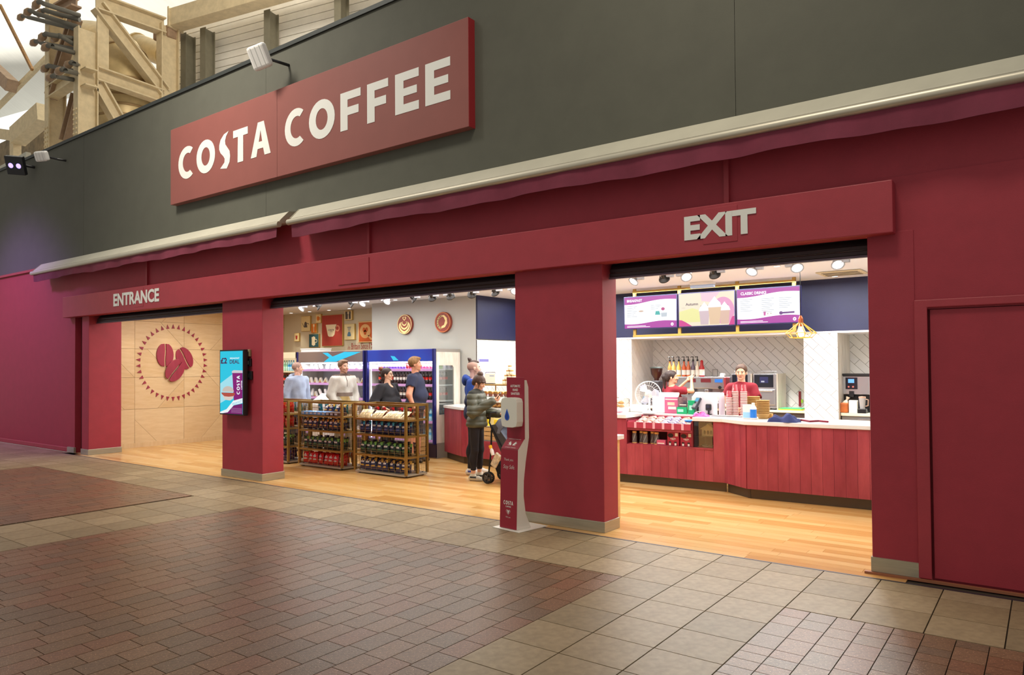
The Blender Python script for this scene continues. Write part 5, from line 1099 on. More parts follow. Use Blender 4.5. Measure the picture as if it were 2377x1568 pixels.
sheet_(t, -.105, -.02, .03, .07, -.041, mat('print_mint', (160, 236, 206), .5)); sheet_(t, -.09, .01, .125, .14, -.006, WS); sheet_(t, .065, .11, .06, .13, -.031, mat('print_mint', (160, 236, 206), .5))
def reader(px, py, lab, red):
    p = W_(px, py); t = thing('card_reader', lab, 'card reader', (p.x, p.y-.08, WZ), math.radians(-25)); MB().box((-.035, -.03, 0), (.045, .05, .016)).tube((0.01, .01, .01), (0.01, .01, .11), .016, n=10).build('stand', BLK, t)
    Rm = Matrix.Translation((0, 0, .16)) @ Matrix.Rotation(math.radians(-35), 4, 'X'); o = MB().box((-.042, -.02, -.095), (.042, .02, .095)).build('body', mat('reader_grey', (52, 56, 66), .4), t, bev=.01); o.matrix_basis = Rm
    o2 = MB().box((-.032, -.0225, .02), (.032, -.019, .08)).build('display', emis('reader_blue', (70, 180, 226), .8), t); o2.matrix_basis = Rm
    for r in range(4):
        for c in range(3):
            k = MB().box((-.026+c*.02, -.024, -.03-r*.015), (-.012+c*.02, -.019, -.02-r*.015)).build('key', GREY, t); k.matrix_basis = Rm
    MB().box((-.055, -.01, .09), (-.03, .04, .15)).build('cradle', mat('reader_red', (190, 30, 50), .4) if red else BLK, t, bev=.005)
reader(1500, 955, 'dark card reader with a red cradle beside the desk fan', 1); reader(1622, 962, 'dark card reader with a blue display between the tills', 0)
p = W_(1648, 963); t = thing('barcode_scanner', 'black barcode scanner on a stand beside the cup stacks', 'scanner', (p.x, p.y-.05, WZ)); MB().box((-.04, -.03, 0), (.04, .04, .012)).tube((0, .0, .01), (0, 0, .07), .012, n=8).build('stand', BLK, t); MB().box((-.04, -.025, .06), (.04, .02, .155)).build('head', BLK, t, bev=.014); MB().box((-.022, -.029, .10), (.022, -.024, .135)).build('window', mat('scanner_glass', (60, 60, 76), .1), t)
p = P(1618, 968, Z=WZ); t = thing('pink_packet', 'crinkled bright pink packet lying on the worktop', 'packet', (p.x+.02, p.y+.09, WZ)); vs = []
nn = 10
for i in range(nn+1):
    for j in range(nn+1):
        u, v = i/nn*2-1, j/nn*2-1; vs.append((u*.11, v*.07, .002+max(0, (1-u**4)*(1-v**4))*(.045+.02*math.sin(6*u+3*v)+.012*math.sin(13*v+2*u))))
f_ = [(i*(nn+1)+j, (i+1)*(nn+1)+j, (i+1)*(nn+1)+j+1, i*(nn+1)+j+1) for i in range(nn) for j in range(nn)]; k_ = len(vs); vs += [(v[0], v[1], .001) for v in vs]
MB().add(vs, f_+[tuple(a+k_ for a in f[::-1]) for f in f_]).build('wrapper', foil('hotpink', (236, 90, 170)), t)
MB().box((-.06, -.02, .062), (.0, .02, .066)).build('label', WS, t)
# croissant dome, cup rack, fan on the far part of the worktop
p = P(1436, 946, Y=3.62); t = thing('pastry_dome', 'clear plastic box of croissants at the end of the worktop', 'box', (p.x-.02, p.y+.0, WZ)); MB().box((-.17, -.12, 0), (.17, .12, .06)).build('base', PLW, t, bev=.006); MB().box((-.16, -.11, .06), (.16, .11, .21)).build('cover', CLR, t, bev=.02); MB().lathe([(.018, .21), (.02, .225), (0, .23)], 12).build('knob', CLR, t)
CRO = mat('croissant', (222, 164, 90), .5, var=.2, scale=12)
for i, (x, y, z) in enumerate(((-.09, -.05, .09), (.0, -.05, .09), (.09, -.05, .09), (-.05, .05, .09), (.06, .05, .09), (-.03, .0, .14), (.06, .0, .14))):
    o = thing('croissant', 'golden croissant in the clear box, %s of the pile' % ORD[i], 'croissant', (p.x-.02+x, p.y+y, WZ+z), U(0, 6), 'croissants in the clear box')
    for k in range(-2, 3): pass
    MB().path([(-.045, .012, -.01), (-.03, .0, 0), (0, -.008, .004), (.03, 0, 0), (.045, .012, -.01)], [.006, .018, .024, .018, .006], 8).build('roll', CRO, o, smooth=True)
p = W_(1446, 958); t = thing('flower_packet', 'small white and pink packet lying beside the croissant box', 'packet', (p.x-.02, p.y-.09, WZ)); MB().ball((0, 0, .022), (.07, .04, .022), 12, 6).build('wrapper', mat('packet_white', (236, 222, 222), .4, rgb2=(226, 140, 160), scale=20), t, smooth=True)
p = W_(1474, 955); t = thing('white_tub', 'plain white tub beside the card reader', 'tub', (P(1484, 945, Y=3.75).x, 3.74, WZ)); MB().add([(-.11, -.06, 0), (.11, -.06, 0), (.11, .06, 0), (-.11, .06, 0), (-.13, -.07, .11), (.13, -.07, .11), (.13, .07, .11), (-.13, .07, .11)], [(0, 3, 2, 1), (0, 1, 5, 4), (1, 2, 6, 5), (2, 3, 7, 6), (3, 0, 4, 7), (4, 5, 6, 7)]).build('body', PLW, t, bev=.006)
c = P(1507, 915, Y=3.52); t = thing('desk_fan', 'round white desk fan behind the card reader', 'fan', (c.x, c.y-.04, WZ)); hz = c.z-WZ; FNW = mat('fan_white', (236, 236, 240), .35)
MB().lathe([(.10, 0), (.10, .015), (.03, .035), (.016, .05), (.016, hz-.06)], 18, c=(0, .04, 0)).build('stand', FNW, t, sharp=50); d = Vector((.25, -.95, .12)).normalized()
MB().lathe([(.05, -.12), (.06, -.10), (.06, -.03), (.04, -.02)], 16, (0, .0, hz), ax=d).build('motor', mat('fan_cream', (232, 230, 214), .4), t, sharp=40)
xx = d.orthogonal().normalized(); yy = d.cross(xx)
g_ = MB()
for r, z in ((.19, 0), (.185, .03), (.185, -.03), (.12, .045), (.06, .05)): g_.path([Vector((0, 0, hz))+d*z+r*(math.cos(a)*xx+math.sin(a)*yy) for a in [i*math.pi/16 for i in range(33)]], .0035 if r > .15 else .0022, 5, cap=False)
for i in range(28):
    a = i*math.pi/14; e = math.cos(a)*xx+math.sin(a)*yy; g_.path([Vector((0, 0, hz))+d*.052+e*.03, Vector((0, 0, hz))+d*.045+e*.12, Vector((0, 0, hz))+e*.19], .0016, 4, cap=False)
g_.build('guard', FNW, t)
for i in range(3):
    a = i*2.094+.4; e = math.cos(a)*xx+math.sin(a)*yy; e2 = d.cross(e)
    MB().add([Vector((0, 0, hz))+e*.03, Vector((0, 0, hz))+e*.10+e2*.07+d*.012, Vector((0, 0, hz))+e*.165+e2*.03+d*.006, Vector((0, 0, hz))+e*.15-e2*.06-d*.012, Vector((0, 0, hz))+e*.06-e2*.03-d*.006], [(0, 1, 2, 3, 4), (4, 3, 2, 1, 0)]).build('blade', mat('fan_blade', (206, 212, 226), .3), t)
MB().lathe([(.03, .0), (.03, .05), (.02, .056), (0, .057)], 14, (0, 0, hz), ax=d).build('hub', FNW, t, sharp=50)
# ---- sweets tray and niche
NT = .80
t = thing('sweets_tray', 'red divided tray of wrapped sweets let into the counter front', 'tray', (-4.32, 3.27, NT)); TRR = mat('tray_red', (172, 54, 78), .45)
MB().box((-.47, -.22, .001), (.47, .22, .012)).build('floor', TRR, t); MB().box((-.47, -.232, .0), (.47, -.218, .085)).build('front_strip', TRR, t)
for x in (-.47, .463): MB().box((x, -.21, .01), (x+.007, .21, .10)).build('end', TRR, t)
MB().box((-.45, .205, .01), (.45, .218, .16)).build('back_board', TRR, t)
for i in range(6): sheet_(t, -.36+i*.14, -.325+i*.14, .0, .085, -.233, mat('strip_pale', (226, 170, 184), .5), 'price_mark')
TWS = [(mat('sweet_%d' % i, c, .3, rgb2=d, scale=30, spec=.6), n) for i, (c, d, n) in enumerate((((236,228,226),(206,150,120),'clear-wrapped biscuit'),((120,56,46),(236,226,220),'dark biscuit'),((228,206,176),(150,80,60),'golden waffle'),((236,230,236),(110,100,150),'white-wrapped biscuit')))]
swm = [MB().add([(-.055, -.03, 0), (.055, -.03, 0), (.055, .03, 0), (-.055, .03, 0), (-.035, -.025, .028), (.035, -.022, .026), (.036, .024, .03), (-.035, .022, .024)], [(0, 3, 2, 1), (4, 5, 6, 7), (0, 1, 5, 4), (1, 2, 6, 5), (2, 3, 7, 6), (3, 0, 4, 7)]).mesh('wrapped_sweet', m) for m, n in TWS]
for r, y in enumerate((-.165, -.095, -.025, .045, .115, .175)):
    for i in range(7):
        k = (0 if i < 3 else 3 if i < 5 else 2) if r % 2 else (1 if i < 3 else 3 if i < 6 else 0)
        o = link('wrapped_sweet', swm[k], None, (-4.32-.375+i*.125+U(-.006, .006), 3.275+y*.95, NT+.026+.018*r+U(0, .006)), U(-.15, .15)); o.rotation_euler[0] = math.radians(U(4, 14)); tag(o, '%s in the counter tray, %s of the %s row from the front' % (TWS[k][1], ORD[i], ORD[r]), 'sweet', 'wrapped sweets in the tray')
o = link('wrapped_sweet', MB().ball((0, 0, .025), (.07, .04, .025), 10, 6).mesh('blue_packet', foil('skyblue', (40, 130, 226)), True), None, (-3.90, 3.12, NT+.10)); tag(o, 'bright blue sweet packet at the corner of the counter tray', 'sweet')
GLS = mat('bottle_glass', (206, 206, 206), .05, spec=.7, trans=.85); WOOD = mat('lid_wood', (226, 180, 106), .5); STRW = mat('straw_white', (236, 236, 240), .3)
for i in range(5):
    x = NX0+.075+i*.085; t = thing('glass_tumbler', 'glass bottle with wooden lid and straw, %s in the counter niche' % ORD[i], 'bottle', (x, 3.14+.06*(i % 2), .573), 0, 'lidded glass bottles in the niche')
    MB().lathe([(.032, .012), (.034, .02), (.034, .13), (.026, .145)], 14, cap=False).build('glass', GLS, t, smooth=True); MB().lathe([(.036, 0), (.036, .012), (0, .0121)], 14).build('base', WOOD, t, sharp=50); MB().lathe([(.03, .145), (.031, .15), (.031, .172), (0, .173)], 14).build('lid', WOOD, t, sharp=50); MB().tube((-.02, 0, .02), (.015, -.005, .14), .005, n=6).build('straw', STRW, t)
t = box3('gift_box', 'small flat pink gift box in the counter niche', 'box', (-4.30, 3.14, .573), .13, .10, .07, mat('gift_pink', (196, 84, 116), .4)); sheet_(t, -.05, .05, .015, .03, -.051, WS)
for i, x in enumerate((-4.13, -3.94)):
    t = box3('gift_box', 'tall red coffee gift box %s in the counter niche' % ('beside the pink box' if i == 0 else 'beside the glass compartment'), 'box', (x, 3.17, .573), .17, .12, .188, mat('gift_red', (160, 26, 54), .4)); WD = mat('print_dark', (40, 20, 22), .5)
    MB().poly([circ(-.035, .14, .042, .03, 16)], .001, front((0, -.061, 0))).build('cup_print', WD, t); sheet_(t, .03, .07, .13, .175, -.061, WS); costa_word(t, 0, .075, .088, .018, front((0, -.0615, 0)), WHITE_L); costa_word(t, 0, .04, .077, .007, front((0, -.0615, 0)), WHITE_L, 'COFFEE')
    for s in (-.045, .035): sheet_(t, s-.018, s+.018, .004, .055, -.061, WD); sheet_(t, s-.013, s+.013, .004, .034, -.062, WS)
MB().box((-3.815, 3.075, .575), (-3.56, 3.081, .925)).build('niche_glass', PGL, ct).location = (5, -3.05, 0)
GIN = mat('ginger_card', (214, 184, 126), .6); t = thing('card_house', 'little card house with arched windows on the glass shelf of the counter', 'ornament', (-3.665, 3.24, .728))
MB().poly([[(-.085, 0), (.085, 0), (.085, .09), (0, .145), (-.085, .09)], circ(-.045, .045, .016, .03, 12)[::-1], circ(.0, .045, .016, .03, 12)[::-1], circ(.045, .045, .016, .03, 12)[::-1]], .10, front((0, .05, 0))).build('walls', GIN, t)
for s in (-1, 1): MB().obox((s*.046, 0, .122), (.056, 0, -s*.036), (0, .062, 0), (.002*s, 0, .004)).build('roof', GIN, t)
t = thing('cookie_dish', 'low dish of dark cookies at the bottom of the glass compartment', 'dish', (-3.67, 3.22, .573)); MB().lathe([(.05, 0), (.09, .02), (.092, .022), (.05, .006), (0, .006)], 18).build('dish', WS, t, smooth=True)
for i in range(5): tag(link('cookie', MB().lathe([(.028, 0), (.03, .006), (.02, .013), (0, .014)], 10).mesh('cookie', mat('cookie', (96, 56, 40), .8, var=.3, scale=30), True), None, (-3.67+.035*math.cos(i*1.26), 3.22+.035*math.sin(i*1.26), .596+.004*(i % 2))), 'dark round cookie in the low dish, %s clockwise' % ORD[i], 'cookie', 'cookies in the dish')
# ---- pastry case
GC0, GC1 = -7.70, -5.87; w = GC1-GC0; t = thing('pastry_case', 'glass pastry case with brass edges set into the counter', 'display case', (GC0, 3.24, .985))
for x in (0, w-.015):
    for y in (.0, .56): MB().box((x, y, 0), (x+.015, y+.015, .385)).build('post', BRASS, t)
MB().box((-.01, -.01, .385), (w+.01, .60, .405)).build('top_shelf', BRASS, t); MB().box((.02, .006, .005), (w-.02, .010, .38)).build('front_glass', PGL, t); MB().box((.02, .03, .19), (w-.02, .50, .197)).build('glass_shelf', PGL, t); MB().box((.0, .0, .0), (w, .58, .006)).build('tray', WS, t)
lamp('case_light', 'AREA', (GC0+w/2, 3.50, 1.36), 10, (1, .9, .7), target=(GC0+w/2, 3.5, 0), size=w*.9, size_y=.1)
lowc = thing('lower_display', 'lit cream recess with packets under the pastry case', 'display case', (GC0, 3.24, .425)); MB().box((.03, .35, 0), (w-.03, .36, .5)).build('back', mat('recess_cream', (236, 220, 170), .5), lowc); MB().box((.03, .06, 0), (w-.03, .35, .01)).build('floor', CREAM, lowc); MB().box((.02, .07, .24), (w-.02, .35, .25)).build('shelf', CREAM, lowc)
lamp('recess_light', 'AREA', (GC0+w/2, 3.36, .90), 6, (1, .9, .65), target=(GC0+w/2, 3.45, 0), size=w*.9, size_y=.05)
for i in range(8): tag(link('yellow_packet', MB().box((-.045, -.02, 0), (.045, .02, .11)).mesh('yellow_packet', foil('yellow', (236, 206, 60))), None, (GC0+.12+i*.2, 3.40, .676), U(-.2, .2)), 'yellow packet in the lit recess, %s from the chillers' % ORD[i], 'packet', 'packets in the recess')
CRT = mat('crate_wood', (206, 166, 108), .6, var=.1, scale=5, stretch=(1, 1, 5))
def crate(x, y, z, w, d, h, lab, rz=0):
    t = thing('wooden_crate', lab, 'crate', (x, y, z), rz)
    for k in range(3):
        z0 = h*k/3+.004; z1 = h*(k+1)/3-.008
        for yy in (-d/2, d/2-.01): MB().box((-w/2, yy, z0), (w/2, yy+.01, z1)).build('slat', CRT, t)
        for xx in (-w/2, w/2-.01): MB().box((xx, -d/2+.011, z0), (xx+.01, d/2-.011, z1)).build('slat', CRT, t)
    for xx in (-1, 1):
        for yy in (-1, 1): MB().box((xx*(w/2-.022)-.011, yy*(d/2-.022)-.011, 0), (xx*(w/2-.022)+.011, yy*(d/2-.022)+.011, h)).build('post', CRT, t)
    MB().box((-w/2+.012, -d/2+.012, .004), (w/2-.012, d/2-.012, .012)).build('bottom', CRT, t)
crate(P(1128, 1040, Y=3.3).x+.16, 3.36, .437, .42, .12, .225, 'slatted wooden crate in the recess behind the pushchair')
q = P(1000, 1062, Z=0); crate(q.x-.12, 3.385, 0, .30, .18, .22, 'slatted wooden crate on the floor before the drinks chiller'); crate(q.x-.12, 3.385, .222, .30, .18, .22, 'slatted wooden crate stacked on the one before the drinks chiller')
# food in the case
MUF = mat('muffin_top', (232, 176, 96), .6, var=.25, scale=18); MCP = mat('muffin_case', (226, 150, 150), .6); CKB = mat('cake_brown', (168, 104, 56), .7, var=.2, scale=14); PST = mat('pastry_gold', (226, 160, 84), .5, var=.25, scale=14)
mf = MB().lathe([(.028, 0), (.038, .04), (.048, .05), (.045, .07), (.025, .085), (0, .088)], 14, ms=[1, 0, 0, 0, 0]).mesh('muffin', [MUF, MCP], True)
k = 0
for r in range(2):
    for i in range(7): tag(link('muffin', mf, None, (GC0+.12+i*.11, 3.36+r*.13, 1.184)), 'golden muffin on the glass shelf of the pastry case, %s of the %s row' % (ORD[i], ORD[r]), 'muffin', 'muffins in the case')
for i in range(3):
    o = thing('loaf_cake', 'brown loaf cake in the pastry case, %s from the chillers' % ORD[i], 'cake', (GC0+.30+i*.24, 3.47, .994), 0, 'cakes in the case'); MB().box((-.09, -.05, 0), (.09, .05, .07)).build('sponge', CKB, o, bev=.015); MB().box((-.08, -.042, .07), (.08, .042, .084)).build('icing', mat('icing', (246, 226, 186), .5), o, bev=.006)
for i in range(9):
    o = link('pastry_twist', MB().path([(-.01, -.07, 0), (.01, -.03, .012), (-.008, .0, .014), (.01, .03, .012), (-.01, .07, 0)], [.012, .02, .022, .02, .012], 8).mesh('pastry_twist', PST, True), None, (GC0+.13+i*.1, 3.325, 1.016), U(-.2, .2)); tag(o, 'golden pastry twist at the front of the pastry case, %s from the chillers' % ORD[i], 'pastry', 'pastries in the case')
JAR = mat('jar_pale', (232, 226, 206), .25, spec=.6); JLD = mat('jar_lid', (206, 160, 90), .4)
jm = MB().lathe([(.034, 0), (.037, .008), (.037, .05), (.031, .058), (.033, .058), (.033, .078), (0, .079)], 14, ms=[0, 0, 0, 1, 1, 1]).mesh('jar', [JAR, JLD], True); jx = P(1184, 893, Y=3.5).x
for r in range(4):
    for i in range(4-r): tag(link('jar', jm, None, (jx+(i-(3-r)/2)*.079, 3.50, 1.391+r*.0805)), 'small jar with a gold lid, %s of the %s tier of the pyramid' % (ORD[i], ORD[r]), 'jar', 'jar pyramid on the pastry case')
c = P(1136, 895, Y=3.52); t = thing('table_sign', 'white menu sheet on a black stand on the pastry case', 'sign', (c.x, 3.52, 1.391)); MB().box((-.11, -.02, 0), (.11, .03, .012)).path([(-.1, .02, .01), (-.09, .02, .20), (.11, .02, .20), (.11, .02, .15)], .005, 6).build('stand', BLK, t); MB().box((-.10, .005, .012), (.12, .012, .18)).build('sheet', WS, t); sheet_(t, .0, .1, .13, .15, .004, FNT)
c = P(1123, 850, X=-8.475); t = thing('wall_notice', 'pale lilac notice on the tiles behind the bearded man', 'notice', (-8.474, c.y, c.z)); MB().box((0, -.17, -.19), (.004, .17, .17)).build('sheet', mat('notice_lilac', (206, 206, 236), .5), t); MB().box((.004, -.15, .08), (.005, .15, .13)).build('print', mat('notice_violet', (120, 120, 190), .5), t)
# ---- back counter and machines
STL = mat('stainless', (190, 190, 196), .25, .85); bt = thing('back_counter', 'low back counter with a pale top under the tiled wall', 'counter', (-4.6, 6.5, 0)); MB().box((-1.48, -.28, 0), (1.47, .37, .89)).build('body', mat('back_counter', (70, 60, 56), .5), bt); MB().box((-1.49, -.31, .89), (1.48, .38, .93)).build('top', mat('counter_cream', (232, 226, 206), .35), bt, bev=.004)
b2 = thing('corner_counter', 'short back counter with a pale top in the far exit-side nook', 'counter', (-1.85, 6.45, 0)); MB().box((-.73, -.36, 0), (.7, .38, .88)).build('body', mat('nook_steel', (150, 152, 156), .35, .6), b2); MB().box((-.74, -.39, .88), (.7, .38, .925)).build('top', mat('counter_cream', (232, 226, 206), .35), b2, bev=.004); MB().box((-.55, -.372, .55), (.5, -.36, .80)).build('door', BLK, b2); MB().box((-.5, -.385, .82), (.45, -.36, .84)).build('handle', STL, b2)
a, b = P(1546, 875, Y=6.24), P(1690, 875, Y=6.24); w = b.x-a.x; h = a.z-.93
t = thing('espresso_machine', 'wide steel espresso machine with red side panels on the back counter', 'coffee machine', (a.x, 6.24, .931)); MB().box((.0, .10, .0), (w, .55, h)).build('body', STL, t, bev=.012); MB().box((0, -.02, h*.62), (w*.96, .10, h)).build('front_hood', STL, t, bev=.01); MB().box((0, -.08, 0), (w*.95, .10, .10)).build('drip_tray', STL, t, bev=.006)
for x in (w*.96, -.02): MB().box((x, -.1, .05), (x+.04, .5, h*.98)).build('side_panel', mat('machine_red', (150, 50, 58), .35), t, bev=.01)
for x in (.12, .42, .66): MB().lathe([(.05, 0), (.055, -.03), (.045, -.06), (.0, -.06)], 16, (w*x, .03, h*.60)).build('group_head', STL, t, sharp=50); MB().tube((w*x, .0, h*.47), (w*x, -.13, h*.45), .012, n=8).build('portafilter', BLK, t); MB().box((w*x-.09, -.026, h*.82), (w*x+.09, -.019, h*.94)).build('button_panel', mat('panel_dark_red', (110, 30, 40), .4), t)
for x in (.2, .5): MB().lathe([(.05, 0), (.05, .09), (.045, .09), (.045, .005), (0, .005)], 14, (w*x, -.02, .10)).build('milk_jug', STL, t, sharp=50)
MB().box((w*.80, -.026, h*.82), (w*.92, -.02, h*.93)).build('display', emis('espresso_blue', (60, 140, 236), 1.0), t); MB().lathe([(.03, 0), (.03, .012), (0, .013)], 14, (w*.88, -.02, h*.66), ax=(0, -1, 0)).build('gauge', BLK, t)
SYC = (((206, 120, 60), 'amber'), ((220, 170, 90), 'honey'), ((226, 180, 80), 'yellow'), ((206, 84, 30), 'orange'), ((210, 100, 46), 'copper'), ((90, 70, 90), 'dark'), ((226, 214, 190), 'pale'))
for (px, (c, n)) in zip((1555, 1564, 1576, 1588, 1598, 1609, 1619), SYC):
    x = P(px, 850, Y=6.42).x; zz = .931+h; t = thing('syrup_bottle', 'syrup bottle of %s liquid with a black pump on the espresso machine' % n, 'bottle', (x, 6.42, zz+.002), 0, 'syrup bottles')
    if x < a.x: t.location = (x, 6.56, .933); MB().box((-.05, -.05, 0), (.05, .05, h)).build('riser', DGREY, t)
    z0 = h if x < a.x else 0
    MB().lathe([(.034, z0), (.038, z0+.01), (.038, z0+.17), (.015, z0+.23), (.015, z0+.28)], 14).build('glass', mat('syrup_'+n, c, .12, spec=.6), t, sharp=50); MB().lathe([(.0385, z0+.03), (.0385, z0+.12)], 14, cap=False).build('label', mat('syrup_label', (232, 222, 210), .5), t); MB().lathe([(.018, z0+.28), (.018, z0+.31), (.007, z0+.315), (.007, z0+.36), (.012, z0+.365), (0, z0+.37)], 10).path([(0, 0, z0+.36), (-.03, 0, z0+.362), (-.045, 0, z0+.352)], .006, 6).build('pump', BLK, t)
x = P(1629, 850, Y=6.42).x; t = thing('sauce_bottle', 'red sauce bottle with a cream label on the espresso machine', 'bottle', (x, 6.42, .933+h)); MB().lathe([(.045, 0), (.048, .01), (.048, .16), (.028, .21), (.026, .28), (.01, .30)], 14).build('body', mat('sauce_red', (176, 24, 30), .3), t, sharp=50); MB().lathe([(.0487, .02), (.0487, .13)], 14, cap=False).build('label', mat('syrup_label', (232, 222, 210), .5), t); MB().lathe([(.012, .30), (.012, .32), (.02, .325), (0, .33)], 10).build('cap', PLW, t)
x = P(1660, 860, Y=6.42).x; t = thing('framed_card', 'small dark framed card standing on the espresso machine', 'sign', (x, 6.42, .933+h), .3); MB().box((-.045, 0, 0), (.045, .012, .13)).build('frame', DGREY, t); sheet_(t, -.036, .036, .01, .12, -.001, PGR)
x = P(1676, 868, Y=6.42).x; t = thing('cup_pile', 'small white cup upturned on the espresso machine', 'cup', (x, 6.42, .933+h)); MB().lathe([(.04, 0), (.03, .06), (0, .061)], 14).path([(.036, 0, .02), (.058, 0, .025), (.055, 0, .045), (.034, 0, .05)], .005, 6).build('cup', PLW, t, sharp=50)
x = P(1519, 880, Y=6.35).x; t = thing('coffee_grinder', 'black coffee grinder with a bean hopper beside the espresso machine', 'grinder', (x, 6.45, .931)); gz = P(1519, 884, Y=6.35).z-.931; ht = P(1519, 852, Y=6.35).z-.931
MB().box((-.09, -.12, 0), (.09, .14, gz)).build('body', mat('grinder_grey', (90, 90, 96), .35, .5), t, bev=.02); MB().lathe([(.045, gz), (.045, gz+.03), (.10, gz+.12), (.115, ht-.03)], 18, sy=1.0).build('hopper', mat('hopper_brown', (70, 40, 34), .15, spec=.6), t, sharp=50); MB().lathe([(.13, ht-.03), (.13, ht-.01), (.08, ht), (0, ht)], 18).build('lid', mat('lid_grey', (80, 90, 90), .3), t, sharp=50)
def oven(px0, px1, lab, side):
    a, b = P(px0, 868, Y=6.26), P(px1, 868, Y=6.26); w = b.x-a.x; h = a.z-.931; t = thing('speed_oven', lab, 'oven', (a.x, 6.26, .931)); MB().box((0, 0, .02), (w, .5, h)).build('body', STL, t, bev=.01); MB().box((.02, -.012, h*.62), (w-.05, 0, h*.97)).build('control_panel', mat('oven_black', (24, 26, 40), .2), t, bev=.02); MB().box((w*.30, -.016, h*.74), (w*.66, -.011, h*.91)).build('display', emis('oven_display', (70, 70, 130), .6), t); MB().box((w*.36, -.018, h*.76), (w*.5, -.0155, h*.80)).build('button', emis('oven_button', (226, 226, 240), .8), t)
    MB().box((.02, -.025, h*.12), (w-.02, 0, h*.57)).build('door', STL, t, bev=.01); MB().tube((.05, -.05, h*.52), (w-.05, -.05, h*.52), .014, n=10).build('handle', STL, t, sharp=50)
    MB().box((w, .005, .0), (w+.02, .5, h*1.0)).build('side_panel', MARB, t); MB().path([(.03, .1, h), (.03, .1, h+.04), (w-.02, .1, h+.04), (w-.02, .1, h)], .006, 6).build('rail', STL, t)
    for x in (.06, w-.06): MB().box((x-.02, .03, 0), (x+.02, .4, .02)).build('foot', BLK, t)
oven(1697, 1742, 'steel speed oven half hidden behind the barista', 0); oven(1748, 1802, 'steel speed oven with a dark display beside the marbled panel', 1)
a, b = P(1806, 955, Y=6.22), P(1862, 952, Y=6.22); t = thing('chopping_boards', 'green chopping board lying on a yellow one', 'chopping board', ((a.x+b.x)/2, 6.36, .931)); w = (b.x-a.x)/2; MB().box((-w, -.14, 0), (w, .16, .018)).build('yellow_board', mat('board_yellow', (236, 220, 50), .5), t, bev=.003); MB().box((-w+.02, -.12, .018), (w-.01, .16, .034)).build('green_board', mat('board_green', (60, 180, 120), .5), t, bev=.003)
q = P(1857, 925, Y=6.9); t = thing('knife_strip', 'burgundy knife sheath on the tiles above the chopping boards', 'sheath', (q.x, 6.905, q.z)); MB().box((-.018, -.02, -.14), (.018, .002, .12)).build('sheath', mat('sheath_red', (120, 24, 34), .5), t); MB().box((.02, -.02, -.08), (.05, .002, -.02)).build('green_tag', mat('tag_green', (150, 200, 60), .5), t)
# filter machine and bits in the nook
a, b = P(1952, 868, Y=6.17), P(2016, 868, Y=6.17); w = b.x-a.x; h = a.z-.926; t = thing('filter_machine', 'steel filter coffee machine with a small blue display in the nook', 'coffee machine', (a.x, 6.25, .926)); MB().box((0, .02, h*.46), (w, .34, h*.94)).build('body', STL, t, bev=.01); MB().box((-.01, 0, h*.94), (w+.02, .34, h)).build('top', BLK, t); MB().box((w*.12, .005, h*.60), (w*.55, .02, h*.90)).build('control_panel', mat('oven_black', (24, 26, 40), .2), t); MB().box((w*.22, .0, h*.76), (w*.44, .006, h*.86)).build('display', emis('filter_blue', (120, 190, 250), 1.2), t)
for x in (.24, .40): MB().lathe([(.014, 0), (.014, .01), (0, .011)], 10, (w*x, .004, h*.66), ax=(0, -1, 0)).build('button', mat('button_pink', (214, 120, 110), .4), t)
MB().box((0, .10, 0), (w*.95, .34, h*.46)).build('back', BLK, t); MB().box((w*.25, .0, h*.40), (w*.42, .1, h*.55)).build('spout', BLK, t); MB().box((0, -.05, 0), (w*.9, .1, .03)).build('drip_tray', DGREY, t)
q = P(1958, 958, Y=6.2); t = thing('bread_loaf', 'wrapped brown bread loaf on the nook counter', 'bread', (q.x+.03, 6.13, .926)); MB().box((-.06, -.06, 0), (.06, .04, .16)).build('loaf', mat('loaf_brown', (190, 104, 50), .5, var=.2, scale=6), t, bev=.025, seg=3); MB().lathe([(.05, .0), (.03, .07), (.012, .09), (.03, .14)], 10, (.0, .0, .12), ax=(.3, .2, .8)).build('bag_end', mat('bag_clear', (226, 206, 186), .2, spec=.6), t)
q = P(1984, 958, Y=6.2); box3('white_carton', 'tall plain white carton on the nook counter', 'carton', (q.x, 6.12, .926), .12, .08, .20, WS)
q = P(2004, 958, Y=6.2); t = thing('blender_jug', 'clear blender jug on a black base in the nook', 'blender', (q.x, 6.13, .926)); MB().box((-.06, -.06, 0), (.06, .06, .07)).build('base', BLK, t, bev=.008); MB().lathe([(.035, .07), (.05, .24)], 14, cap=False).build('jug', mat('jug_clear', (170, 170, 174), .1, spec=.6), t, smooth=True); MB().lathe([(.052, .24), (.05, .26), (0, .265)], 14).path([(.05, 0, .22), (.085, 0, .21), (.08, 0, .12), (.045, 0, .11)], .008, 6).build('lid', mat('jug_lid', (190, 150, 130), .4), t)
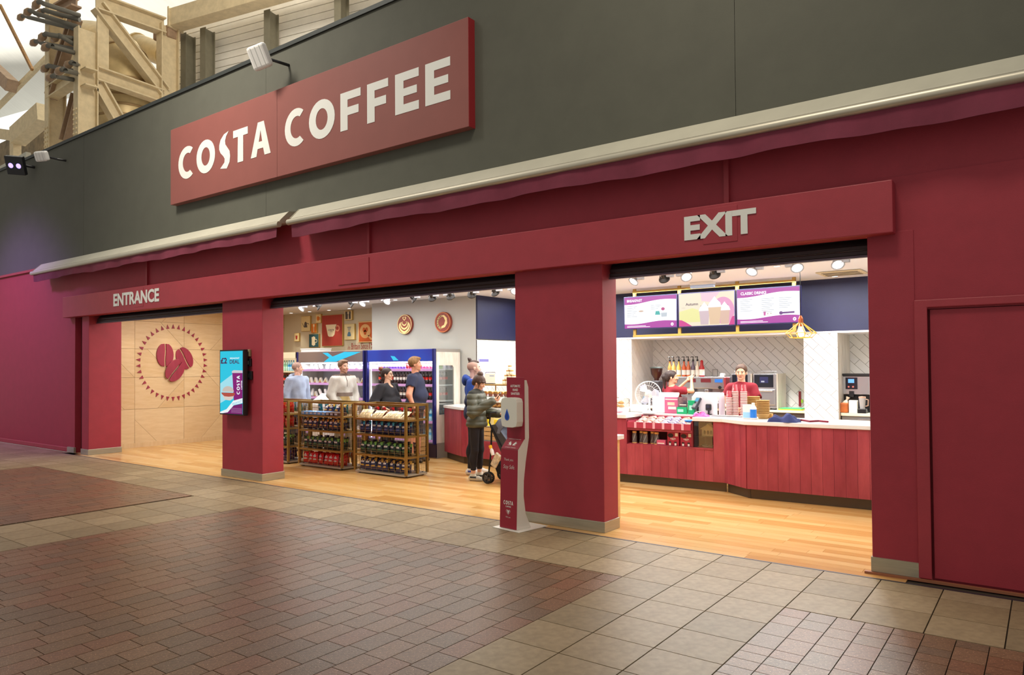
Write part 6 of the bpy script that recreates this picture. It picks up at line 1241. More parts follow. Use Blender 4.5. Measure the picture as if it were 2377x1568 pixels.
# ================================================================ people: bodies grown as one smooth surface from tapered limbs
class Body:
    """smooth union of tapered limbs and ellipsoids, meshed as one continuous skin"""
    def __init__(s): s.p = []
    def cap(s, a, b, r0, r1=None, k=.025, sub=False):
        s.p.append(('c', np.array(a, float), np.array(b, float), r0, r0 if r1 is None else r1, k, sub)); return s
    def ell(s, c, r, k=.025, sub=False, rot=None):
        s.p.append(('e', np.array(c, float), np.array(r, float), rot, None, k, sub)); return s
    def cut(s, p, n): s.p.append(('h', np.array(p, float), np.array(n, float)/np.linalg.norm(n), None, None, .004, True)); return s
    def move(s, M, lo=0):
        """turn and shift the shapes from index lo on (head, hands)"""
        A = np.array(M.to_3x3()); t = np.array(M.translation)
        for i in range(lo, len(s.p)):
            q = s.p[i]
            if q[0] == 'c': s.p[i] = (q[0], A@q[1]+t, A@q[2]+t, *q[3:])
            elif q[0] == 'h': s.p[i] = (q[0], A@q[1]+t, A@q[2], *q[3:])
            else: s.p[i] = (q[0], A@q[1]+t, q[2], A if q[3] is None else A@q[3], *q[4:])
        return s
    def grow(s, h, fold=0.0, ridge=None):
        lo = np.full(3, 9.0); hi = np.full(3, -9.0); bb = []
        for q in s.p:
            if q[0] == 'c':
                r = max(q[3], q[4]); a, b = np.minimum(q[1], q[2])-r, np.maximum(q[1], q[2])+r
            elif q[0] == 'e': m = q[2] if q[3] is None else np.full(3, q[2].max()); a, b = q[1]-m, q[1]+m
            else: bb.append(None); continue
            bb.append((a, b))
            if not q[6]: lo = np.minimum(lo, a); hi = np.maximum(hi, b)
        lo -= 3*h; hi += 3*h; n = np.ceil((hi-lo)/h).astype(int)+1
        D = np.full(n, 0.3, np.float32); ax = [lo[i]+h*np.arange(n[i]) for i in range(3)]
        for q, b in zip(s.p, bb):
            k = q[5]
            if b is None: sl = [slice(0, n[i]) for i in range(3)]
            else: sl = [slice(max(0, int((b[0][i]-lo[i]-k)/h)-3), min(n[i], int((b[1][i]-lo[i]+k)/h)+5)) for i in range(3)]
            if any(x.stop-x.start < 2 for x in sl): continue
            X, Y, Z = [a.astype(np.float32) for a in np.meshgrid(*[ax[i][sl[i]] for i in range(3)], indexing='ij', sparse=True)]
            if q[0] == 'c':
                d = q[2]-q[1]; L = max(1e-9, d@d); px, py, pz = X-q[1][0], Y-q[1][1], Z-q[1][2]
                t = np.clip((px*d[0]+py*d[1]+pz*d[2])/L, 0, 1); v = np.sqrt((px-t*d[0])**2+(py-t*d[1])**2+(pz-t*d[2])**2)-(q[3]+t*(q[4]-q[3]))
            elif q[0] == 'e':
                px, py, pz = X-q[1][0], Y-q[1][1], Z-q[1][2]
                if q[3] is not None:
                    A = q[3]; px, py, pz = A[0, 0]*px+A[1, 0]*py+A[2, 0]*pz, A[0, 1]*px+A[1, 1]*py+A[2, 1]*pz, A[0, 2]*px+A[1, 2]*py+A[2, 2]*pz
                r = q[2]; k0 = np.sqrt((px/r[0])**2+(py/r[1])**2+(pz/r[2])**2); k1 = np.sqrt((px/r[0]**2)**2+(py/r[1]**2)**2+(pz/r[2]**2)**2)+1e-6; v = k0*(k0-1)/k1
            else: v = (X-q[1][0])*q[2][0]+(Y-q[1][1])*q[2][1]+(Z-q[1][2])*q[2][2]+0*(X+Y+Z)
            o = D[tuple(sl)]
            if q[6] and q[0] != 'h': v = -v
            sg = -1 if q[6] else 1; a, b_ = sg*v, sg*o; hh = np.clip(.5+.5*(b_-a)/k, 0, 1); D[tuple(sl)] = sg*(b_*(1-hh)+a*hh-k*hh*(1-hh))
        if fold or ridge:
            X, Y, Z = [a.astype(np.float32) for a in np.meshgrid(*ax, indexing='ij', sparse=True)]
            if fold: D += fold*(np.sin(31*X+17*Z+5*np.sin(9*Y))+np.sin(23*Y-27*Z+4*np.sin(11*X))+.6*np.sin(47*X-39*Y+21*Z))*.5
            if ridge: D -= ridge[0]*(np.abs(np.sin(math.pi*(Z-ridge[2])/ridge[1]))**.6-.5)
        return nets(D, lo, h)
_CO = np.array([(i, j, k) for i in (0, 1) for j in (0, 1) for k in (0, 1)])
_ED = [(a, b) for a in range(8) for b in range(a+1, 8) if np.abs(_CO[a]-_CO[b]).sum() == 1]
def nets(D, lo, h):
    S = D < 0; c = [(slice(i, D.shape[0]-1+i), slice(j, D.shape[1]-1+j), slice(k, D.shape[2]-1+k)) for i, j, k in _CO]
    cnt = sum(S[x].astype(np.int8) for x in c); act = np.argwhere((cnt > 0) & (cnt < 8))
    V = np.stack([D[act[:, 0]+i, act[:, 1]+j, act[:, 2]+k] for i, j, k in _CO], 1)
    pos = np.zeros((len(act), 3)); w = np.zeros(len(act))
    for a, b in _ED:
        m = (V[:, a] < 0) != (V[:, b] < 0); t = np.where(m, V[:, a]/np.where(m, V[:, a]-V[:, b], 1), 0)
        pos += np.where(m[:, None], _CO[a]+(_CO[b]-_CO[a])*t[:, None], 0); w += m
    vs = lo+h*(act+pos/w[:, None]); idx = np.full(np.array(D.shape)-1, -1, np.int32); idx[tuple(act.T)] = np.arange(len(act)); fs = []
    for x in range(3):
        y, z = (x+1) % 3, (x+2) % 3; s0 = [slice(1, -1)]*3; s1 = [slice(1, -1)]*3; s0[x] = slice(0, -1); s1[x] = slice(1, None)
        e = np.argwhere(S[tuple(s0)] != S[tuple(s1)]); off = np.ones(3, int); off[x] = 0; e = e+off
        if not len(e): continue
        q = []
        for dy, dz in ((-1, -1), (0, -1), (0, 0), (-1, 0)):
            f = e.copy(); f[:, y] += dy; f[:, z] += dz; q.append(idx[tuple(f.T)])
        q = np.stack(q, 1); inn = S[tuple(e.T)]; q[~inn] = q[~inn][:, ::-1]; fs.append(q[(q >= 0).all(1)])
    return vs, np.concatenate(fs)
def skin_mesh(name, parts, mats, paint=None):
    """joins grown surfaces; paint(x, y, z) of face centres gives the material slot"""
    vs = np.concatenate([p[0] for p in parts]); o = 0; fs = []
    for p in parts: fs.append(p[1]+o); o += len(p[0])
    fs = np.concatenate(fs); me = bpy.data.meshes.new(name); me.vertices.add(len(vs)); me.vertices.foreach_set('co', vs.astype(np.float32).ravel())
    me.loops.add(len(fs)*4); me.loops.foreach_set('vertex_index', fs.astype(np.int32).ravel()); me.polygons.add(len(fs)); me.polygons.foreach_set('loop_start', np.arange(0, len(fs)*4, 4, dtype=np.int32))
    for m in mats: me.materials.append(m)
    if paint is not None:
        c = vs[fs].mean(1); me.polygons.foreach_set('material_index', np.asarray(paint(c[:, 0], c[:, 1], c[:, 2])).astype(np.int32))
    me.polygons.foreach_set('use_smooth', [True]*len(fs)); me.update(calc_edges=True); me.validate(); return me
def hand(b, wrist, d, n, side, curl=.5, s=1.0):
    """palm, four unequal bent fingers and a thumb leaving the side of the palm; d along the hand, n out of its back"""
    w, d, n = np.array(wrist, float), np.array(d, float), np.array(n, float); d /= np.linalg.norm(d); n -= d*(n@d); n /= np.linalg.norm(n); x = np.cross(d, n)*side
    b.cap(w-d*.03, w+d*.02, .024*s, .022*s, .02); b.cap(w+d*.025*s+x*.018*s, w+d*.075*s+x*.022*s, .019*s, .015*s, .012); b.cap(w+d*.025*s-x*.016*s, w+d*.075*s-x*.020*s, .019*s, .014*s, .012)
    for i, (o, l) in enumerate(((.030, .072), (.011, .080), (-.010, .074), (-.029, .058))):
        p = w+d*.080*s+x*o*s; l *= s; a1, a2, a3 = curl*.7, curl*1.7, curl*2.5; q = p
        for ang, f, r0, r1 in ((a1, .45, .0095, .009), (a2, .32, .009, .008), (a3, .23, .008, .0065)):
            e = q+(d*math.cos(ang)-n*math.sin(ang))*l*f; b.cap(q, e, r0*s, r1*s, .004); q = e
    p = w+d*.03*s+x*.032*s; q = p+(d*.55+x*.65-n*.35)*.038*s; b.cap(p-x*.01*s, q, .014*s, .010*s, .008); b.cap(q, q+(d*.8+x*.1-n*.4)*.03*s, .010*s, .007*s, .005)
EYE = [mat('eye_white', (232, 228, 222), .2), mat('eye_iris', (52, 40, 32), .15)]
eye_m = MB().lathe([(0, -.011), (.008, -.008), (.011, 0), (.0085, .007), (.0045, .0102), (0, .011)], 10, ax=(1, 0, 0), ms=[0, 0, 0, 1, 1]).mesh('eye', EYE, True)
def person(label, loc, yaw, H, skin, hair, hairk, top, legs, shoes, b=1.0, hy=0.0, hp=0.0, armR=None, armL=None, hands=(True, True), fem=False, lipc=None, top_paint=None, beard=None, sleeve='long', sitting=False, shorts=False, scoop=None, glasses=False, hood=None, ridge=None, hip=1.0, curl=(.5, .5), hn=None, shw=1.0, lean=0.0):
    s = H/1.75; t = thing('person', label, 'person', (loc[0], loc[1], 0.0), math.radians(yaw)); t.scale = (s, s, s)
    sw = (.165 if fem else .185)*shw; SK = mat('skin_%d_%d_%d' % skin, skin, .5, var=.05, scale=14, spec=.35); LIP = mat('lip_%d' % skin[1], lipc or tuple(int(v*f) for v, f in zip(skin, (.86, .68, .68))), .45)
    ST = mat('stubble_%d_%d' % (skin[0], hair[0]), tuple(int(.68*a+.32*c) for a, c in zip(skin, hair)), .6)
    armR = armR or ((-.03, -sw-.07*b**.5, 1.13), (.05, -sw-.08*b**.5, .89)); armL = armL or ((-.03, sw+.07*b**.5, 1.13), (.05, sw+.08*b**.5, .89))
    dp = (b-1)
    # ---- body, head, hands in one mesh
    B1 = Body()
    def torso(B, pad, k=.05):
        B.ell((0, 0, .96), (.115*hip+pad+.25*dp*.2, .16*hip+pad+.25*dp*.2, .12+pad), k).ell((.012+.05*dp, 0, 1.11), (.10+.11*dp+pad, .135+.09*dp+pad, .15+pad), k).ell((.0+.02*dp, 0, 1.29), (.108+.05*dp+pad, .15+.04*dp+pad, .16+pad), k).cap((0, -sw+.055, 1.405), (0, sw-.055, 1.405), .055+pad, None, k)
        if fem: B.ell((.085+.03*dp, -.07, 1.255), (.055+.03*dp+pad*.5, .062+.03*dp, .06+.03*dp), .03).ell((.085+.03*dp, .07, 1.255), (.055+.03*dp+pad*.5, .062+.03*dp, .06+.03*dp), .03)
    def arm(B, a, sg, pad, upto=1.0, r=(.050, .041, .036, .026), k=.03):
        S = np.array((0, sg*sw, 1.395)); E, Wr = np.array(a[0]), np.array(a[1]); bb = b**.6
        if upto <= .5: B.cap(S, S+(E-S)*upto*2, r[0]*bb+pad, (r[0]+(r[1]-r[0])*upto*2)*bb+pad*1.15, k)
        else: B.cap(S, E, r[0]*bb+pad, r[1]*bb+pad, k).cap(E, E+(Wr-E)*(upto-.5)*2, r[2]*bb+pad, (r[2]+(r[3]-r[2])*(upto-.5)*2)*bb+pad, k)
    def leg(B, pad, ank=.09, k=.03, top=.93):
        for sg in (-1, 1):
            x0 = .05*sg*(.6 if not fem else .3); B.cap((0, sg*.088*hip, top), (.012+x0*.5, sg*.098, .50), .085*hip**.8*b**.4+pad, .056+pad, k).cap((.012+x0*.5, sg*.098, .50), (-.015+x0, sg*.098, ank), .055+pad, .036+pad*1.1, k).ell((-.025+x0*.7, sg*.098, .36), (.055+pad, .05+pad, .12), .03)
    torso(B1, -.004); leg(B1, 0); B1.cap((-.01, 0, 1.40), (.012, 0, 1.53), .062, .054, .03)
    for a, sg in ((armR, -1), (armL, 1)): arm(B1, a, sg, -.003)
    for sg in (-1, 1): B1.cap((-.03+.05*sg*(.6 if not fem else .3), sg*.098, .05), (.09+.05*sg*(.6 if not fem else .3), sg*.105, .03), .035, .025)
    parts = [B1.grow(.013)]
    Hd = Body(); fw = .94 if fem else 1.0
    Hd.ell((-.008, 0, 1.660), (.097, .076, .088), .02).ell((.034, 0, 1.605), (.058*fw, .058*fw, .082), .03).ell((.040, 0, 1.556), (.046*fw, .047*fw, .036), .025).ell((.076, 0, 1.536), (.018*fw, .020*fw, .016), .018).cap((-.005, 0, 1.50), (.0, 0, 1.58), .054*fw, .056*fw, .03)
    Hd.ell((.093, -.032, 1.634), (.017, .019, .013), .012, True).ell((.093, .032, 1.634), (.017, .019, .013), .012, True).cap((.080, -.033, 1.652), (.080, .033, 1.652), .012, None, .012)
    Hd.cap((.090, 0, 1.640), (.113, 0, 1.606), .008, .011, .010).ell((.104, 0, 1.600), (.014, .016, .010), .008).ell((.073, -.036, 1.603), (.020, .018, .020), .02).ell((.073, .036, 1.603), (.020, .018, .020), .02)
    Hd.cap((.087, -.016, 1.574), (.087, .016, 1.574), .0085, None, .006).cap((.086, -.013, 1.564), (.086, .013, 1.564), .0085, None, .006)
    for sg in (-1, 1): Hd.ell((-.004, sg*.078, 1.618), (.018, .009, .030), .008).ell((.004, sg*.086, 1.622), (.008, .006, .014), .006, True)
    piv = Vector((-.005, 0, 1.50)); HM = Matrix.Translation(piv) @ Matrix.Rotation(math.radians(hy), 4, 'Z') @ Matrix.Rotation(math.radians(hp), 4, 'Y') @ Matrix.Translation(-piv)
    Hd.move(HM); HI = np.array(HM.inverted())
    def local(x, y, z): p = HI[:3, :3]@np.stack([x, y, z])+HI[:3, 3:4]; return p
    parts.append(Hd.grow(.0062))
    for i, (a, sg) in enumerate(((armR, -1), (armL, 1))):
        if hands[i]:
            d = np.array(a[1])-np.array(a[0]); n = (hn[i] if hn and hn[i] else (0, sg, .15)); hb = Body(); hand(hb, np.array(a[1])+d/np.linalg.norm(d)*.01, d, n, -sg if True else sg, curl[i], .95 if fem else 1.05); parts.append(hb.grow(.0052))
    def paint(x, y, z):
        p = local(x, y, z); m = np.zeros(len(x)); hd = z > 1.44
        m[hd & (p[0] > .080) & (np.abs(p[1]) < .021) & (p[2] > 1.557) & (p[2] < 1.581)] = 1
        m[hd & (p[0] > .072) & (np.abs(p[1]) > .013) & (np.abs(p[1]) < .048) & (p[2] > 1.652) & (p[2] < (1.6585 if fem else 1.662))] = 2
        if beard: m[hd & (p[2] < 1.590) & (p[2] > 1.515) & (p[0] > .0) & ((p[2] < 1.557) | (np.abs(p[1]) > .02) | (p[2] > 1.581))] = 3
        if beard: m[hd & (p[2] < 1.63) & (p[2] > 1.51) & (p[0] > -.01) & (p[0] < .05) & (np.abs(p[1]) > .05)] = 3
        if hairk in ('topknot', 'buzz'): m[hd & (p[2] > 1.60) & (p[0] < .045+.3*(p[2]-1.68)) & (m == 0) & ~((np.abs(p[1]) > .074) & (p[2] < 1.65) & (p[0] > -.03))] = 3
        return m
    link('body', skin_mesh('body', parts, [SK, LIP, mat('brow_%d' % hair[0], tuple(int(v*.8) for v in hair), .8), ST], paint), t)
    for sg in (-1, 1): link('eye', eye_m, t, M=HM @ Matrix.Translation((.0835, sg*.032, 1.634)))
    HR = mat('hair_%d_%d_%d' % hair, hair, .55, var=.3, scale=60, stretch=(1, 1, .25), bump=.5, bscale=120, spec=.4); HB = Body()
    def scalp(pad, low=1.60, back=True): HB.ell((-.012, 0, 1.668), (.097+pad, .078+pad, .086+pad), .02).cut((0.020, 0, 1.640), (.80, 0, -.62)) if False else HB.ell((-.012, 0, 1.668), (.097+pad, .078+pad, .086+pad), .02)
    if hairk == 'buzz': scalp(.0035); HB.ell((.085, 0, 1.60), (.085, .10, .095), .01, True).cut((0, 0, 1.60), (.3, 0, -1))
    elif hairk == 'short': scalp(.012); HB.ell((.050, 0, 1.728), (.052, .062, .026), .02).ell((.092, 0, 1.60), (.080, .11, .098), .01, True).ell((.02, 0, 1.585), (.035, .2, .055), .01, True).cut((0, 0, 1.575), (.25, 0, -1))
    elif hairk == 'topknot': HB.ell((.002, 0, 1.724), (.088, .050, .032), .02).ell((-.062, 0, 1.763), (.030, .026, .028), .01).cap((-.05, 0, 1.745), (-.085, .0, 1.785), .018, .012, .01).ell((.09, 0, 1.60), (.080, .11, .095), .01, True).cut((0, 0, 1.575), (.25, 0, -1))
    elif hairk in ('bun', 'pony', 'tied', 'fringe'):
        scalp(.014 if hairk == 'fringe' else .008); HB.ell((-.075, 0, 1.62), (.05, .068, .07), .02)
        HB.ell((.098, 0, 1.602), (.078, .10, .098 if hairk != 'fringe' else .070), .008, True).ell((.036, 0, 1.575), (.030, .2, .040), .01, True)
        if hairk == 'fringe': HB.cap((.080, -.045, 1.672), (.080, .045, 1.672), .018, None, .015).cap((.045, -.078, 1.66), (.05, -.074, 1.56), .012, .007).cap((.045, .078, 1.66), (.05, .074, 1.56), .012, .007).ell((-.03, .0, 1.775), (.05, .052, .045), .012)
        if hairk == 'bun': HB.ell((-.06, 0, 1.55), (.05, .066, .06), .02)
        if hairk == 'tied': HB.ell((-.108, 0, 1.67), (.03, .03, .03), .012)
        if hairk == 'pony': HB.cap((-.10, 0, 1.70), (-.14, 0, 1.64), .035, .038).cap((-.14, 0, 1.64), (-.125, 0, 1.44), .040, .018)
    HB.move(HM)
    g = HB.grow(.0062, fold=.0 if hairk == 'buzz' else .0016)
    link('hair', skin_mesh('hair', [g], [HR]), t)
    if hairk == 'bun':
        Bb = Body(); Bb.ell((-.118, 0, 1.735), (.046, .045, .042), .012).move(HM); link('hair_bun', skin_mesh('hair_bun', [Bb.grow(.0062, fold=.006)], [mat('hair_red_bun', (140, 82, 56), .6, var=.3, scale=30, bump=.4)]), t)
    if beard == 'full':
        Bd = Body(); Bd.ell((.052, 0, 1.545), (.056, .054, .042), .02).cap((.062, 0, 1.53), (.072, 0, 1.47), .042, .022, .03).ell((.02, 0, 1.58), (.03, .066, .04), .02).ell((.10, 0, 1.568), (.026, .02, .008), .006, True).ell((.06, 0, 1.635), (.09, .056, .05), .01, True); Bd.move(HM); link('beard', skin_mesh('beard', [Bd.grow(.0062, fold=.003)], [mat('beard_%d' % hair[0], tuple(int(v*.75) for v in hair), .8, var=.3, scale=30)]), t)
    if glasses:
        gl = MB()
        for sg in (-1, 1): gl.path([(.103-.01*abs(math.cos(a)), sg*.034+.023*math.cos(a), 1.632+.018*math.sin(a)) for a in [i*math.pi/9 for i in range(19)]], .0022, 5, cap=False); gl.path([(.095, sg*.056, 1.638), (.04, sg*.080, 1.64), (-.01, sg*.082, 1.632)], .002, 5)
        gl.path([(.104, -.012, 1.636), (.107, 0, 1.639), (.104, .012, 1.636)], .002, 5); gl.v = [tuple(HM @ Vector(v)) for v in gl.v]; gl.build('glasses', BLK, t)
    # ---- clothes
    T = Body(); pad = top.get('pad', .018); torso(T, pad); up = {'long': .96, 'short': .34, 'half': .80}[sleeve]
    arms = ((armR, -1), (armL, 1))
    for a, sg in arms: arm(T, a, sg, pad+.004, up)
    T.cap((0, 0, 1.41), (.004, 0, 1.47), .066+pad*.5, .060+pad*.4, .03)
    T.ell((0.0, 0, .93), (.125*hip+pad+.05*dp, .168*hip+pad+.04*dp, .12), .04)
    T.cut((0, 0, top.get('hem', .90)), (0, 0, -1)).cut((.0, 0, top.get('neck', 1.475)), (-.28, 0, 1))
    if scoop: T.ell((.11+.03*dp, 0, scoop), (.10, .085, .11), .006, True)
    for a, sg in arms:
        E, Wr = np.array(a[0]), np.array(a[1])
        if sleeve == 'short': S = np.array((0, sg*sw, 1.395)); T.cap(S+(E-S)*.74, S+(E-S)*1.2, .075*b**.5, None, .002, True)
    link('top' if 'name' not in top else top['name'], skin_mesh('top', [T.grow(.0115, fold=top.get('fold', .004), ridge=ridge)], top['mats'], top_paint), t)
    if hood:
        Hb = Body()
        for k in range(9):
            a = math.radians(-110+k*27.5); p = (-.055-.075*math.cos(a), .105*math.sin(a), 1.475-.045*(1-math.cos(a))*.6+.02*math.cos(a)); q_ = math.radians(-110+(k+1)*27.5); q = (-.055-.075*math.cos(q_), .105*math.sin(q_), 1.475-.045*(1-math.cos(q_))*.6+.02*math.cos(q_)); Hb.cap(p, q, .036, None, .02)
        Hb.ell((-.135, 0, 1.435), (.05, .09, .075), .03)
        link('hood', skin_mesh('hood', [Hb.grow(.010, fold=.003)], [hood]), t)
    Lg = Body(); lp = legs.get('pad', .012); leg(Lg, lp, top=.94); Lg.ell((0, 0, .96), (.118*hip+lp+.05*dp, .163*hip+lp+.04*dp, .12), .04).cut((0, 0, legs.get('hem', .10)), (0, 0, -1)).cut((0, 0, 1.03), (0, 0, 1))
    link(legs.get('name', 'trousers'), skin_mesh('trousers', [Lg.grow(.0125, fold=legs.get('fold', .003))], [legs['mat']]), t)
    for sg in (-1, 1):
        x0 = .05*sg*(.6 if not fem else .3); Sh = Body(); Sh.cap((-.05+x0, sg*.098, .045), (.08+x0, sg*.106, .040), .044, .041, .03).cap((.08+x0, sg*.106, .040), (.155+x0, sg*.112, .030), .041, .030, .02).cap((-.02+x0, sg*.098, .06), (-.012+x0, sg*.098, .105), .046, .042, .03).cut((0, 0, .002), (0, 0, -1)).cut((0, 0, .118), (0, 0, 1))
        link('shoe', skin_mesh('shoe', [Sh.grow(.009)], shoes, lambda x, y, z: np.where(z < .026, 1, np.where((len(shoes) > 2) & (x > -.05+x0) & (x < .06+x0) & (z > .045) & (z < .075), len(shoes)-1, 0))), t)
    return t
def cloth(n, c, **k): return mat('cloth_'+n, c, .88, var=k.pop('var', .10), scale=9, bump=.12, bscale=160, **k)
BLKS = [mat('shoe_black', (28, 26, 28), .5), mat('sole_dark', (20, 20, 20), .6)]; WTS = [mat('shoe_white', (222, 218, 212), .5), mat('sole_white', (232, 230, 226), .6), mat('shoe_blue', (50, 60, 150), .5)]; BGS = [mat('shoe_beige', (206, 198, 178), .5), mat('sole_cream', (220, 216, 200), .6), mat('shoe_mark', (40, 38, 36), .5)]
DEN = cloth('dark_jeans', (34, 36, 48)); BK = cloth('black', (24, 22, 28)); GHD = cloth('grey_hoodie', (142, 152, 172))
FAIR = (222, 178, 152); ROSY = (214, 150, 122)
person('person in a pale grey hoodie with shaved head, turned to the chillers', (-12.04, 2.9), -2, 1.80, (214, 166, 146), (150, 120, 108), 'buzz', dict(mats=[GHD], pad=.030, hem=.86, fold=.006, name='hoodie'), dict(mat=DEN), BLKS, b=1.08, hy=52, shw=.95, hood=GHD, beard='stubble')
ZW = cloth('white_fleece', (196, 194, 186)); ZB = cloth('brown_band', (126, 112, 102)); ZK = cloth('khaki_panel', (190, 168, 110)); ZC = cloth('dark_collar', (84, 66, 56))
def zip_paint(x, y, z):
    m = np.where((z > 1.10) & (z < 1.165) & (np.abs(y) < .17), 1, 0); m = np.where((z < 1.10) & (z > .93) & (np.abs(y+.05-.5*(1.10-z)) < .085) & (x > 0), 2, m); m = np.where(z > 1.468, 3, m); return np.where((x > .05) & (np.abs(y) < .008) & (z > 1.27), 3, m)
person('person with short brown hair and beard in a white zip-neck top with brown band', (-10.44, 2.7), -12, 1.83, (218, 170, 146), (112, 84, 62), 'short', dict(mats=[ZW, ZB, ZK, ZC], pad=.034, hem=.84, fold=.007, name='pullover', neck=1.50), dict(mat=cloth('stone_trousers', (120, 112, 98))), BLKS, b=1.0, shw=.92, hy=8, beard='stubble', top_paint=zip_paint, armR=((-.02, -.245, 1.13), (.10, -.20, .93)), armL=((-.02, .245, 1.13), (.10, .20, .93)))
person('person in a black long-sleeved top and glasses with dark tied-up hair', (-9.14, 2.55), 8, 1.68, FAIR, (52, 40, 38), 'bun', dict(mats=[cloth('black_jersey', (38, 38, 44))], pad=.020, hem=.82, fold=.005, neck=1.46, name='jumper'), dict(mat=BK), BLKS, b=1.85, hy=14, fem=True, sleeve='half', scoop=1.50, glasses=True, hip=1.3, armR=((-.06, -.33, 1.13), (.16, -.30, 1.02)), shw=1.15)
NVP = cloth('navy_polo', (42, 48, 74)); person('person in a navy polo shirt with short ginger hair, arm hanging bare', (P(964, 1000, Y=2.96).x, 2.96), 28, 1.87, ROSY, (132, 96, 58), 'short', dict(mats=[NVP, cloth('navy_collar', (34, 34, 58))], pad=.020, hem=.86, fold=.004, neck=1.485, name='polo_shirt'), dict(mat=cloth('navy_shorts', (40, 42, 56)), hem=.46, name='shorts', pad=.024), BLKS, b=1.55, hy=12, sleeve='short', top_paint=lambda x, y, z: np.where(z > 1.462, 1, 0), armR=((-.03, -.29, 1.13), (.06, -.28, .90)), beard='stubble')
BJ = cloth('blue_jacket', (28, 62, 140)); BJ2 = cloth('navy_jacket', (30, 40, 74))
person('person in a blue hooded jacket with a topknot and dark beard', (-7.11, 2.42), 30, 1.79, (216, 176, 160), (66, 50, 44), 'topknot', dict(mats=[BJ, BJ2], pad=.030, hem=.80, fold=.006, name='jacket'), dict(mat=BK, pad=.012), WTS, b=1.05, hy=22, hood=BJ, beard='full', top_paint=lambda x, y, z: np.where(z < 1.22, 1, 0))
OLV = mat('olive_puffer', (74, 76, 60), .5, var=.12, scale=8, bump=.1, bscale=90, spec=.5)
wp = person('person in an olive puffer jacket looking at a phone beside the pushchair', (-6.72, 1.98), 14, 1.57, (224, 172, 142), (74, 52, 42), 'fringe', dict(mats=[OLV, cloth('dark_collar2', (44, 46, 40))], pad=.036, hem=.88, fold=.004, neck=1.52, name='puffer_jacket'), dict(mat=cloth('black_leggings', (30, 26, 32)), hem=.17, name='leggings', pad=.006), BGS, b=1.02, hy=-2, hp=22, fem=True, ridge=(.014, .095, .02), armR=((.05, -.29, 1.13), (.36, -.13, 1.33)), armL=((.06, .27, 1.12), (.38, .10, 1.10)), top_paint=lambda x, y, z: np.where(z > 1.44, 1, 0), hn=((0, -.7, -.5), (0, .3, 1)), curl=(.75, .85))
ph = MB().box((-.036, -.004, -.072), (.036, .005, .072)).build('phone', mat('phone_black', (24, 24, 28), .2), None); q = wp.matrix_basis if False else None
tag(ph, 'dark mobile phone held up by the person in the olive puffer jacket', 'phone'); a_ = math.radians(14); sc = 1.57/1.75; px_, py_, pz_ = .43*sc, -.09*sc, 1.405*sc
ph.location = (-6.72+px_*math.cos(a_)-py_*math.sin(a_), 1.98+px_*math.sin(a_)+py_*math.cos(a_), pz_); ph.rotation_euler = (math.radians(-35), math.radians(25), math.radians(14-80))
person('person in a dusty blue tee mostly hidden behind the screen pillar', (-12.84, 2.62), 5, 1.74, FAIR, (80, 60, 48), 'short', dict(mats=[cloth('dusty_blue', (92, 116, 140))], pad=.016, fold=.004, name='tee'), dict(mat=DEN), BLKS, b=1.1, sleeve='short', armR=((.06, -.28, 1.14), (.33, -.22, 1.06)))
TEE = cloth('burgundy_tee', (132, 22, 40)); APR = cloth('navy_apron', (38, 42, 72))
person('person in a burgundy tee with brown pulled-back hair behind the cup stacks', (-3.60, 4.42), -84, 1.70, (226, 178, 150), (74, 48, 34), 'tied', dict(mats=[TEE], pad=.018, hem=.88, fold=.005, name='tee'), dict(mat=BK), BLKS, fem=True, b=1.08, hy=2, hp=4, sleeve='short', armR=((.08, -.27, 1.14), (.32, -.12, 1.10)), armL=((.08, .27, 1.14), (.32, .10, 1.09)))
person('person in a burgundy tee with a dark ponytail reaching up to the syrup bottles', (-4.98, 5.12), 62, 1.60, (206, 156, 128), (50, 36, 34), 'pony', dict(mats=[TEE], pad=.018, hem=.88, fold=.005, name='tee'), dict(mat=BK), BLKS, fem=True, b=1.08, hy=-44, sleeve='short', armR=((.24, -.26, 1.38), (.34, -.14, 1.58)), armL=((.26, .22, 1.36), (.38, .04, 1.56)), hn=((-1, 0, 0), (-1, 0, 0)), curl=(.35, .4))
# ---- pushchair and toddler
t = thing('pushchair', 'dark grey folding pushchair beside the person in the olive jacket', 'pushchair', (-6.40, 2.02, 0), math.radians(4)); FRM = mat('frame_black', (26, 26, 30), .35, .4); SEATF = cloth('seat_grey', (62, 62, 66)); CANO = mat('canopy_grey', (104, 110, 124), .45, var=.2, scale=6, bump=.1); LIN = cloth('seat_lining', (126, 140, 164))
def wheel(x, y, r=.085, steer=0):
    w = thing('wheel', None, None, (x, y, r)); w.parent = t; del_ = [k for k in ('label', 'category') if k in w]
    MB().path([(r*.80*math.cos(a), 0, r*.80*math.sin(a)) for a in [i*math.pi/12 for i in range(25)]], r*.20, 8, cap=False).build('tyre', mat('tyre', (30, 28, 28), .7), w, smooth=True)
    sp = MB().tube((0, -.014, 0), (0, .014, 0), r*.22, n=10)
    for i in range(5): a = i*1.2566; sp.bar((0, 0, 0), (r*.7*math.cos(a), 0, r*.7*math.sin(a)), .02, .016, up=(0, 1, 0))
    sp.build('spokes', mat('spoke_grey', (70, 66, 64), .5), w)
for y in (-.24, -.17, .17, .24): wheel(0, y); wheel(.66, y*.85, .075)
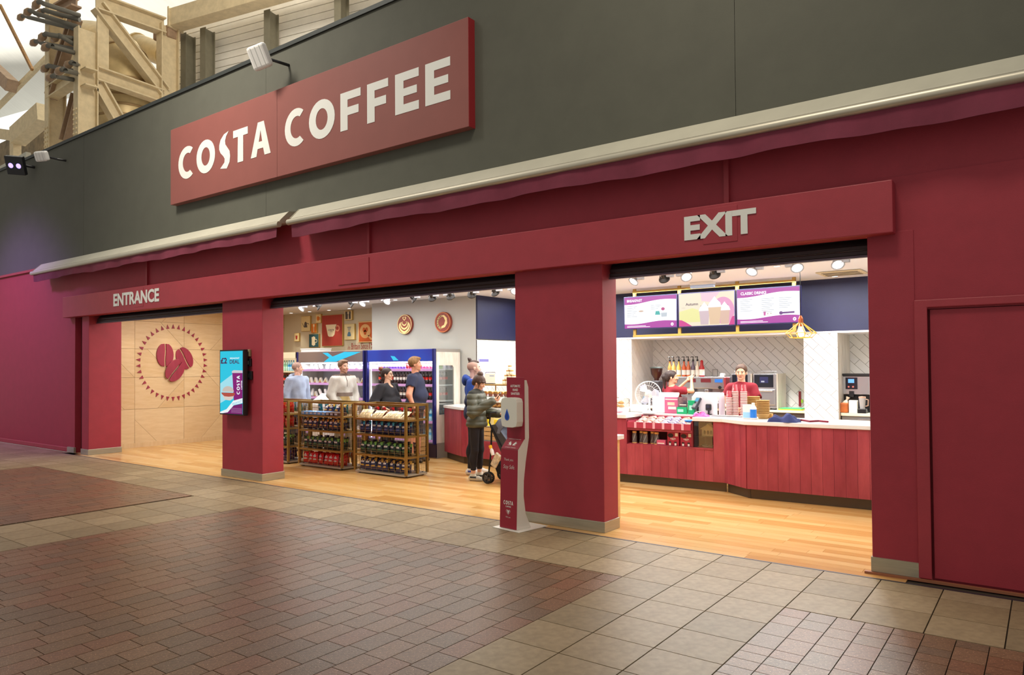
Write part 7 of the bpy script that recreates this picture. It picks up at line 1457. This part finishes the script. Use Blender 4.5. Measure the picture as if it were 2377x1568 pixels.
for sg in (-1, 1):
    MB().path([(.04, sg*.20, 1.0), (.02, sg*.20, .88), (.30, sg*.205, .42), (.66, sg*.175, .10)], .013, 8).build('side_tube', FRM, t); MB().path([(.06, sg*.205, .78), (.05, sg*.21, .45), (0, sg*.205, .10)], .013, 8).build('rear_leg', FRM, t); MB().tube((0, sg*.165, .085), (0, sg*.245, .085), .01, n=8).tube((.66, sg*.14, .075), (.66, sg*.21, .075), .01, n=8).build('axle', FRM, t)
    MB().path([(.02, sg*.20, .96), (.05, sg*.20, 1.02), (.14, sg*.19, 1.03)], .017, 10).build('handle_grip', BLK, t)
    MB().poly([[(.02, .84), (.12, .86), (.46, .46), (.62, .46), (.64, .38), (.40, .20), (.34, .22)]], .012, frame(Vector((0, sg*.20+(.012 if sg < 0 else 0), 0)), (1, 0, 0), (0, 0, 1))).build('side_panel', SEATF, t)
MB().obox((.27, 0, .63), (-.17, 0, .22), (0, .185, 0), (.008, 0, .007)).build('seat_back', LIN, t, bev=.005); MB().obox((.52, 0, .43), (.13, 0, .025), (0, .185, 0), (-.002, 0, .014)).build('seat', LIN, t, bev=.008)
cv = MB(); n = 10
for k_, r in ((0, .30), (1, .292)):
    vs = []
    for i in range(n+1):
        a = math.radians(172-105*i/n)
        for j in range(n+1):
            e = math.radians(-90+180*j/n); sy_ = math.sin(e); vs.append((.30+r*math.cos(a)*(.35+.65*math.cos(e)**.5), .205*sy_*(r/.30), .70+r*math.sin(a)*(.45+.55*max(0, math.cos(e))**.5)+.006*math.cos(i*math.pi)))
    cv.add(vs, [(i*(n+1)+j, (i+1)*(n+1)+j, (i+1)*(n+1)+j+1, i*(n+1)+j+1) for i in range(n) for j in range(n)])
cv.build('canopy', CANO, t, smooth=True); MB().path([(.30+.30*math.cos(math.radians(172-105)), .205*math.sin(e), .70+.30*math.sin(math.radians(67))*(.45+.55*max(0, math.cos(e))**.5)) for e in [math.radians(-85+17*i) for i in range(11)]], .007, 6).build('canopy_bow', FRM, t)
MB().add([(.06, -.17, .30), (.50, -.15, .22), (.50, .15, .22), (.06, .17, .30), (.12, -.15, .14), (.46, -.13, .12), (.46, .13, .12), (.12, .15, .14)], [(4, 7, 6, 5), (0, 1, 5, 4)[::-1], (1, 2, 6, 5)[::-1], (2, 3, 7, 6)[::-1], (3, 0, 4, 7)[::-1]]).build('basket', BK, t)
text('lettering', 'Joie', .15, .06, frame(Vector((.345, -.2135, .40)), (.62, 0, -.78), (.78, 0, .62)), WHITE_L, t, bold=.02)
o = thing('bottle_bag', 'pale patterned pouch with a yellow-capped bottle hung on the pushchair', 'bag', (-6.22, 1.78, .30), math.radians(4)); MB().obox((0, 0, .05), (.04, 0, -.03), (0, .025, 0), (.05, 0, .09)).build('pouch', mat('pouch_cream', (222, 210, 182), .7, rgb2=(160, 150, 130), scale=26), o, bev=.012); MB().lathe([(.026, 0), (.028, .07), (.02, .09), (.02, .10)], 12, (-.05, 0, .12), ax=(-.35, 0, 1)).build('bottle', PLW, o, sharp=50); MB().lathe([(.024, .0), (.024, .045), (0, .05)], 12, (-.085, 0, .215), ax=(-.35, 0, 1)).build('cap', mat('cap_yellow', (236, 186, 30), .4), o, sharp=50)
# toddler: seated, head resting to the side
td = thing('person', 'toddler with white-blond hair and pale top seated in the pushchair', 'person', (-6.375, 2.022, .02), math.radians(4)); B_ = Body(); SKT = mat('skin_toddler', (236, 190, 170), .5)
B_.ell((.40, 0, .50), (.075, .085, .10), .03).cap((.38, 0, .56), (.36, 0, .63), .05, .035).cap((.42, -.05, .46), (.60, -.06, .47), .05, .04).cap((.42, .05, .46), (.60, .06, .47), .05, .04).cap((.60, -.06, .47), (.64, -.06, .30), .036, .028).cap((.60, .06, .47), (.64, .06, .30), .036, .028).cap((.39, -.09, .56), (.46, -.13, .47), .03, .026).cap((.46, -.13, .47), (.54, -.07, .49), .025, .02).cap((.39, .09, .56), (.46, .13, .47), .03, .026).cap((.46, .13, .47), (.54, .07, .49), .025, .02).cap((.64, -.06, .29), (.69, -.06, .275), .025, .02).cap((.64, .06, .29), (.69, .06, .275), .025, .02)
B2 = Body(); B2.ell((.325, 0, .695), (.082, .072, .076), .02).ell((.365, 0, .665), (.052, .052, .055), .02).ell((.395, 0, .640), (.024, .024, .018), .015).ell((.412, 0, .672), (.012, .011, .010), .008).ell((.372, -.038, .652), (.02, .018, .018), .015).ell((.372, .038, .652), (.02, .018, .018), .015).ell((.325, -.072, .672), (.014, .008, .02), .006).ell((.325, .072, .672), (.014, .008, .02), .006).cap((.398, -.01, .650), (.398, .01, .650), .006, None, .005).cap((.34, 0, .60), (.34, 0, .65), .035)
B3 = Body(); hand(B3, (.54, -.07, .49), (.8, .5, .1), (0, 0, 1), 1, .7, .6); B4 = Body(); hand(B4, (.54, .07, .49), (.8, -.5, .1), (0, 0, 1), -1, .7, .6)
link('body', skin_mesh('body', [B_.grow(.010), B2.grow(.006), B3.grow(.004), B4.grow(.004)], [SKT]), td)
for sg in (-1, 1): link('eye', eye_m, td, M=Matrix.Translation((.404, sg*.026, .690)) @ Matrix.Scale(.8, 4))
Bh = Body(); Bh.ell((.318, 0, .703), (.092, .083, .086), .02).ell((.43, 0, .655), (.075, .09, .062), .01, True).ell((.36, 0, .64), (.035, .2, .035), .01, True); link('hair', skin_mesh('hair', [Bh.grow(.006, fold=.003)], [mat('hair_blond', (236, 222, 176), .5, var=.12, scale=24, bump=.3)]), td)
Bt = Body(); Bt.ell((.40, 0, .50), (.088, .098, .11), .03).cap((.39, -.09, .56), (.46, -.13, .47), .042, .036).cap((.46, -.13, .47), (.52, -.085, .485), .036, .03).cap((.39, .09, .56), (.46, .13, .47), .042, .036).cap((.46, .13, .47), (.52, .085, .485), .036, .03).cut((.4, 0, .59), (-.3, 0, 1)); link('top', skin_mesh('top', [Bt.grow(.009, fold=.003)], [cloth('pale_top', (206, 210, 226))]), td)
Bl = Body()
for sg in (-1, 1): Bl.cap((.42, sg*.05, .46), (.60, sg*.06, .47), .060, .050).cap((.60, sg*.06, .47), (.64, sg*.06, .31), .047, .040)
link('trousers', skin_mesh('trousers', [Bl.grow(.009, fold=.003)], [cloth('toddler_trousers', (70, 80, 110))]), td)
